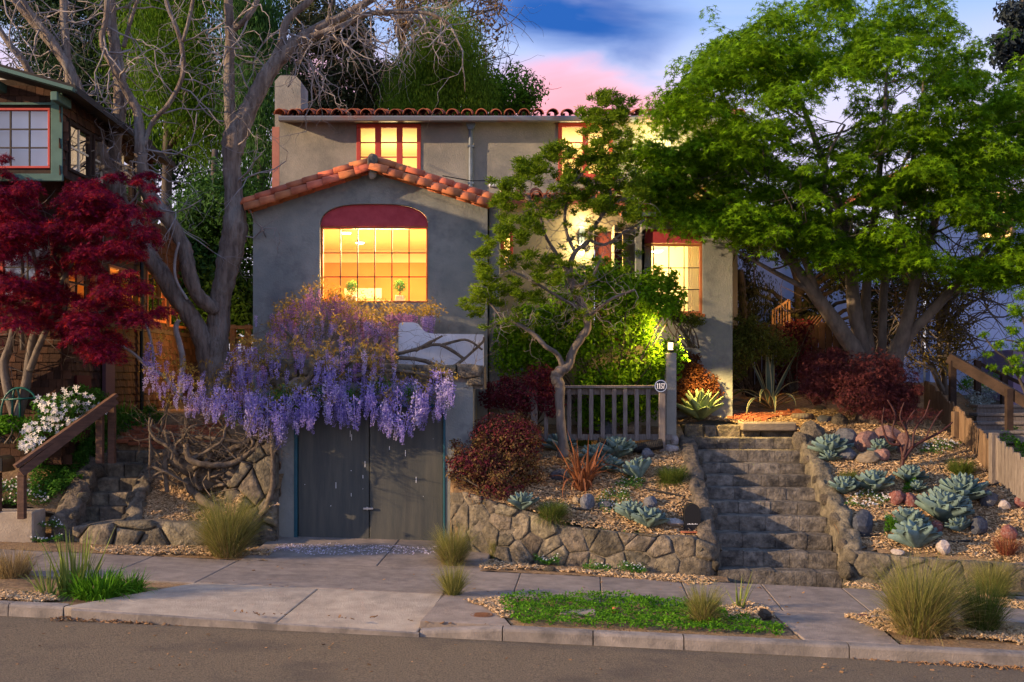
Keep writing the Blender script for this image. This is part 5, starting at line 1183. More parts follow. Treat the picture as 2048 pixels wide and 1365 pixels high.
back_tree('weeping_evergreen', 'bright green weeping evergreen between the bare tree trunks', [(330,700,28,14),(335,300,28,10),(350,-150,28,6)], blobs_px([(235,-100),(460,-100),(455,150),(430,330),(380,300),(330,200),(250,200)],80,28,1.6,.4,.95,1.5), 90000, LMID, .105, LEAFN, True, inner=.1)
back_tree('creeper_tree', 'dark leafy creeper clad tree low behind the leaning bare trunk', [(420,720,25,12),(425,500,25,10),(430,300,25,6)], blobs_px([(345,470),(400,350),(450,330),(500,380),(505,660),(440,660),(330,620),(320,520)],60,24.5,1.2,.3,.7,1.1), 34000, LIVY, .12)
back_tree('dark_evergreen', 'dark evergreen seen between the thick bare trunk and the chimney', [(520,720,26,12),(522,400,26,9),(525,-60,26,5)], blobs_px([(470,-60),(560,-60),(550,180),(545,640),(500,660),(485,300)],50,26,1.0,.35,.7,1.4), 34000, LIVY, .13, LEAFN, True)
back_tree('bushy_evergreen', 'grey brown evergreen with sky gaps above the chimney', [(660,420,34,14),(662,200,34,11),(665,-40,34,6)], blobs_px([(590,-40),(700,40),(760,140),(800,225),(600,225),(575,100)],44,34,1.6,.35,.85,.9), 22000, LOAK, .15)
back_tree('mossy_tree', 'yellow green tree with thick pale branch right of the dark conifer', [(215,560,33,14),(218,330,33,12),(225,90,33,8)], blobs_px([(150,210),(260,190),(300,300),(290,360),(240,330),(190,300)],20,32,1,.35,.8,.9), 11000, LMID, .16)
back_tree('weeping_cypress', 'bright green weeping cypress above the middle of the tiled roof', [(880,420,30,12),(880,200,30,9),(882,60,30,4)], blobs_px([(880,25),(930,70),(970,170),(975,232),(785,232),(800,150),(845,80)],56,30,1.1,.35,.75,1.4), 70000, LCYP, .105, LEAFN, True, inner=.1)
back_tree('tan_leaf_tree', 'sparse tan leaved tree with pinkish limbs behind the weeping cypress', [(815,400,33,9),(815,200,33,8),(800,60,33,6),(790,-80,33,4)], blobs_px([(770,-80),(990,-80),(1000,60),(1010,150),(960,190),(930,120),(840,60),(830,160),(790,150)],60,33,1.4,.3,.7,.9), 5200, LTAN, .13, LEAF, tk_m=BARKL, ntw=90)
back_tree('grey_green_tree', 'loose grey green tree at the right end of the tree line above the roof', [(1010,420,31,8),(1008,260,31,6),(1000,170,31,4)], blobs_px([(960,180),(1010,150),(1062,150),(1066,225),(960,232)],30,31,.9,.25,.55,.8), 5200, LMID, .12, ntw=20)
back_tree('far_conifer', 'dark blue conifer at the top right edge beyond the green maple', [(2045,400,40,12),(2045,150,40,9),(2045,-60,40,5)], blobs_px([(2000,40),(2060,-40),(2120,-40),(2120,140),(2010,150),(1995,90)],24,40,.8,.3,.7,.7), 6000, LBLUE, .24)
back_tree('dark_conifer', 'dark bluish tree low behind the left tree line over the shingle house', [(300,560,38,14),(300,300,38,11),(300,40,38,8)], blobs_px([(60,-80),(560,-80),(620,60),(560,250),(500,420),(360,470),(330,360),(200,300),(60,200)],70,38,1.6,.4,1.1,.9), 24000, LDARK, .2)
back_tree('oak_tree', 'dark oak with many sky gaps between chimney and weeping cypress', [(735,420,36,12),(735,250,36,10),(720,110,36,6)], blobs_px([(650,110),(740,90),(820,150),(830,232),(600,232),(610,150)],40,36,1.2,.25,.6,.8), 7000, LOAK, .17, ntw=30)
LNAND2 = leaf('brown_olive_leaf', (.10,.08,.012), (.24,.17,.035), .35)
# understorey behind the dark board fence and beside the wing
back_tree('brown_thicket', 'tangled brown and olive thicket between the maple trunks and the pale blue wall', [(1890,790,20.6,4),(1880,700,20.6,4),(1870,600,20.6,3)], blobs_px([(1810,570),(1960,560),(1990,600),(1920,680),(1900,770),(1840,740),(1800,640)],30,20.6,.5,.2,.42,1.1), 6500, LNAND2, .06, LEAF, tk_m=BARKL, ntw=80, group=None)
back_tree('dark_garden_tree', 'dark leafy tree filling the gap between the house corner and the maple trunks', [(1600,760,22.6,9),(1598,640,22.6,8),(1590,500,22.6,6)], blobs_px([(1480,470),(1640,430),(1860,440),(1880,600),(1820,700),(1700,690),(1640,650),(1540,640),(1480,600)],64,22.8,.6,.2,.42,.9), 11000, LOAK, .10, LEAF, ntw=40, group=None)
back_tree('hanging_shrub', 'hanging olive tree beside the right corner of the grey house', [(1490,760,22.5,10),(1488,640,22.5,9),(1480,540,22.5,7)], blobs_px([(1465,540),(1530,540),(1535,620),(1500,650),(1470,620)],14,22.5,.5,.2,.4,1.4), 3000, LOAK, .09, LEAFN, True, group=None)
# ---------------------------------------------------------------- hedge, shrubs
def shrub(name, label, cat, base, blobs, n, m, size, T=LEAF, inner=.45, stems=14, sm=VINE, kindstem=None):
    o = thing(name, label, cat, base); g = G(); blobs = list(blobs)
    for b in list(blobs):      # stray shoots break the outline
        for _ in range(3):
            d = Vector((R.gauss(0,1),R.gauss(-.3,.6),R.gauss(.3,.8))).normalized(); k_ = R.uniform(.85,1.12); blobs.append((b[0]+d.x*b[3]*k_,b[1]+d.y*b[4]*k_,b[2]+d.z*b[5]*k_,b[3]*.26,b[4]*.26,b[5]*.26))
    for k in range(stems):
        b = Vector(R.choice(blobs)[:3]); q = Vector(base)+Vector((R.gauss(0,.08),R.gauss(0,.06),-.05)); mid_ = (q+b)/2+Vector((R.gauss(0,.08),R.gauss(0,.08),0))
        g.tube(smoothpath([tuple(q),tuple(mid_),tuple(b)],4), np.linspace(.016,.006,9), 5)
    g.obj('stems', sm, o, True, 'stuff'); pos, nrm = blob(blobs, n, inner)
    if name == 'hedge':      # leaves are clipped back round the lantern
        keep = np.linalg.norm(pos-np.array(P(1341,664,17.9)), axis=1) > .32; pos, nrm = pos[keep], nrm[keep]
    k = len(pos)
    mesh_leaves('foliage', T, pos, frames(nrm, rng.random(k)*2*pi), rng.uniform(.6,1.2,k)*size, m, o); return o
def B(px, py, D, rx, rz, ry=None): p = P(px,py,D); s_ = D/F; return (p.x,p.y,p.z,rx*s_,(ry or rx)*s_*.8,rz*s_)
shrub('hedge', 'big green broadleaf hedge lit yellow from a lantern behind the wooden railing', 'hedge', hit(1210,850), [B(1040,690,18.4,45,45),B(1010,660,18.4,30,30),B(1080,640,18.3,50,45),B(1150,600,18.2,60,50),B(1220,570,18.1,65,50),B(1290,600,18.0,60,55),B(1330,640,18.0,42,45),B(1240,650,18.2,70,55),B(1170,680,18.3,60,50),B(1090,720,18.4,50,40),B(1320,720,18.2,34,45),B(1260,740,18.3,55,45),B(1190,760,18.4,50,40),B(1250,810,18.4,55,42),B(1300,790,18.3,36,50),B(1180,830,18.4,40,32),B(1020,720,18.3,40,40),B(1060,650,18.1,60,40),B(1130,560,18.2,36,26),B(1200,545,18.1,50,28),B(1340,600,18.1,36,30),B(1310,560,18.1,40,26),B(1345,720,18.3,22,50),B(1240,600,18,55,40),B(1110,680,18.4,50,40)], 26000, LBUSH, .085, inner=.12, stems=34)
shrub('burgundy_shrub', 'burgundy and olive shrub mounded over the planter wall beside the garage', 'shrub', hit(990,985), [B(1000,870,16.9,60,44),B(960,920,16.7,58,45),B(1030,900,16.7,52,45),B(940,950,16.5,42,40),B(1000,960,16.5,60,45),B(1060,940,16.7,32,36),B(975,990,16.35,42,30),B(1040,860,17,38,32),B(920,925,16.55,26,22)], 13000, LLORO2, .05, inner=.3)
bs_ = COL.objects['burgundy_shrub']; pos, nrm = blob([B(1000,865,16.85,58,40),B(1040,880,16.8,44,40),B(960,930,16.6,50,40),B(930,930,16.5,36,24),B(1000,985,16.4,50,22)], 5200, .7); n_k = len(pos); mesh_leaves('foliage', LEAF, pos, frames(nrm, rng.random(n_k)*6.28), rng.uniform(.03,.055,n_k), LLORO, bs_)
shrub('burgundy_shrub', 'deep magenta shrub behind the top left of the wooden railing', 'shrub', hit(1050,860), [B(1050,790,17.8,50,40),B(1080,760,17.8,34,34),B(1010,790,17.9,42,32),B(1100,800,17.75,30,34),B(985,800,17.9,26,18)], 6000, LLORO, .055, inner=.45)
shrub('dwarf_maple', 'wide purple brown dwarf maple dome in front of the green maple trunks', 'shrub', hit(1740,830), [B(1640,750,18.6,46,48),B(1690,745,18.5,55,42),B(1750,750,18.5,62,48),B(1795,772,18.5,46,46),B(1720,790,18.3,60,42),B(1785,810,18.4,46,36),B(1812,800,18.6,26,34),B(1660,720,18.6,34,22),B(1640,780,18.6,38,30)], 15000, LDWARF, .055, STAR7, .45)
shrub('bronze_shrub', 'bronze and orange shrub behind the yellow lit agave by the wall pier', 'shrub', hit(1385,815), [B(1370,768,19.1,34,46,16),B(1400,776,19.12,36,38,16),B(1375,728,19.1,26,26,14),B(1425,785,19.12,20,24,14),B(1352,795,19.05,20,26,14)], 6500, LNAND, .055, inner=.4)
shrub('olive_shrub', 'airy olive green shrub against the dark house base and board fence', 'shrub', hit(1500,790), [B(1470,700,19.9,55,45),B(1520,680,20,50,40),B(1440,690,19.8,34,36),B(1560,700,20.2,34,34),B(1490,660,20,40,26),B(1450,740,19.9,40,30)], 8000, LSHRUB, .06, inner=.2, stems=24)
shrub('climbing_shrub', 'dark red and green climber on the board fence behind the big agave', 'shrub', P(1580,780,21.4), [B(1580,680,21.35,34,40,8),B(1610,720,21.35,36,50,8),B(1560,740,21.3,24,40,8),B(1600,660,21.35,30,24,8)], 3200, LLORO, .06, inner=.1)
shrub('fine_shrub', 'small fine brown leaved shrub under the curtained window', 'shrub', P(1380,690,19.1), [B(1385,640,19.05,28,16),B(1350,630,19.05,20,14)], 1600, LSHRUB, .05, inner=.2)
shrub('azalea', 'white flowering azalea bush behind the timber handrail', 'shrub', hit(110,900), [B(110,815,16.7,44,26),B(155,800,17.2,42,28),B(190,830,17.5,34,24),B(80,855,16.7,32,22),B(140,855,16.9,42,24),B(235,835,18.3,22,22),B(60,885,16.6,24,18),B(190,795,17.7,28,18)], 6200, LGRN2, .05)
az_ = COL.objects.get('azalea')
def flowers(parent, name, pts, size, m, petals=5, center=None):
    """open flowers: each point carries a small five petalled bloom"""
    n = len(pts); T = ([],[]); v = [(0,0,0)]; f = []
    for k in range(petals):
        a = 2*pi*k/petals; i = len(v); v += [(.5*math.cos(a-.5),.5*math.sin(a-.5),.12),(1.0*math.cos(a),1.0*math.sin(a),.1),(.5*math.cos(a+.5),.5*math.sin(a+.5),.12)]; f += [(0,i,i+1),(0,i+1,i+2)]
    pts = np.array(pts); nrm = np.tile([[0,-.8,.5]],(n,1))+rng.normal(0,.35,(n,3))
    return mesh_leaves(name, (v,f), pts, frames(nrm, rng.random(n)*6.28), rng.uniform(.8,1.2,n)*size, m, parent, 'stuff')
fl = []
for b in [B(110,815,16.6,44,26),B(155,800,17.1,42,26),B(80,860,16.6,32,20),B(130,845,16.8,46,24),B(190,825,17.4,34,22),B(65,890,16.5,22,14)]:
    for _ in range(36):
        a, t = R.uniform(0,2*pi), R.uniform(.2,1); fl.append((b[0]+b[3]*t*math.cos(a), b[1]-b[4]*(1.05-.4*t), b[2]+b[5]*t*math.sin(a)))
flowers(az_, 'blossoms', fl, .045, PETW)
shrub('low_bush', 'dark green bush behind the orange brick landing left of the wisteria', 'shrub', hit(290,860), [B(265,850,18.9,34,28),B(300,840,19.1,30,26),B(240,870,18.6,24,20)], 2600, LGRN2, .06)
shrub('low_bush', 'low mixed green bush at the foot of the red maple stems', 'shrub', P(20,880,16.8), [B(20,850,16.8,44,18),B(-20,860,16.8,30,20)], 2600, LGRN, .06)
shrub('manzanita', 'bare branched shrub with smooth dark red limbs in the agave bed', 'shrub', hit(1805,938), [B(1760,830,17.3,30,14),B(1810,840,17.3,34,14),B(1855,830,17.4,30,14)], 700, LDWARF, .045, STAR7, .2, stems=0)
mz = COL.objects.get('manzanita'); g = G(); bb = hit(1805,940); 
for pts in ([(1803,942,0,8),(1806,915,0,6),(1800,890,0,4),(1785,865,0,3),(1790,830,0,3.5),(1775,800,0,2)],[(1806,920,0,7),(1825,895,0,5.5),(1850,880,0,4.5),(1880,865,0,3.5),(1905,845,0,2.5)],[(1806,915,0,6),(1815,880,0,5),(1812,850,0,4),(1830,820,0,2.5)],[(1800,890,0,5),(1778,885,0,4),(1765,850,0,3),(1768,815,0,2)],[(1825,895,0,4),(1830,860,0,3.5),(1850,830,0,2.5),(1860,800,0,2)],[(1850,880,0,3),(1870,840,0,2.5),(1885,820,0,2)],[(1812,860,0,3),(1800,835,0,2.5),(1808,805,0,2)]):
    limb(g, [(a,b,bb.y+.02*k,r*.62) for k,(a,b,_,r) in enumerate(pts)], 8, .2)
g.obj('trunk', REDBARK, mz, True)
# ---------------------------------------------------------------- agaves: every leaf is a part
def agave_leaf_mesh(name, m, w=.34, tip=.10, cup=.10, curl=.0, nseg=6):
    V = []; Fq = []
    for i in range(nseg+1):
        f = i/nseg; ww = w*(.55+.45*math.sin(pi*min(1,f*.8+.1))**.9)*(1 if f < .66 else max(.015,(1-f)/.34)**.75); z = curl*f*f
        for k, s_ in enumerate((-1,-.5,0,.5,1)): V.append((f, s_*ww/2, z+cup*(abs(s_)**1.6)*w*(1-.4*f)*1.6+(-.05*(1-f)*(1-abs(s_)))))
    for i in range(nseg):
        for k in range(4): Fq.append((i*5+k,(i+1)*5+k,(i+1)*5+k+1,i*5+k+1))
    n = len(V); V += [(x,y,z-.045*(1-abs(y)/w)*(1-x*.8)-.006) for x,y,z in V]
    Fq += [tuple(q+n for q in f[::-1]) for f in list(Fq)]; Fq2 = []
    for i in range(nseg):
        for k in (0,4): Fq2.append((i*5+k,(i+1)*5+k,(i+1)*5+k+n,i*5+k+n))
    return npmesh(name, V, [Fq+Fq2], m, True)
AL = agave_leaf_mesh('leaf', AGAVE, .50, cup=.24); ALG = agave_leaf_mesh('leaf', AGAVEG, .34, cup=.2)
spine = G(); spine.tube([(0,0,0),(.05,0,.004)], [.008,.001], 5); SPM = spine.mesh('tip_spine', BARKD)
def agave(label, px, py, wpx, n=38, me=AL, tilt=(0,0), lo=.22, hi=1.5, group='blue grey agaves in the garden beds', cat='agave', sq=1.12, at=None):
    p = at or hit(px, py); D = p.y; r = wpx/2*D/F*1.12; o = thing('agave', label, cat, p+Vector((0,0,.02)), group); o.rotation_euler = (tilt[0],tilt[1],R.uniform(0,6.28)); o.scale = (r,r,r*sq)
    for i in range(n):
        f = (i+.5)/n; a = i*2.39996+R.uniform(-.12,.12); el = lo+(hi-lo)*f**1.05+R.uniform(-.05,.05); L_ = (1.12-.52*f)*R.uniform(.92,1.06)
        M = Matrix.Rotation(a,4,'Z')@Matrix.Translation((.06,0,.05+.22*f))@Matrix.Rotation(-el,4,'Y')@Matrix.Diagonal((L_,L_*(1.12-.25*f),L_,1))
        link(me, 'leaf', o, M)
    return o
agave('tight blue agave at the foot of the railing behind the red flax', 1120, 905, 62, 34)
agave('blue agave half hidden behind the flax and the grass tuft', 1190, 925, 60, 32)
agave('upright blue agave highest of the group right of the red flax', 1235, 918, 74, 40)
agave('smaller blue agave leaning on the group right of the red flax', 1215, 945, 56, 34, tilt=(.3,-.2))
agave('round closed blue agave lowest of the group below the corrugated pipe', 1280, 958, 66, 42, tilt=(.25,.25), lo=.45)
agave('open dark teal agave beside the burgundy shrub on the planter wall', 1045, 1022, 62, 22, lo=.3)
agave('blue agave touching its twin behind the planter wall by the small mailbox', 1262, 1042, 66, 36, tilt=(.1,-.1))
agave('front blue agave of the pair on the planter wall by the small mailbox', 1298, 1058, 70, 38, tilt=(.2,0))
agave('blue agave under the rock edging nearest the top of the steps', 1662, 915, 76, 40)
agave('low spreading agave below the first one right of the steps', 1660, 925, 40, 24, lo=.05)
agave('small blue agave under the rocks between steps and red limbed shrub', 1760, 912, 56, 30)
agave('round blue agave hugging the rubble kerb right of the steps', 1688, 990, 60, 38)
agave('blue agave with white daisies below it right of the dry grass tuft', 1750, 985, 74, 36, lo=.2)
agave('blue agave just below the red limbed shrub', 1820, 968, 62, 32)
agave('tiny flat agave pup below the one under the red limbed shrub', 1835, 985, 40, 20, lo=.05)
agave('large blue agave highest of the trio near the grey boulder', 1925, 1005, 92, 46, tilt=(.2,0))
agave('largest blue agave in the middle of the right hand trio', 1885, 1045, 104, 50, tilt=(.2,-.05))
agave('small agave pup under the largest agave beside the black stone', 1920, 1066, 52, 30, tilt=(.3,.1))
agave('large blue agave at the front by the wall right of the steps', 1832, 1098, 92, 52, tilt=(.35,0))
agave('blue agave rosette merging behind the front one right of the black boulder', 1815, 1062, 74, 40, tilt=(.3,-.15))
agave('open yellow lit agave above the landing wall', 1402, 834, 96, 26, ALG, lo=.2, group=None, sq=1.25, at=P(1402,841,18.85))
# big variegated agave
va = thing('variegated_agave', 'big striped agave with long arching cream edged leaves above the steps', 'agave', hit(1540,826))
def strap(base, az, el, L_, w, droop, n=12, tip=.15):
    pts = [Vector(base)]; d = Vector((math.cos(az)*math.cos(el), math.sin(az)*math.cos(el), math.sin(el))); e = el; out = []
    for i in range(n):
        f = (i+1)/n; e -= droop*f/n*2; d = Vector((math.cos(az)*math.cos(e), math.sin(az)*math.cos(e), math.sin(e))); pts.append(pts[-1]+d*L_/n)
    V = []; side = Vector((-math.sin(az),math.cos(az),0)); Fq = []; mi = []
    for i, p in enumerate(pts):
        f = i/n; ww = w*(.8+.5*math.sin(pi*min(1,f*1.1)))*max(.03,1-f**2.5); up = side.cross((pts[min(i+1,n)]-pts[max(i-1,0)]).normalized())*-1
        for s_ in (-.5,-.34,0,.34,.5): V.append(p+side*ww*s_+up*(.5*ww*abs(s_)**1.5))
    for i in range(n):
        for k in range(4): Fq.append((i*5+k,(i+1)*5+k,(i+1)*5+k+1,i*5+k+1)); mi.append(1 if k in (0,3) else 0)
    return V, Fq, mi
vb = va.location
for (az, el, L_, w, dr) in ((100,82,1.25,.10,.0),(60,80,1.2,.10,.05),(20,62,1.35,.11,.05),(175,75,1.15,.09,.1),(140,68,1.25,.1,.1),(200,50,1.1,.09,1.7),(185,35,1.2,.09,1.9),(225,40,1.0,.09,2.2),(300,55,.9,.10,2.4),(330,40,1.0,.09,.9),(345,30,1.1,.09,.7),(0,22,1.25,.08,.5),(180,18,1.5,.08,.5),(210,25,1.2,.08,.9),(265,50,.9,.09,2.5),(15,40,1.1,.09,1.9),(160,45,1.1,.09,1.5),(355,70,1.0,.09,1.8),(240,70,.9,.09,2.6),(190,8,1.4,.07,.3)):
    V, Fq, mi = strap(vb+Vector((0,0,.06)), math.radians(az), math.radians(el), L_, w, dr)
    link(npmesh('leaf', V, [Fq], [AGAVEM, AGAVEY], True, mi), 'leaf', va)
ga = thing('green_agave', 'plain green broad leaved agave left of the striped agave', 'agave', hit(1440,812))
for az, el, L_, w in ((80,70,.75,.13),(30,60,.7,.12),(150,60,.7,.13),(200,45,.6,.12),(340,40,.6,.12),(270,55,.5,.12),(110,80,.7,.12),(0,70,.6,.12)):
    V, Fq, mi = strap(ga.location, math.radians(az), math.radians(el), L_, w, .3, 8); link(npmesh('leaf', V, [Fq], LGRN2, True), 'leaf', ga)
fx = thing('flax', 'bronze red flax with drooping sword leaves in front of the railing', 'flax', hit(1165,985)); fb = fx.location
for k in range(46):
    az = R.uniform(0,2*pi); el = math.radians(R.uniform(52,86)); V, Fq, mi = strap(fb+Vector((R.gauss(0,.05),R.gauss(0,.04),0)), az, el, R.uniform(.6,1.05), .036, R.choice((.2,.5,1.2,2.4,2.8)), 9)
    link(npmesh('leaf', V, [Fq], LPHOR, True), 'leaf', fx)
# ---------------------------------------------------------------- grasses
def gt(name, label, px, py, h, n, w, m, D=None, zf=zgarden, **k):
    p = hit(px, py); return tuft(name, label, 'grass clump', p, h, n, w, m, **k)
FG = dict(curve=1.5, base=.10, spread=.34, m2=LDRY, n2=500)
gt('feather_grass', 'tall feathery grass clump in front of the boulder wall left of the garage', 455, 1112, .95, 2300, .005, LFEATH, seed=3, **{**FG,'base':.17,'n2':900})
gt('feather_grass', 'feathery grass clump at the right foot of the garage door', 905, 1130, .62, 1300, .0045, LFEATH, seed=4, **{**FG,'base':.11})
gt('feather_grass', 'wispy grass seedling beside the planter wall near the garage', 988, 1115, .30, 260, .004, LFEATH, seed=14, curve=.6, base=.04, spread=.25)
gt('feather_grass', 'small feathery grass clump on the pavement edge by the apron', 906, 1190, .42, 800, .0045, LFEATH, seed=5, curve=.7, base=.06, spread=.42)
gt('feather_grass', 'feathery grass clump at the right end of the green kerb strip', 1408, 1245, .50, 900, .0045, LFEATH, seed=6, lean=(.12,0), **{**FG,'base':.07,'n2':300})
gt('feather_grass', 'largest feathery grass clump in the right hand kerb bed', 1840, 1268, .92, 2400, .005, LFEATH, seed=7, lean=(.15,0), **{**FG,'base':.2,'n2':1100})
gt('feather_grass', 'feathery grass clump between the big one and the right edge', 1965, 1262, .66, 1400, .0045, LTUFT, seed=8, **{**FG,'base':.13,'n2':300})
gt('feather_grass', 'feathery grass clump against the right hand planter wall', 1985, 1195, .56, 1300, .0045, LFEATH, seed=9, lean=(.1,0), **{**FG,'base':.13})
TG = dict(curve=1.5, base=.10, spread=.62)
gt('tuft_grass', 'round green grass tuft beside the top left of the steps', 1345, 962, .30, 1500, .005, LTUFT, seed=21, **{**TG,'base':.16})
gt('tuft_grass', 'green grass tuft with dry skirt left of the grey rock', 1105, 1035, .30, 1300, .005, LTUFT, seed=22, m2=LDRY, n2=350, **{**TG,'base':.14})
gt('tuft_grass', 'small green grass tuft at the foot of the crooked tree', 1168, 890, .20, 700, .0045, LTUFT, seed=23, **TG)
gt('tuft_grass', 'green grass tuft near the picket fence on the right', 1922, 948, .30, 1300, .005, LTUFT, seed=24, **{**TG,'base':.13})
gt('tuft_grass', 'dry olive grass tuft right of the stair kerb', 1697, 960, .20, 800, .0045, LTUFT, seed=25, m2=LDRY, n2=500, **TG)
gt('dry_shrublet', 'reddish dry twiggy clump near the right edge behind the wall', 2012, 1105, .30, 500, .005, LPHOR, seed=26, curve=.5, base=.10, spread=.6)
gt('iris_clump', 'upright yellow green sword leaves at the left kerb', 150, 1185, .80, 60, .030, LIRIS, seed=31, curve=.25, base=.16, spread=.26)
gt('iris_clump', 'leaning sword leaves at the far left of the kerb bed', 95, 1190, .55, 26, .026, LIRIS, seed=36, curve=.3, base=.08, spread=.6)
gt('strap_leaf_mound', 'bright green arching strap leaf mound on the left pavement edge', 195, 1192, .40, 420, .022, LSTRAP, seed=32, curve=1.9, base=.22, spread=.5)
gt('strap_leaf_mound', 'smaller green strap leaf mound trailing right of the bright one', 258, 1180, .30, 240, .018, LSTRAP, seed=33, curve=1.9, base=.16, spread=.6)
gt('iris_clump', 'thin dark sword leaves in the mulch mound at the strip end', 1478, 1215, .50, 16, .020, LIRIS, seed=34, curve=.2, base=.05, spread=.30)
gt('iris_clump', 'green sword leaves growing beside the white azalea', 245, 850, .55, 30, .03, LSTRAP, seed=35, curve=.3, base=.08, spread=.2)
gt('dry_shrublet', 'dry brown grass clump at the far left of the pavement', 25, 1150, .40, 900, .004, LDRY, seed=37, curve=.7, base=.18, spread=.45)
gt('iris_clump', 'grassy leaves at the head of the picket fence', 1895, 745, .5, 40, .022, LSTRAP, seed=38, curve=.5, base=.1, spread=.45)
def ground_leaves(name, label, poly, n, m, size, zf=None, T=LEAF, h=.06, cat='ground cover', flw=0, fm=PETW, fs=.012, kind='stuff'):
    """low plants over a patch given by photo points on the ground"""
    W = [hit(a, b) for a, b in poly]; pl = [(p.x, p.y) for p in W]; xs = [a for a,b in pl]; ys = [b for a,b in pl]; pts = []
    hm = lambda x, y: max(0,.35+.9*noise.noise(Vector((x*5,y*5,1.3))))
    while len(pts) < n:
        x, y = R.uniform(min(xs),max(xs)), R.uniform(min(ys),max(ys))
        if inpoly(x+.06*noise.noise(Vector((x*9,y*9,0))), y+.06*noise.noise(Vector((x*9,y*9,5))), pl): pts.append((x,y,zgarden(x,y)+h*hm(x,y)*R.random()**.5+.015))
    pos = np.array(pts); nrm = rng.normal(0,.5,(n,3))+np.array([0,-.25,1]); root = None
    o = mesh_leaves(name, T, pos, frames(nrm, rng.random(n)*6.28), rng.uniform(.6,1.2,n)*size, m, None, kind)
    if label: tag(o, label, cat)
    if flw:
        q = pos[rng.integers(0,n,flw)]+np.array([0,-.01,.03]); f = flowers(o, 'blossoms', q, fs, fm)
    return o
ground_leaves('ground_cover', 'green leafy ground cover strip between the kerb and pavement', [(1000,1202),(1040,1196),(1200,1192),(1330,1200),(1440,1215),(1455,1240),(1570,1252),(1560,1272),(1400,1266),(1200,1257),(1040,1250),(1010,1228)], 10500, LGRN, .042, h=.09)
ground_leaves('ground_cover', 'bright green leafy slope under the timber handrail', [(65,950),(120,905),(190,860),(235,870),(225,915),(170,965),(110,1005),(60,1000)], 9500, LGRN2, .06, h=.34)
ground_leaves('daisy_patch', 'white daisies and leaves above the concrete block at the left edge', [(-40,1018),(-40,975),(40,965),(90,985),(100,1018)], 2200, LGRN2, .035, h=.16, flw=110, cat='daisies', fs=.02)
ground_leaves('daisy_patch', 'small daisy clump at the foot of the left steps', [(65,1085),(70,1065),(110,1050),(130,1060),(125,1085)], 900, LGRN2, .03, h=.12, flw=40, cat='daisies', fs=.016)
ground_leaves('daisy_patch', 'flowering weed at the base of the planter wall below the teal agave', [(1062,1130),(1085,1112),(1120,1120),(1118,1135)], 700, LGRN2, .03, h=.22, flw=24, cat='daisies')
ground_leaves('daisy_patch', 'flowering weed at the middle base of the planter wall', [(1155,1142),(1180,1128),(1225,1135),(1220,1148)], 700, LGRN2, .03, h=.14, flw=16, cat='daisies')
ground_leaves('daisy_patch', 'taller flowering weed at the base of the planter wall under the agave pair', [(1232,1148),(1250,1130),(1290,1135),(1292,1150)], 900, LGRN2, .03, h=.28, flw=30, cat='daisies')
ground_leaves('daisy_patch', 'white starred weed between flax and the agave pair', [(1190,1000),(1215,985),(1260,990),(1265,1020),(1205,1030)], 1100, LGRN2, .03, h=.12, flw=50, cat='daisies')
ground_leaves('daisy_patch', 'green weed in the mulch below the closed agave', [(1225,980),(1245,955),(1290,960),(1285,985)], 800, LGRN2, .03, h=.12, flw=14, cat='daisies')
ground_leaves('daisy_patch', 'white daisies under the agave right of the rubble kerb', [(1685,1012),(1720,990),(1790,990),(1775,1012),(1720,1025)], 1200, LGRN2, .03, h=.12, flw=90, cat='daisies', fs=.016)
ground_leaves('daisy_patch', 'white daisies near the green tuft by the picket fence', [(1835,910),(1860,890),(1900,885),(1925,895),(1890,915)], 1000, LGRN2, .03, h=.12, flw=80, cat='daisies', fs=.016)
ground_leaves('low_weed', 'bright green weed beside the front agave right of the black boulder', [(1768,1080),(1775,1050),(1795,1048),(1800,1085)], 600, LGRN, .035, h=.3, cat='weed')
ground_leaves('low_weed', 'little green shrublet below the agave under the red limbed shrub', [(1805,990),(1812,970),(1835,972),(1838,992)], 500, LGRN, .03, h=.22, cat='weed')
ground_leaves('ground_cover', 'green plants behind the picket fence by the timber steps', [(1960,880),(1965,850),(2060,870),(2060,930)], 1800, LGRN, .05, h=.3)
ground_leaves('silver_plant', 'silvery woolly plant behind the picket fence', [(1930,810),(1945,780),(1985,775),(1995,805),(1960,830)], 1100, LSILV, .06, h=.3, cat='plant')
ground_leaves('ground_cover', 'yellow green bank beyond the dark stair rail', [(1915,790),(1925,765),(2005,765),(2010,790)], 1800, LGRN, .05, h=.25)
ground_leaves('daisy_patch', 'green edge plants beside the red maple stems', [(-30,900),(-30,850),(60,850),(90,880),(40,905)], 1600, LGRN, .05, h=.2, cat='plants')
def chips(name, poly, n, m=CHIP, s0=.018, s1=.042, w=.35, lift=.014):
    W = [hit(a, b) for a, b in poly]; pl = [(p.x, p.y) for p in W]; xs = [a for a,b in pl]; ys = [b for a,b in pl]; pts = []
    while len(pts) < n:
        x, y = R.uniform(min(xs),max(xs)), R.uniform(min(ys),max(ys))
        if inpoly(x, y, pl): pts.append((x,y,zgarden(x,y)+lift+.03*noise.noise(Vector((x*2.5,y*2.5,3)))+.022*noise.noise(Vector((x*14,y*14,0)))+R.uniform(-.004,.012)))
    T = ([(-1,-w,0),(1,-w*.8,0),(.9,w,0),(-.9,w*.7,0),(-1,-w,-.25),(1,-w*.8,-.25),(.9,w,-.25),(-.9,w*.7,-.25)], [(0,1,2,3),(0,4,5,1),(1,5,6,2),(2,6,7,3),(3,7,4,0)])
    nrm = rng.normal(0,.35,(n,3))+np.array([0,-.1,1]); o = mesh_leaves(name, T, np.array(pts), frames(nrm, rng.random(n)*6.28), rng.uniform(s0,s1,n)*.75, m, None, 'stuff'); return o
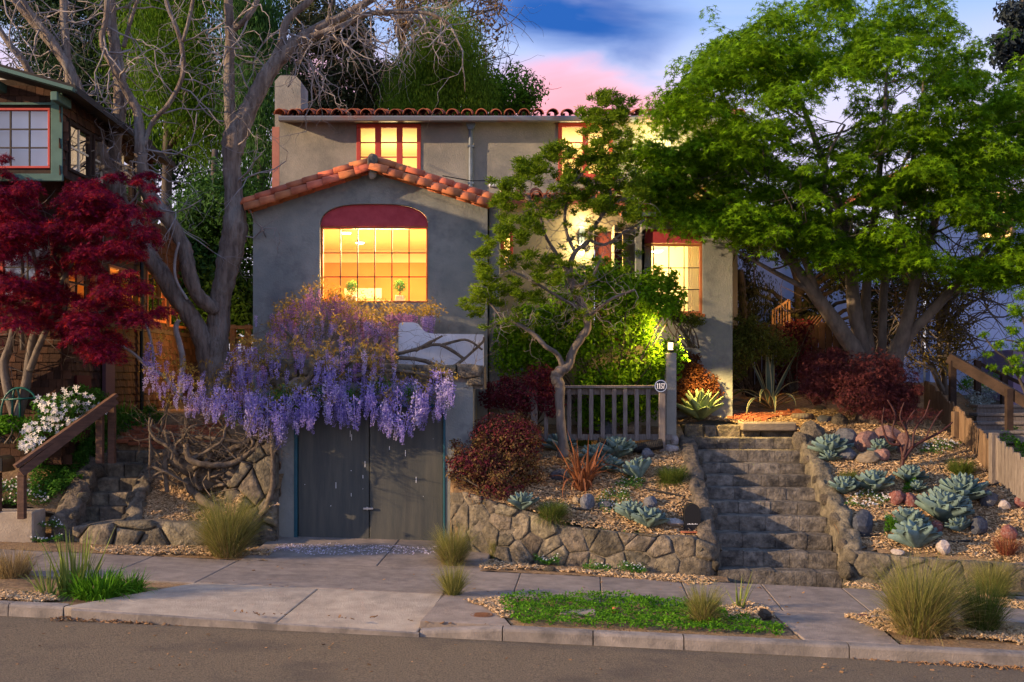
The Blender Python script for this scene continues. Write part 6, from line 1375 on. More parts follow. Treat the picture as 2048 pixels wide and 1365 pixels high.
chips('wood_chips', [(1000,1006),(1060,960),(1100,900),(1340,893),(1380,900),(1425,1075),(1340,1070),(1120,1046)], 9000)
chips('wood_chips', [(1610,900),(1850,850),(1880,860),(2050,1000),(2050,1132),(1800,1108),(1700,1092),(1650,985)], 15000)
chips('wood_chips', [(1360,845),(1420,818),(1600,826),(1850,820),(1900,860),(1600,880),(1590,848)], 5000)
chips('wood_chips', [(250,1035),(300,960),(420,925),(500,960),(470,1045)], 6000)
chips('wood_chips', [(180,1098),(300,1094),(480,1098),(560,1090),(540,1112),(300,1112),(200,1106)], 2600)
chips('wood_chips', [(960,1122),(1100,1135),(1430,1160),(1420,1172),(1100,1142),(960,1138)], 1700)
chips('wood_chips', [(1690,1168),(1800,1178),(2050,1205),(2050,1220),(1800,1188),(1690,1172)], 1300)
chips('wood_chips', [(1690,1235),(1760,1222),(2050,1260),(2050,1290),(1880,1275),(1760,1262)], 4200)
chips('wood_chips', [(930,1205),(1010,1197),(1035,1225),(1010,1240),(960,1212)], 800)
chips('wood_chips', [(1440,1220),(1480,1205),(1530,1215),(1550,1235),(1500,1245),(1450,1240)], 700)
chips('wood_chips', [(-20,1212),(0,1185),(90,1190),(120,1200),(60,1212)], 1200)
chips('leaf_litter', [(100,1236),(500,1244),(860,1256),(1000,1260),(1300,1284),(1700,1314),(2050,1335),(2050,1344),(1500,1304),(900,1266),(400,1254),(100,1243)], 1100, LITTER, .012, .035, .5, .006)
chips('leaf_litter', [(0,1250),(2040,1345),(2040,1360),(1000,1355),(0,1340)], 110, LITTER, .010, .028, .5, .005)
chips('leaf_litter', [(380,1170),(860,1190),(1700,1260),(1600,1180),(900,1150),(500,1125)], 90, LITTER, .010, .028, .5, .008)
chips('fallen_petals', [(520,1100),(600,1090),(880,1094),(870,1110),(620,1112)], 750, PETP, .010, .018, .6, .004)
chips('fallen_petals', [(480,1098),(560,1088),(600,1092),(540,1110)], 250, PETP, .010, .018, .6, .012)
# ---------------------------------------------------------------- rocks in the beds
def rock(label, px, py, w, h, m, seed, dp=.8):
    p = hit(px, py); s_ = p.y/F; o = link(rock_mesh(seed, 2, (1,dp,1), .25, m), 'rock', None, Matrix.Translation(p+Vector((0,0,h*.28*s_)))@Matrix.Rotation(seed,4,'Z')@Matrix.Diagonal((w*.56*s_,w*.5*s_,h*.62*s_,1))); return tag(o, label, 'rock', 'rocks set in the garden beds')
ROCKB = mat('black_rock', (.03,.035,.05), (.07,.08,.10), 5, 6, .7, .5, 18); ROCKR = mat('red_rock', (.13,.035,.03), (.24,.10,.085), 5, 7, .85, .6, 20, (.30,.25,.24), 4, .5); ROCKW = mat('pale_rock', (.34,.30,.28), (.46,.42,.40), 5, 6, .85, .6, 20, (.25,.12,.10), 3, .5)
for a in (('purplish grey rock at the foot of the red flax',1175,1016,38,34,ROCKG,1),('small tan rock left of the grey one below the flax',1152,1008,22,16,ROCKT,2),('flat grey rock right of the one below the flax',1210,1016,30,16,ROCKG,3),('grey rock above the green grass tuft by the steps',1295,915,32,22,ROCKG,4),('grey rock behind the agave pair near the mailbox',1300,1012,34,26,ROCKG,5),
          ('dark rock in the mulch between magenta shrub and flax',1120,960,40,26,ROCKG,6),('square blue black boulder right of the stair kerb',1726,1064,50,52,ROCKB,7),('red brown rock under the daisies',1792,1006,40,32,ROCKR,8),('dark red and white rock left of the largest agave',1822,1012,32,32,ROCKR,9),('grey boulder right of the highest agave of the trio',1978,1010,44,34,ROCKG,10),('white and pink rock right of the grey boulder',2008,1018,32,22,ROCKW,11),('red rock at the right edge of the bed',2040,1015,26,26,ROCKR,12),
          ('blue black stone right of the agave pup',1958,1066,38,38,ROCKB,13),('tan boulder right of the front agave',1886,1105,40,32,ROCKW,14),('red and white rock between the front agaves',1870,1062,30,24,ROCKR,15),('dark red rock behind the front agave',1805,1040,46,22,ROCKR,16),('purple red rock behind the dry twiggy clump',2018,1075,40,30,ROCKR,17),('little pale rock left of the front agave',1795,1108,28,12,ROCKW,18),
          ('round brown rock on the mulch above the rock edging',1680,850,34,26,STONE,19),('grey rock under the red limbed shrub',1810,900,40,24,ROCKG,20),('rough rock in the mulch mound at the strip end',1530,1238,30,24,STONE,21),('reddish white rock at the edge of the right kerb bed',1724,1238,22,14,ROCKR,22),('small white rock beside the reddish one at the kerb bed',1745,1240,16,10,ROCKW,23),('small blue grey pebble at the kerb bed corner',1742,1250,14,8,ROCKB,24),('small tan rock at the foot of the planter wall',1098,1142,26,12,STONE,25),('dark boulder behind the handrail left of the green slope',20,885,50,30,ROCKG,26),
          ('tan boulder behind the left side of the railing',1085,878,40,30,ROCKT,27),('grey boulder behind the middle of the railing',1210,868,38,30,ROCKG,28),('brown boulder behind the right half of the railing',1265,866,44,26,ROCKT,29),('pale chipped rock beside the railing post',1347,888,26,26,ROCKW,30),('white rubble under the railing post',1342,902,30,16,ROCKW,31),('red brick fragment lying in the ground cover',1231,1224,20,12,BRICK,32),('small brick piece in the ground cover',1188,1216,10,6,BRICK,33),('small pale rock left of the small mailbox',1350,1050,40,16,ROCKW,34)):
    rock(*a)
# ---------------------------------------------------------------- wisteria
wi = thing('wisteria', 'purple wisteria hanging over the garage from knotted grey vines', 'vine', P(420,960,17.2))
vn = G(); rr = random.Random(8)
for pts in ([(500,1045,16.5,9),(420,1010,16.6,9),(388,985,16.8,9),(375,965,16.9,10),(385,945,17,11)],[(375,970,16.9,14),(430,960,16.9,20),(470,930,16.9,18),(500,880,16.8,14),(540,820,16.7,10)],[(420,950,16.9,16),(360,930,16.8,13),(340,900,16.8,9),(330,860,16.8,5)],[(545,840,16.6,5),(546,900,16.48,5.5),(546,960,16.46,6),(535,1010,16.46,6),(510,1045,16.5,6),(495,1058,16.5,6)],[(312,912,16.95,3),(370,902,16.85,4.5),(420,915,16.8,6),(480,890,16.7,6),(560,850,16.6,5)],[(372,890,16.6,6),(380,920,16.5,6.5),(420,930,16.5,6),(470,925,16.6,6),(520,890,16.6,5)],[(290,840,17,2),(340,868,16.9,3),(450,880,16.7,5),(530,900,16.7,5)],
            [(480,930,16.9,12),(440,905,17,10),(400,890,17,7),(350,880,17.1,5)],[(450,960,16.8,16),(500,930,16.8,12),(530,870,16.7,8),(600,790,16.75,6),(700,755,16.75,4.5),(800,742,16.75,3.5),(900,765,16.75,2.5)],[(600,790,16.7,6),(640,720,16.9,5),(660,680,17.4,4),(690,640,18,3)],[(560,780,16.8,5),(540,740,17,4),(490,720,17.2,3),(450,730,17.4,2.5)],
            [(620,770,16.8,5),(700,735,17,4.5),(770,715,17.2,4),(830,700,17.4,3.5),(880,690,17.4,3),(930,720,17.4,3.5)],[(770,715,17.2,4),(840,720,17.3,4),(900,735,17.3,3.5),(960,690,17.35,2.5),(968,675,17.35,2)],[(830,702,17.4,4),(860,685,17.4,3),(885,672,17.4,2)],[(880,692,17.4,3),(930,680,17.4,2.5),(965,700,17.4,2)],[(700,735,17,4),(760,680,17.6,3),(720,640,18,2.5)],[(330,900,16.8,6),(332,940,16.7,5),(334,985,16.65,5)],[(130+185,880,17,3),(330,830,17,3),(340,790,17,2)],[(660,720,17,4),(600,690,17.5,3),(560,650,18.1,2)]):
    ps, rs = limb(vn, pts, 8, .45, 6, rr.randint(0,99))
for k in range(58):      # tangled cords between root mass and canopy
    x, y = rr.uniform(340,520), rr.uniform(900,985); a_ = rr.uniform(0,6.28); pts = []; r0 = rr.uniform(1.2,4.5); d0 = 16.85+rr.uniform(-.3,.25); t_ = rr.uniform(-.28,.28)
    for q in range(rr.randint(5,8)):
        pts.append((x, y, d0+rr.uniform(-.08,.08), r0*(1-.08*q))); a_ += t_+rr.gauss(0,.55); x += 26*math.cos(a_); y += 20*math.sin(a_)-5
        x = min(max(x,300),560); y = min(max(y,830),1000)
    limb(vn, pts, 6, .5)
vn.obj('vine_stem', VINE, wi, True)
for k, (px, py, w, h) in enumerate(((440,965,90,44),(400,950,70,40),(475,945,56,50),(430,925,80,36),(380,975,50,30),(500,905,40,44))):
    p = P(px,py,16.95+.05*k); s_ = p.y/F; link(rock_mesh(300+k, 3, (1,.7,1), .7, VINE), 'burl', wi, Matrix.Translation(p-wi.location)@Matrix.Diagonal((w*.5*s_,w*.4*s_,h*.5*s_,1)))
tw = G()
for k in range(190):
    if k < 70: px, py, D = rr.uniform(300,560), rr.uniform(820,930), 16.5+rr.uniform(-.4,.4)
    elif k < 150: px, py, D = rr.uniform(540,800), rr.uniform(630,730), 17.6+rr.uniform(-.5,.6)
    else: px, py, D = rr.uniform(460,960), rr.uniform(680,780), 17+rr.uniform(-.4,.3)
    twig(tw, P(px,py,D), (rr.gauss(0,1),rr.gauss(0,.4),rr.gauss(.15,.7)), rr.uniform(.25,.6), rr.uniform(.004,.008), 2, .5, .02, 3)
tw.obj('twigs', VINE, wi, True, 'stuff')
def raceme(seed, L_=1.0, nf=90):
    """one hanging flower cluster, unit length, tapering to its tip; every floret a small keeled bloom"""
    r_ = np.random.default_rng(seed); f = r_.random(nf)**.85; a = r_.random(nf)*2*pi; rad = .17*(1-f*.85)**.8*(.6+.5*r_.random(nf))*np.clip(f*8,.35,1)
    pos = np.stack([rad*np.cos(a),rad*np.sin(a),-f*L_],1); nrm = np.stack([np.cos(a),np.sin(a),.3+r_.normal(0,.3,nf)],1)
    T = ([(0,0,0),(.8,.55,.1),(1.0,0,.35),(.8,-.55,.1),(.5,0,-.55)], [(0,1,2),(0,2,3),(0,3,4),(0,4,1)])
    d = nrm+np.array([0,0,-.3]); V, Fa = place(T, pos, frames_dir(d, np.tile([[0,0,1.]],(nf,1))+r_.normal(0,.2,(nf,3))), r_.uniform(.05,.085,nf)*(1.15-.6*f)); return V, Fa
def rac_me(m, k):
    V, Fa = raceme(k); s_ = G(); s_.tube([(0,0,.08),(0,0,-.5),(0,0,-.98)], [.010,.008,.004], 4); n = len(V); sf = [f for f in s_.f if len(f) == 4]
    return npmesh('flower_cluster', np.vstack([V, np.array(s_.v)]), [Fa, np.array(sf)+n], m)
RA = [rac_me(PURPLE, k) for k in range(7)]; RB = [rac_me(PURPLE2, 20+k) for k in range(4)]; RC = [rac_me(PURPLE3, 40+k) for k in range(4)]
low = [(290,815),(330,822),(380,830),(430,842),(470,850),(510,865),(545,885),(565,890),(580,860),(600,870),(640,850),(670,845),(700,855),(720,860),(745,835),(770,860),(795,888),(815,870),(840,855),(870,860),(888,842),(905,800)]
def ylow(x):
    for (a,b),(c,d) in zip(low, low[1:]):
        if a <= x <= c: return b+(d-b)*(x-a)/(c-a)
    return 815
tops = []; cnt = 0; clumps = []
for k in range(46):
    x = 300+610*(k+rr.uniform(-.3,.3))/46; clumps.append((x, ylow(x)-rr.uniform(30,52) if k%2 else ylow(x)-rr.uniform(60,115), rr.uniform(.72,1.2)))
while cnt < 340:
    cx_, cy_, sc_ = rr.choice(clumps)
    if cx_ < 430 and rr.random() < .2: continue
    x = cx_+rr.gauss(0,15); ln = rr.uniform(26,66)*sc_*(.62 if x < 420 else 1); ytop = cy_+rr.gauss(0,15)-abs(x-cx_)*.2
    if x > 905 or x < 285: continue
    if ytop+ln > ylow(x)+14: ytop = ylow(x)+rr.uniform(-22,12)-ln
    t = min(1,max(0,(ylow(x)-ytop-ln)/120)); D = 16.48+rr.uniform(-.14,.22)+.35*t; p = P(x, ytop, D); s_ = ln*D/F; wd = rr.uniform(.75,1.15)
    M = Matrix.Translation(p-wi.location)@Matrix.Rotation(rr.gauss(0,.13),4,'X')@Matrix.Rotation(rr.gauss(0,.15),4,'Y')@Matrix.Rotation(rr.uniform(0,6.28),4,'Z')@Matrix.Diagonal((s_*wd,s_*wd,s_,1))
    link(rr.choice(RA+RA+RC), 'flower_cluster', wi, M); tops.append(p); cnt += 1
up2 = []
for k in range(120):
    t = rr.random(); x = 535+345*t; yt = (640-46*math.sin(min(1,t*1.6)*pi)**1) + rr.uniform(-10,34); ln = rr.uniform(24,46); D = 18.1+rr.uniform(-.25,.2)
    if 780 < x: yt = 628+rr.uniform(-5,14)
    p = P(x, yt, D); s_ = ln*D/F; link(rr.choice(RB if x < 830 else RA), 'flower_cluster', wi, Matrix.Translation(p-wi.location)@Matrix.Rotation(rr.gauss(0,.1),4,'X')@Matrix.Rotation(rr.uniform(0,6.28),4,'Z')@Matrix.Diagonal((s_,s_,s_,1))); up2.append(p)
for x, y, ln in ((640,580,26),(622,575,22),(512,632,22),(545,628,30),(560,630,26),(520,735,38),(598,708,40),(610,690,28),(475,690,34),(468,720,34),(525,728,30),(590,672,30),(600,668,34),(618,672,28),(570,680,26),(545,690,22),(650,700,40),(662,705,34),(640,712,30),(575,700,30)):
    D = 17.5; p = P(x,y,D); s_ = ln*D/F; link(rr.choice(RA+RB), 'flower_cluster', wi, Matrix.Translation(p-wi.location)@Matrix.Rotation(rr.uniform(0,6.28),4,'Z')@Matrix.Diagonal((s_,s_,s_,1)))
for k in range(120):
    x = rr.uniform(470,790); y = rr.uniform(640,745) if x > 540 else rr.uniform(690,755); ln = rr.uniform(20,40); D = 17.5+rr.uniform(-.3,.4) if y < 690 else 16.72+rr.uniform(-.15,.12); p = P(x,y,D); s_ = ln*D/F
    link(rr.choice(RA+RB+RC), 'flower_cluster', wi, Matrix.Translation(p-wi.location)@Matrix.Rotation(rr.gauss(0,.15),4,'X')@Matrix.Rotation(rr.uniform(0,6.28),4,'Z')@Matrix.Diagonal((s_,s_,s_,1))); up2.append(p)
cl = []
for p in tops[::2]: cl.append((p.x,p.y+.1,p.z+.12,.13,.12,.08))
for p in up2: cl.append((p.x,p.y,p.z+.10,.13,.12,.09)); 
for x, y in ((640,570),(690,590),(720,585),(740,600),(600,615),(560,640),(625,690),(580,690),(545,690),(640,720),(560,745),(480,755),(430,760),(540,780),(350,800),(330,790),(640,560),(660,600),(705,600),(770,610),(850,605),(870,612),(530,750),(510,735),(400,775),(465,790),(880,625)):
    p = P(x,y,17.4+ (.7 if y < 660 else -.6)); cl.append((p.x,p.y,p.z,.16,.15,.11))
pos, nrm = blob(cl, 7600, .1); n = len(pos); d = rng.normal(0,1,(n,3))+np.array([0,-.3,-.5])
mesh_leaves('foliage', LEAFN, pos, frames_dir(d, nrm), rng.uniform(.05,.09,n), LGOLD, wi)
cl = [B(x,y,16.7,26,20) for x, y in ((560,790),(610,800),(640,790),(590,815),(820,785),(700,790),(470,830),(760,770))]
pos, nrm = blob(cl, 1500, .1); n = len(pos); mesh_leaves('foliage', LEAFN, pos, frames(nrm, rng.random(n)*6.28), rng.uniform(.05,.09,n), LGRN2, wi)
# loose bare stems left of the wisteria, and the pale sapling stems
sp = thing('bare_sapling', 'thin pale bare stems rising in front of the shingle wall', 'sapling', P(355,800,17.6)); g = G()
for pts in ([(360,800,17.6,4),(365,720,17.6,6),(352,660,17.6,5.5),(358,640,17.6,4)],[(356,790,17.5,4),(330,755,17.4,4),(300,738,17.4,3.5),(270,710,17.3,3),(240,690,17.3,2.5),(215,680,17.3,2)],[(308,740,17.4,3),(305,700,17.4,3),(292,650,17.4,2.8),(275,640,17.3,2)],[(375,600,17.9,3),(352,560,17.9,3),(350,520,17.9,3),(358,485,17.9,2.5)]):
    limb(g, pts, 7, .2)
g.obj('trunk', TWIG, sp, True)
# ---------------------------------------------------------------- wooden railing with the number plaque
DR = 17.85
wr = thing('wooden_railing', 'weathered grey wooden railing with balusters beside the number plaque', 'railing', P(1200,890,DR))
g = G(); g.bbox((X_(1064,DR),DR-.07,Z_(777,DR)),(X_(1331,DR),DR+.07,Z_(771,DR)),.008); g.obj('top_rail', WOODG, wr)
g = G(); g.bbox((X_(1062,DR),DR+.01,Z_(790,DR)),(X_(1335,DR),DR+.05,Z_(778,DR)),.006); g.obj('upper_rail', WOODG, wr)
g = G(); g.bbox((X_(1062,DR),DR+.01,Z_(881,DR)),(X_(1345,DR),DR+.05,Z_(869,DR)),.006); g.obj('lower_rail', WOODG, wr)
for px in (1092,1138,1159,1182,1205,1228,1250,1273,1296):
    x = X_(px,DR); g = G(); g.bbox((x-.033,DR-.055,Z_(880+R.uniform(-3,3),DR)),(x+.033,DR+.008,Z_(778,DR)-.001),.005); g.obj('baluster', WOODG, wr)
for px, b in ((1068,884),(1322,898)):
    x = X_(px,DR); g = G(); g.bbox((x-.052,DR-.16,Z_(b,DR)-.1),(x+.052,DR-.072,Z_(773,DR)),.008); g.obj('post', WOODG, wr)
pq = thing('number_plaque', 'round dark blue enamel house number plaque reading 1157 on the railing post', 'plaque', P(1321,773,DR-.2))
pc = P(1321.5,772.5,DR-.19); ra = 12.4*DR/F
def discy(c, r, y0, y1, m, nm, n=32, inner=None):
    g = G(); o_ = [(c.x+r*math.cos(2*pi*k/n), c.z+r*math.sin(2*pi*k/n)) for k in range(n)]
    g.prism(o_, c.y+y0, c.y+y1, [[(c.x+inner*math.cos(2*pi*k/n), c.z+inner*math.sin(2*pi*k/n)) for k in range(n)]] if inner else ()); g.obj(nm, m, pq)
discy(pc, ra, 0, .025, mat('blue_enamel',(.008,.014,.035),rough=.25,spec=.5), 'plate'); discy(pc, ra*.97, -.004, -.001, mat('pale_blue_rim',(.42,.50,.66),rough=.3), 'rim', inner=ra*.86)
def digit(ch, x, z, h, y):
    """serif numerals from upright polygons"""
    w = h*.36; t = h*.13; g = G(); bx = lambda a,b,c,d: g.box((x+a*h,y-.004,z+b*h),(x+c*h,y-.001,z+d*h))
    if ch == '1': bx(.10,.02,.25,1.0); bx(.0,.0,.35,.07); g.prism([(x+.10*h,z+1.0*h),(x+.10*h,z+.86*h),(x-.01*h,z+.80*h),(x-.01*h,z+.86*h)], y-.004, y-.001)
    if ch == '7': bx(.0,.86,.40,1.0); bx(.0,.74,.06,.86); g.prism([(x+.40*h,z+.86*h),(x+.26*h,z+.45*h),(x+.24*h,z),(x+.09*h,z),(x+.12*h,z+.45*h),(x+.30*h,z+.86*h)], y-.004, y-.001)
    if ch == '5':
        bx(.05,.88,.38,1.0); bx(.03,.50,.12,.88)
        o_ = [(x+(.19+.21*math.cos(a))*h, z+(.31+.31*math.sin(a))*h) for a in [math.radians(q) for q in range(160,-171,-15)]]; i_ = [(x+(.17+.10*math.cos(a))*h, z+(.31+.21*math.sin(a))*h) for a in [math.radians(q) for q in range(-170,161,15)]]
        vs = [(a,y-.004,b) for a,b in o_]+[(a,y-.004,b) for a,b in i_[::-1]]; k = len(o_); g.add(vs, [(q,q+1,k+q+1,k+q) for q in range(k-1)]); 
    g.obj('numeral', WHITEP, pq)
hh = ra*.86; xx = pc.x-ra*.66
for c, dxx in zip('1157', (0,.34,.66,1.0)): digit(c, xx+dxx*ra*.98, pc.z-hh*.52, hh, pc.y)
hs = thing('drain_hose', 'black corrugated drain hose lying below the railing', 'hose', hit(1280,895)); g = G(); A = smoothpath([tuple(P(x,y,17.6)) for x, y in ((1195,885),(1230,893),(1270,896),(1300,892),(1325,888))], 16)
g.tube([tuple(a) for a in A], [.075+(.008 if i%2 else 0) for i in range(len(A))], 10); g.obj('pipe', BLACKR, hs, False)
mb = thing('small_mailbox', 'little black arched metal box with white script beside the planter wall', 'box', hit(1385,1062)); q = mb.location; w = .11; g = G()
g.prism([(q.x-w,q.z),(q.x+w,q.z),(q.x+w,q.z+.26)]+[(q.x+w*math.cos(t),q.z+.26+w*math.sin(t)) for t in [pi*k/10 for k in range(1,10)]]+[(q.x-w,q.z+.26)], q.y-.02, q.y+.16); g.obj('body', BLACK, mb)
g = G(); g.tube([(q.x-w*.9,q.y+.05,q.z+.2),(q.x-w*1.3,q.y+.05,q.z+.33),(q.x-w*.7,q.y+.05,q.z+.42),(q.x,q.y+.05,q.z+.40)], .008, 6); g.obj('handle', BLACK, mb)
g = G()
for k in range(7): g.box((q.x-.075+k*.021,q.y-.023,q.z+.09),(q.x-.061+k*.021,q.y-.021,q.z+.098+.006*(k%2)))
g.obj('script', WHITEP, mb, kind='stuff')
g = G(); g.bbox((q.x-.17,q.y-.10,q.z-.02),(q.x+.14,q.y+.2,q.z-.001),.01); g.obj('base_brick', BRICK, mb)
for lab, pts in (('black drip hose in the mulch left of the agave pair',[(1145,1022),(1170,1024),(1200,1028)]),('black drip hose running to the small mailbox',[(1290,982),(1330,990),(1370,998)]),('black drip hose below the rock edging right of the steps',[(1720,916),(1760,922),(1800,925)]),('black drip hose under the daisies right of the steps',[(1725,1010),(1780,1018),(1840,1020),(1870,1022)]),('black drip hose in front of the front agave',[(1718,1078),(1765,1074)]),('black drip hose right of the front agave',[(1865,1082),(1900,1088),(1945,1086)]),('black drip hose curling toward the picket fence',[(1955,976),(1985,974),(2000,968)])):
    o = thing('drip_hose', lab, 'hose', hit(*pts[0]), 'drip hoses in the garden beds'); g = G(); g.tube([tuple(a) for a in smoothpath([tuple(hit(x,y)+Vector((0,0,.03))) for x,y in pts], 5)], .014, 6); g.obj('pipe', BLACKR, o, True)
# ---------------------------------------------------------------- left: handrail, mailbox, block, steps, brick landing
hr = thing('timber_handrail', 'dark brown timber handrail rising beside the left stone steps', 'handrail', hit(45,990))
a, b = P(30,934,15.9), P(232,790,16.75); g = G(); g.beam(a, b, .16, .05); g.obj('cap_rail', WOODB, hr)
g = G(); g.beam(P(42,946,15.9), P(232,800,16.7), .05, .12); g.obj('side_rail', WOODB, hr)
for px, y0, y1, D in ((44,945,1010,15.98),(200,822,900,16.75),(224,812,900,16.85)):
    p, q = P(px,y0,D), P(px,y1,D); g = G(); g.bbox((p.x-.05,D-.05,q.z-.2),(p.x+.05,D+.05,p.z),.006); g.obj('post', WOODB, hr)
lm = thing('mailbox', 'bronze mailbox at the left edge by the handrail foot', 'mailbox', P(0,960,16)); p = P(-6,944,16.1); g = G(); w = .13
g.prism([(p.x-w,p.z),(p.x+w,p.z),(p.x+w,p.z+.14)]+[(p.x+w*math.cos(t),p.z+.14+w*.7*math.sin(t)) for t in [pi*k/8 for k in range(1,8)]]+[(p.x-w,p.z+.14)], 15.95, 16.4); g.obj('body', mat('bronze',(.16,.09,.05),(.24,.15,.08),8,4,.45,metal=.5), lm)
g = G(); g.bbox((p.x-.04,16.1,p.z-.9),(p.x+.04,16.18,p.z-.002),.005); g.obj('post', WOODB, lm)
g = G(); g.box((p.x+w-.02,15.94,p.z+.02),(p.x+w+.012,15.96,p.z+.2)); g.obj('door_rim', BLACK, lm)
cb = thing('concrete_block', 'square concrete planter wall end at the left edge of the pavement', 'wall', P(30,1080,16.2)); g = G(); g.bbox((-9.5,16.1,-.2),(X_(66,16.1),16.55,Z_(1024,16.1)),.02); g.obj('wall_end', CONCL, cb)
ls = thing('stone_steps', 'narrow rough stone steps climbing left to the brick landing', 'steps', P(200,1040,16.8)); k = 0
for (x0, x1, y, D) in ((150,238,1047,16.55),(150,238,1015,16.8),(176,252,986,17.05),(198,266,957,17.35),(214,276,927,17.7),(232,304,902,18.05)):
    k += 1; g = G(); xa, xb = X_(x0-6,D), X_(x1+10,D); zt = Z_(y,D); n2 = 2; xm = xa+(xb-xa)*R.uniform(.4,.6)
    g.box((xa-.05,D+.05,zt-.5),(xb+.05,D+.6,zt-.012)); so_ = g.obj('step', STEPST, ls)
    for c, e in ((xa,xm-.006),(xm+.006,xb)):
        g = G(); g.bbox((c,D+R.uniform(-.01,.01),zt-.25),(e,D+.55,zt+R.uniform(-.008,.006)),.02); g.obj('block', STONE, so_)
cheekL = [(X_(px,D),D,Z_(y,D),zb) for px,D,y,zb in ((150,16.4,1030,-.1),(172,16.8,985,.2),(190,17.2,950,.5),(212,17.7,915,.8),(232,18.2,890,1)) ]
cheek('rough rubble kerb up the left side of the narrow stone steps', cheekL, -.34, 5)
cheek('rough rubble kerb up the right side of the narrow stone steps', [(X_(px,D),D,Z_(y,D),zb) for px,D,y,zb in ((246,16.45,1042,-.1),(258,16.9,990,.3),(272,17.3,955,.5),(290,17.8,925,.8),(308,18.2,905,1))], .26, 6)
bl = thing('brick_landing', 'orange brick landing at the head of the left stone steps', 'path', P(310,890,18.5))
for j in range(7):
    for i in range(8):
        x = X_(232,18.3)+i*.205+(.1 if j%2 else 0); y = 18.25+j*.105; z = ZL(x,y)+.05; g = G(); g.bbox((x,y,z-.06),(x+.195,y+.097,z+R.uniform(-.004,.004)),.006); g.obj('brick', BRICK, bl)
bp = thing('brick_path', 'curved brick path above the landing wall by the striped agave', 'path', P(1560,835,19.2))
for j in range(6):
    for i in range(9):
        a = math.radians(20+i*8.5); rr_ = .75+j*.11; c = P(1610,842,18.9); x, y = c.x-rr_*math.cos(a)*1.05+.12, c.y+.05+rr_*math.sin(a)*.8; z = zgarden(x,y)+.035
        me = G(); me.bbox((-.05,-.095,-.05),(.05,.095,R.uniform(-.003,.003)),.005); link(me.mesh('brick',BRICK), 'brick', bp, Matrix.Translation(Vector((x,y,z))-bp.location)@Matrix.Rotation(-a,4,'Z'))
lg = thing('log_slice', 'flat round log slice lying at the end of the brick path', 'log', hit(1605,838)); g = G(); q = lg.location; g.lathe([(.17,0),(.19,.04),(.18,.085),(.165,.09)], q, 18); g.obj('bark_ring', BARK, lg, True); g = G(); g.lathe([(.16,.091),(.02,.095)], q, 18); g.obj('cut_face', WOODG, lg)
sm_ = thing('tree_stump', 'weathered stump under the purple dwarf maple', 'stump', hit(1742,842)); g = G(); q = sm_.location; g.tube([q-Vector((0,0,.1)),q+Vector((0,0,.1)),q+Vector((.02,0,.3))], [.30,.25,.22], 14, .3, 4); g.obj('trunk', BARK, sm_, True)
gl = thing('garden_hoops', 'green metal hoops standing beside the red maple stems', 'plant support', P(55,830,17.4)); g = G()
for x0, x1, D in ((2,78,16.75),(24,40,16.8)):
    A = [P(x0+(x1-x0)*.5*(1-math.cos(pi*k/12)), 838-62*math.sin(pi*k/12)**.7, D) for k in range(13)]; gg = G(); gg.tube(A, .016, 6); gg.obj('hoop', mat('green_enamel',(.01,.10,.08),rough=.4), gl, True)
gg = G(); gg.tube([P(3,800,16.75),P(76,796,16.75)], .014, 6); gg.obj('cross_bar', COL.objects['hoop'].data.materials[0], gl, True)
# ---------------------------------------------------------------- picket fence, right
pf = thing('picket_fence', 'leaning weathered picket fence along the right edge of the garden', 'fence', hit(1950,930))
def picket_run(pts, n, m, hgt):
    A = smoothpath(pts, 12); seg = np.linspace(0, len(A)-1, n)
    for k, s_ in enumerate(seg):
        i = min(int(s_), len(A)-2); f = s_-i; p = Vector(A[i]*(1-f)+A[i+1]*f); d = Vector(A[i+1]-A[i]); d.z = 0; d.normalize(); h = hgt*R.uniform(.95,1.05); w = .052
        nrm = Vector((d.y,-d.x,0)); ln = R.uniform(-.03,.03); c = [(-w,0),(w,0),(w,h-.05),(w*.5,h),(-w*.5,h),(-w,h-.05)]
        F_ = [p+d*a+Vector((0,0,b))+d*ln*b for a,b in c]; g = G(); g.add([v+nrm*.011 for v in F_]+[v-nrm*.011 for v in F_], [tuple(range(6)), tuple(range(11,5,-1))]+[(i_,(i_+1)%6,(i_+1)%6+6,i_+6) for i_ in range(6)]); g.obj('picket', m, pf)
    for hz_ in (.62*hgt,):
        for i in range(len(A)-1):
            pass
        g = G(); nrmv = Vector((A[-1][1]-A[0][1], -(A[-1][0]-A[0][0]), 0)).normalized()*-.04
        B_ = [Vector(a)+Vector((0,0,hz_))+nrmv for a in A[::4]]
        for a, b in zip(B_, B_[1:]): g.beam(a, b, .05, .09)
        g.obj('rail', m, pf, kind='stuff')
def FP(px, py, D): return tuple(P(px,py,D))
picket_run([FP(1852,830,19.6),FP(1890,865,18.9),FP(1935,910,17.9),FP(1985,965,16.9)], 34, WOODF, .60)
picket_run([FP(1992,958,16.7),FP(2030,990,16.1),FP(2080,1030,15.6)], 13, WOODG, .62)
for px, py, D, m in ((1912,905,18.3,WOODF),(1988,955,16.75,WOODG)):
    p = P(px,py,D); g = G(); g.bbox((p.x-.06,p.y-.06,p.z-.1),(p.x+.06,p.y+.06,p.z+.66),.008); g.obj('post', m, pf)
fb_ = thing('young_maple', 'thin young maple sprays at the right edge against the pale blue wall', 'sapling', P(2060,800,16.5)); g = G()
for pts in ([(2080,860,16.5,4),(2030,740,16.5,3),(1990,700,16.5,2),(1965,670,16.5,1.5)],[(2090,800,16.5,4),(2060,680,16.5,3),(2035,610,16.5,2)],[(2070,740,16.5,3),(2040,690,16.5,2),(2010,680,16.5,1.5)]): limb(g, pts, 6, .1)
g.obj('trunk', BARKD, fb_, True)
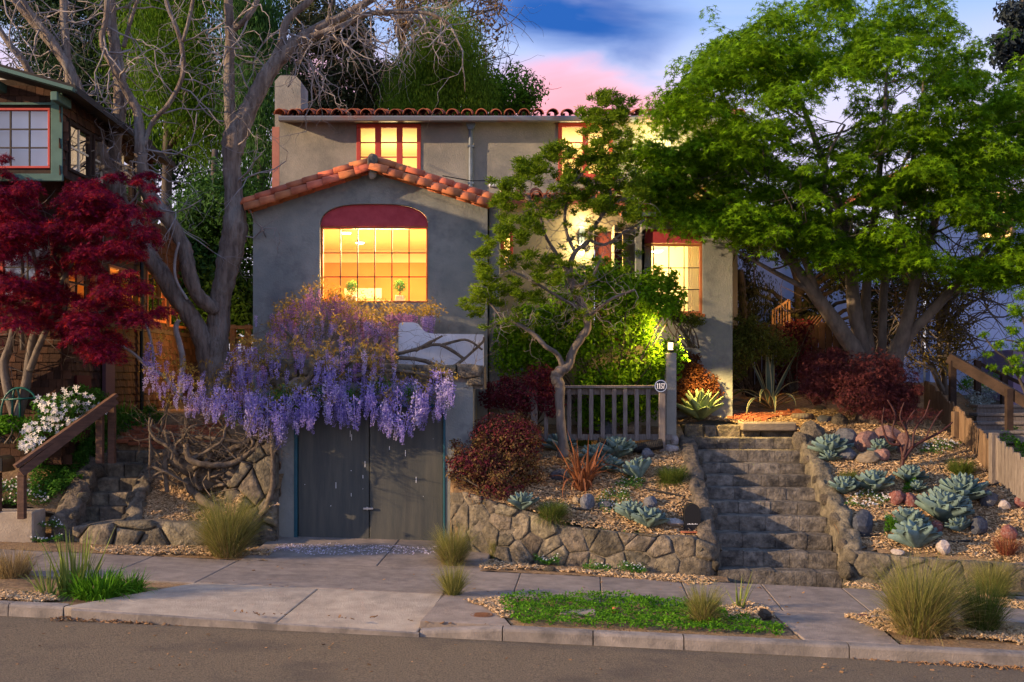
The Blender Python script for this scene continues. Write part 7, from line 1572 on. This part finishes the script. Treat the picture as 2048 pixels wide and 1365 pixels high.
cl = [B(x,y,16.45,r,r*.6) for x,y,r in ((1968,670,12),(1975,710,12),(2000,690,18),(2025,660,20),(2035,620,24),(2045,590,22),(2045,690,22),(2030,720,20),(1985,735,12),(2045,740,24),(2015,740,16))]
pos, nrm = blob(cl, 800, .1); n = len(pos); mesh_leaves('crown', STAR, pos, frames(nrm, rng.random(n)*6.28), rng.uniform(.04,.07,n), LMAPLE, fb_)
# ---------------------------------------------------------------- small street things
mc = thing('utility_cover', 'round rusty iron cover set in the pavement by the apron', 'cover', hit(963,1231)); q = mc.location
g = G(); g.lathe([(.13,.006),(.115,.010),(.11,.007),(.02,.009)], q, 24); g.obj('lid', mat('rusty_iron',(.14,.06,.03),(.22,.10,.05),20,5,.8,.5,60), mc)
for k in range(5):
    g = G(); g.box((q.x-.07,q.y-.075+k*.034,q.z+.0095),(q.x+.07,q.y-.06+k*.034,q.z+.014)); g.obj('rib', mc.children[0].data.materials[0], mc)
mp_ = thing('meter_cover', 'square concrete meter lid sunk in the ground cover strip', 'cover', hit(1155,1232)); q = mp_.location; g = G(); g.bbox((q.x-.20,q.y-.13,q.z-.02),(q.x+.20,q.y+.13,q.z+.05),.012); g.obj('lid', CONC, mp_)
# clipped topiary balls on the sill
def topiary(label, px, py, s_):
    D = 19.05; p = P(px, 606, D); o = thing('topiary', label, 'potted plant', p, 'topiaries behind the arched window'); g = G(); c = P(px,py,D); g.bbox((p.x-.08*s_,D-.08,p.z-.12),(p.x+.08*s_,D+.08,Z_(592,D)),.01); g.obj('pot', CREAM, o)
    g = G(); g.tube([(p.x,D,Z_(592,D)+.002),(p.x,D,c.z)], .009, 6); g.obj('stem', BARKD, o); pos, nrm = blob([(c.x,c.y,c.z,.105*s_,.105*s_,.105*s_)], 500, .5); n = len(pos); mesh_leaves('foliage', LEAF, pos, frames(nrm, rng.random(n)*6.28), .035, LGRN2, o)
topiary('clipped round topiary in a pale pot on the right of the arched window', 800, 572, 1); topiary('round topiary half hidden by wisteria on the left of the arched window', 704, 574, 1)
wl = thing('overhead_cable', 'thin cable strung low across the upper wall of the grey house', 'cable', P(940,360,19.5)); g = G(); g.tube([P(885,352,19.3),P(940,362,19.6),P(1000,362,19.9)], .009, 5); g.obj('wire', BLACKR, wl)
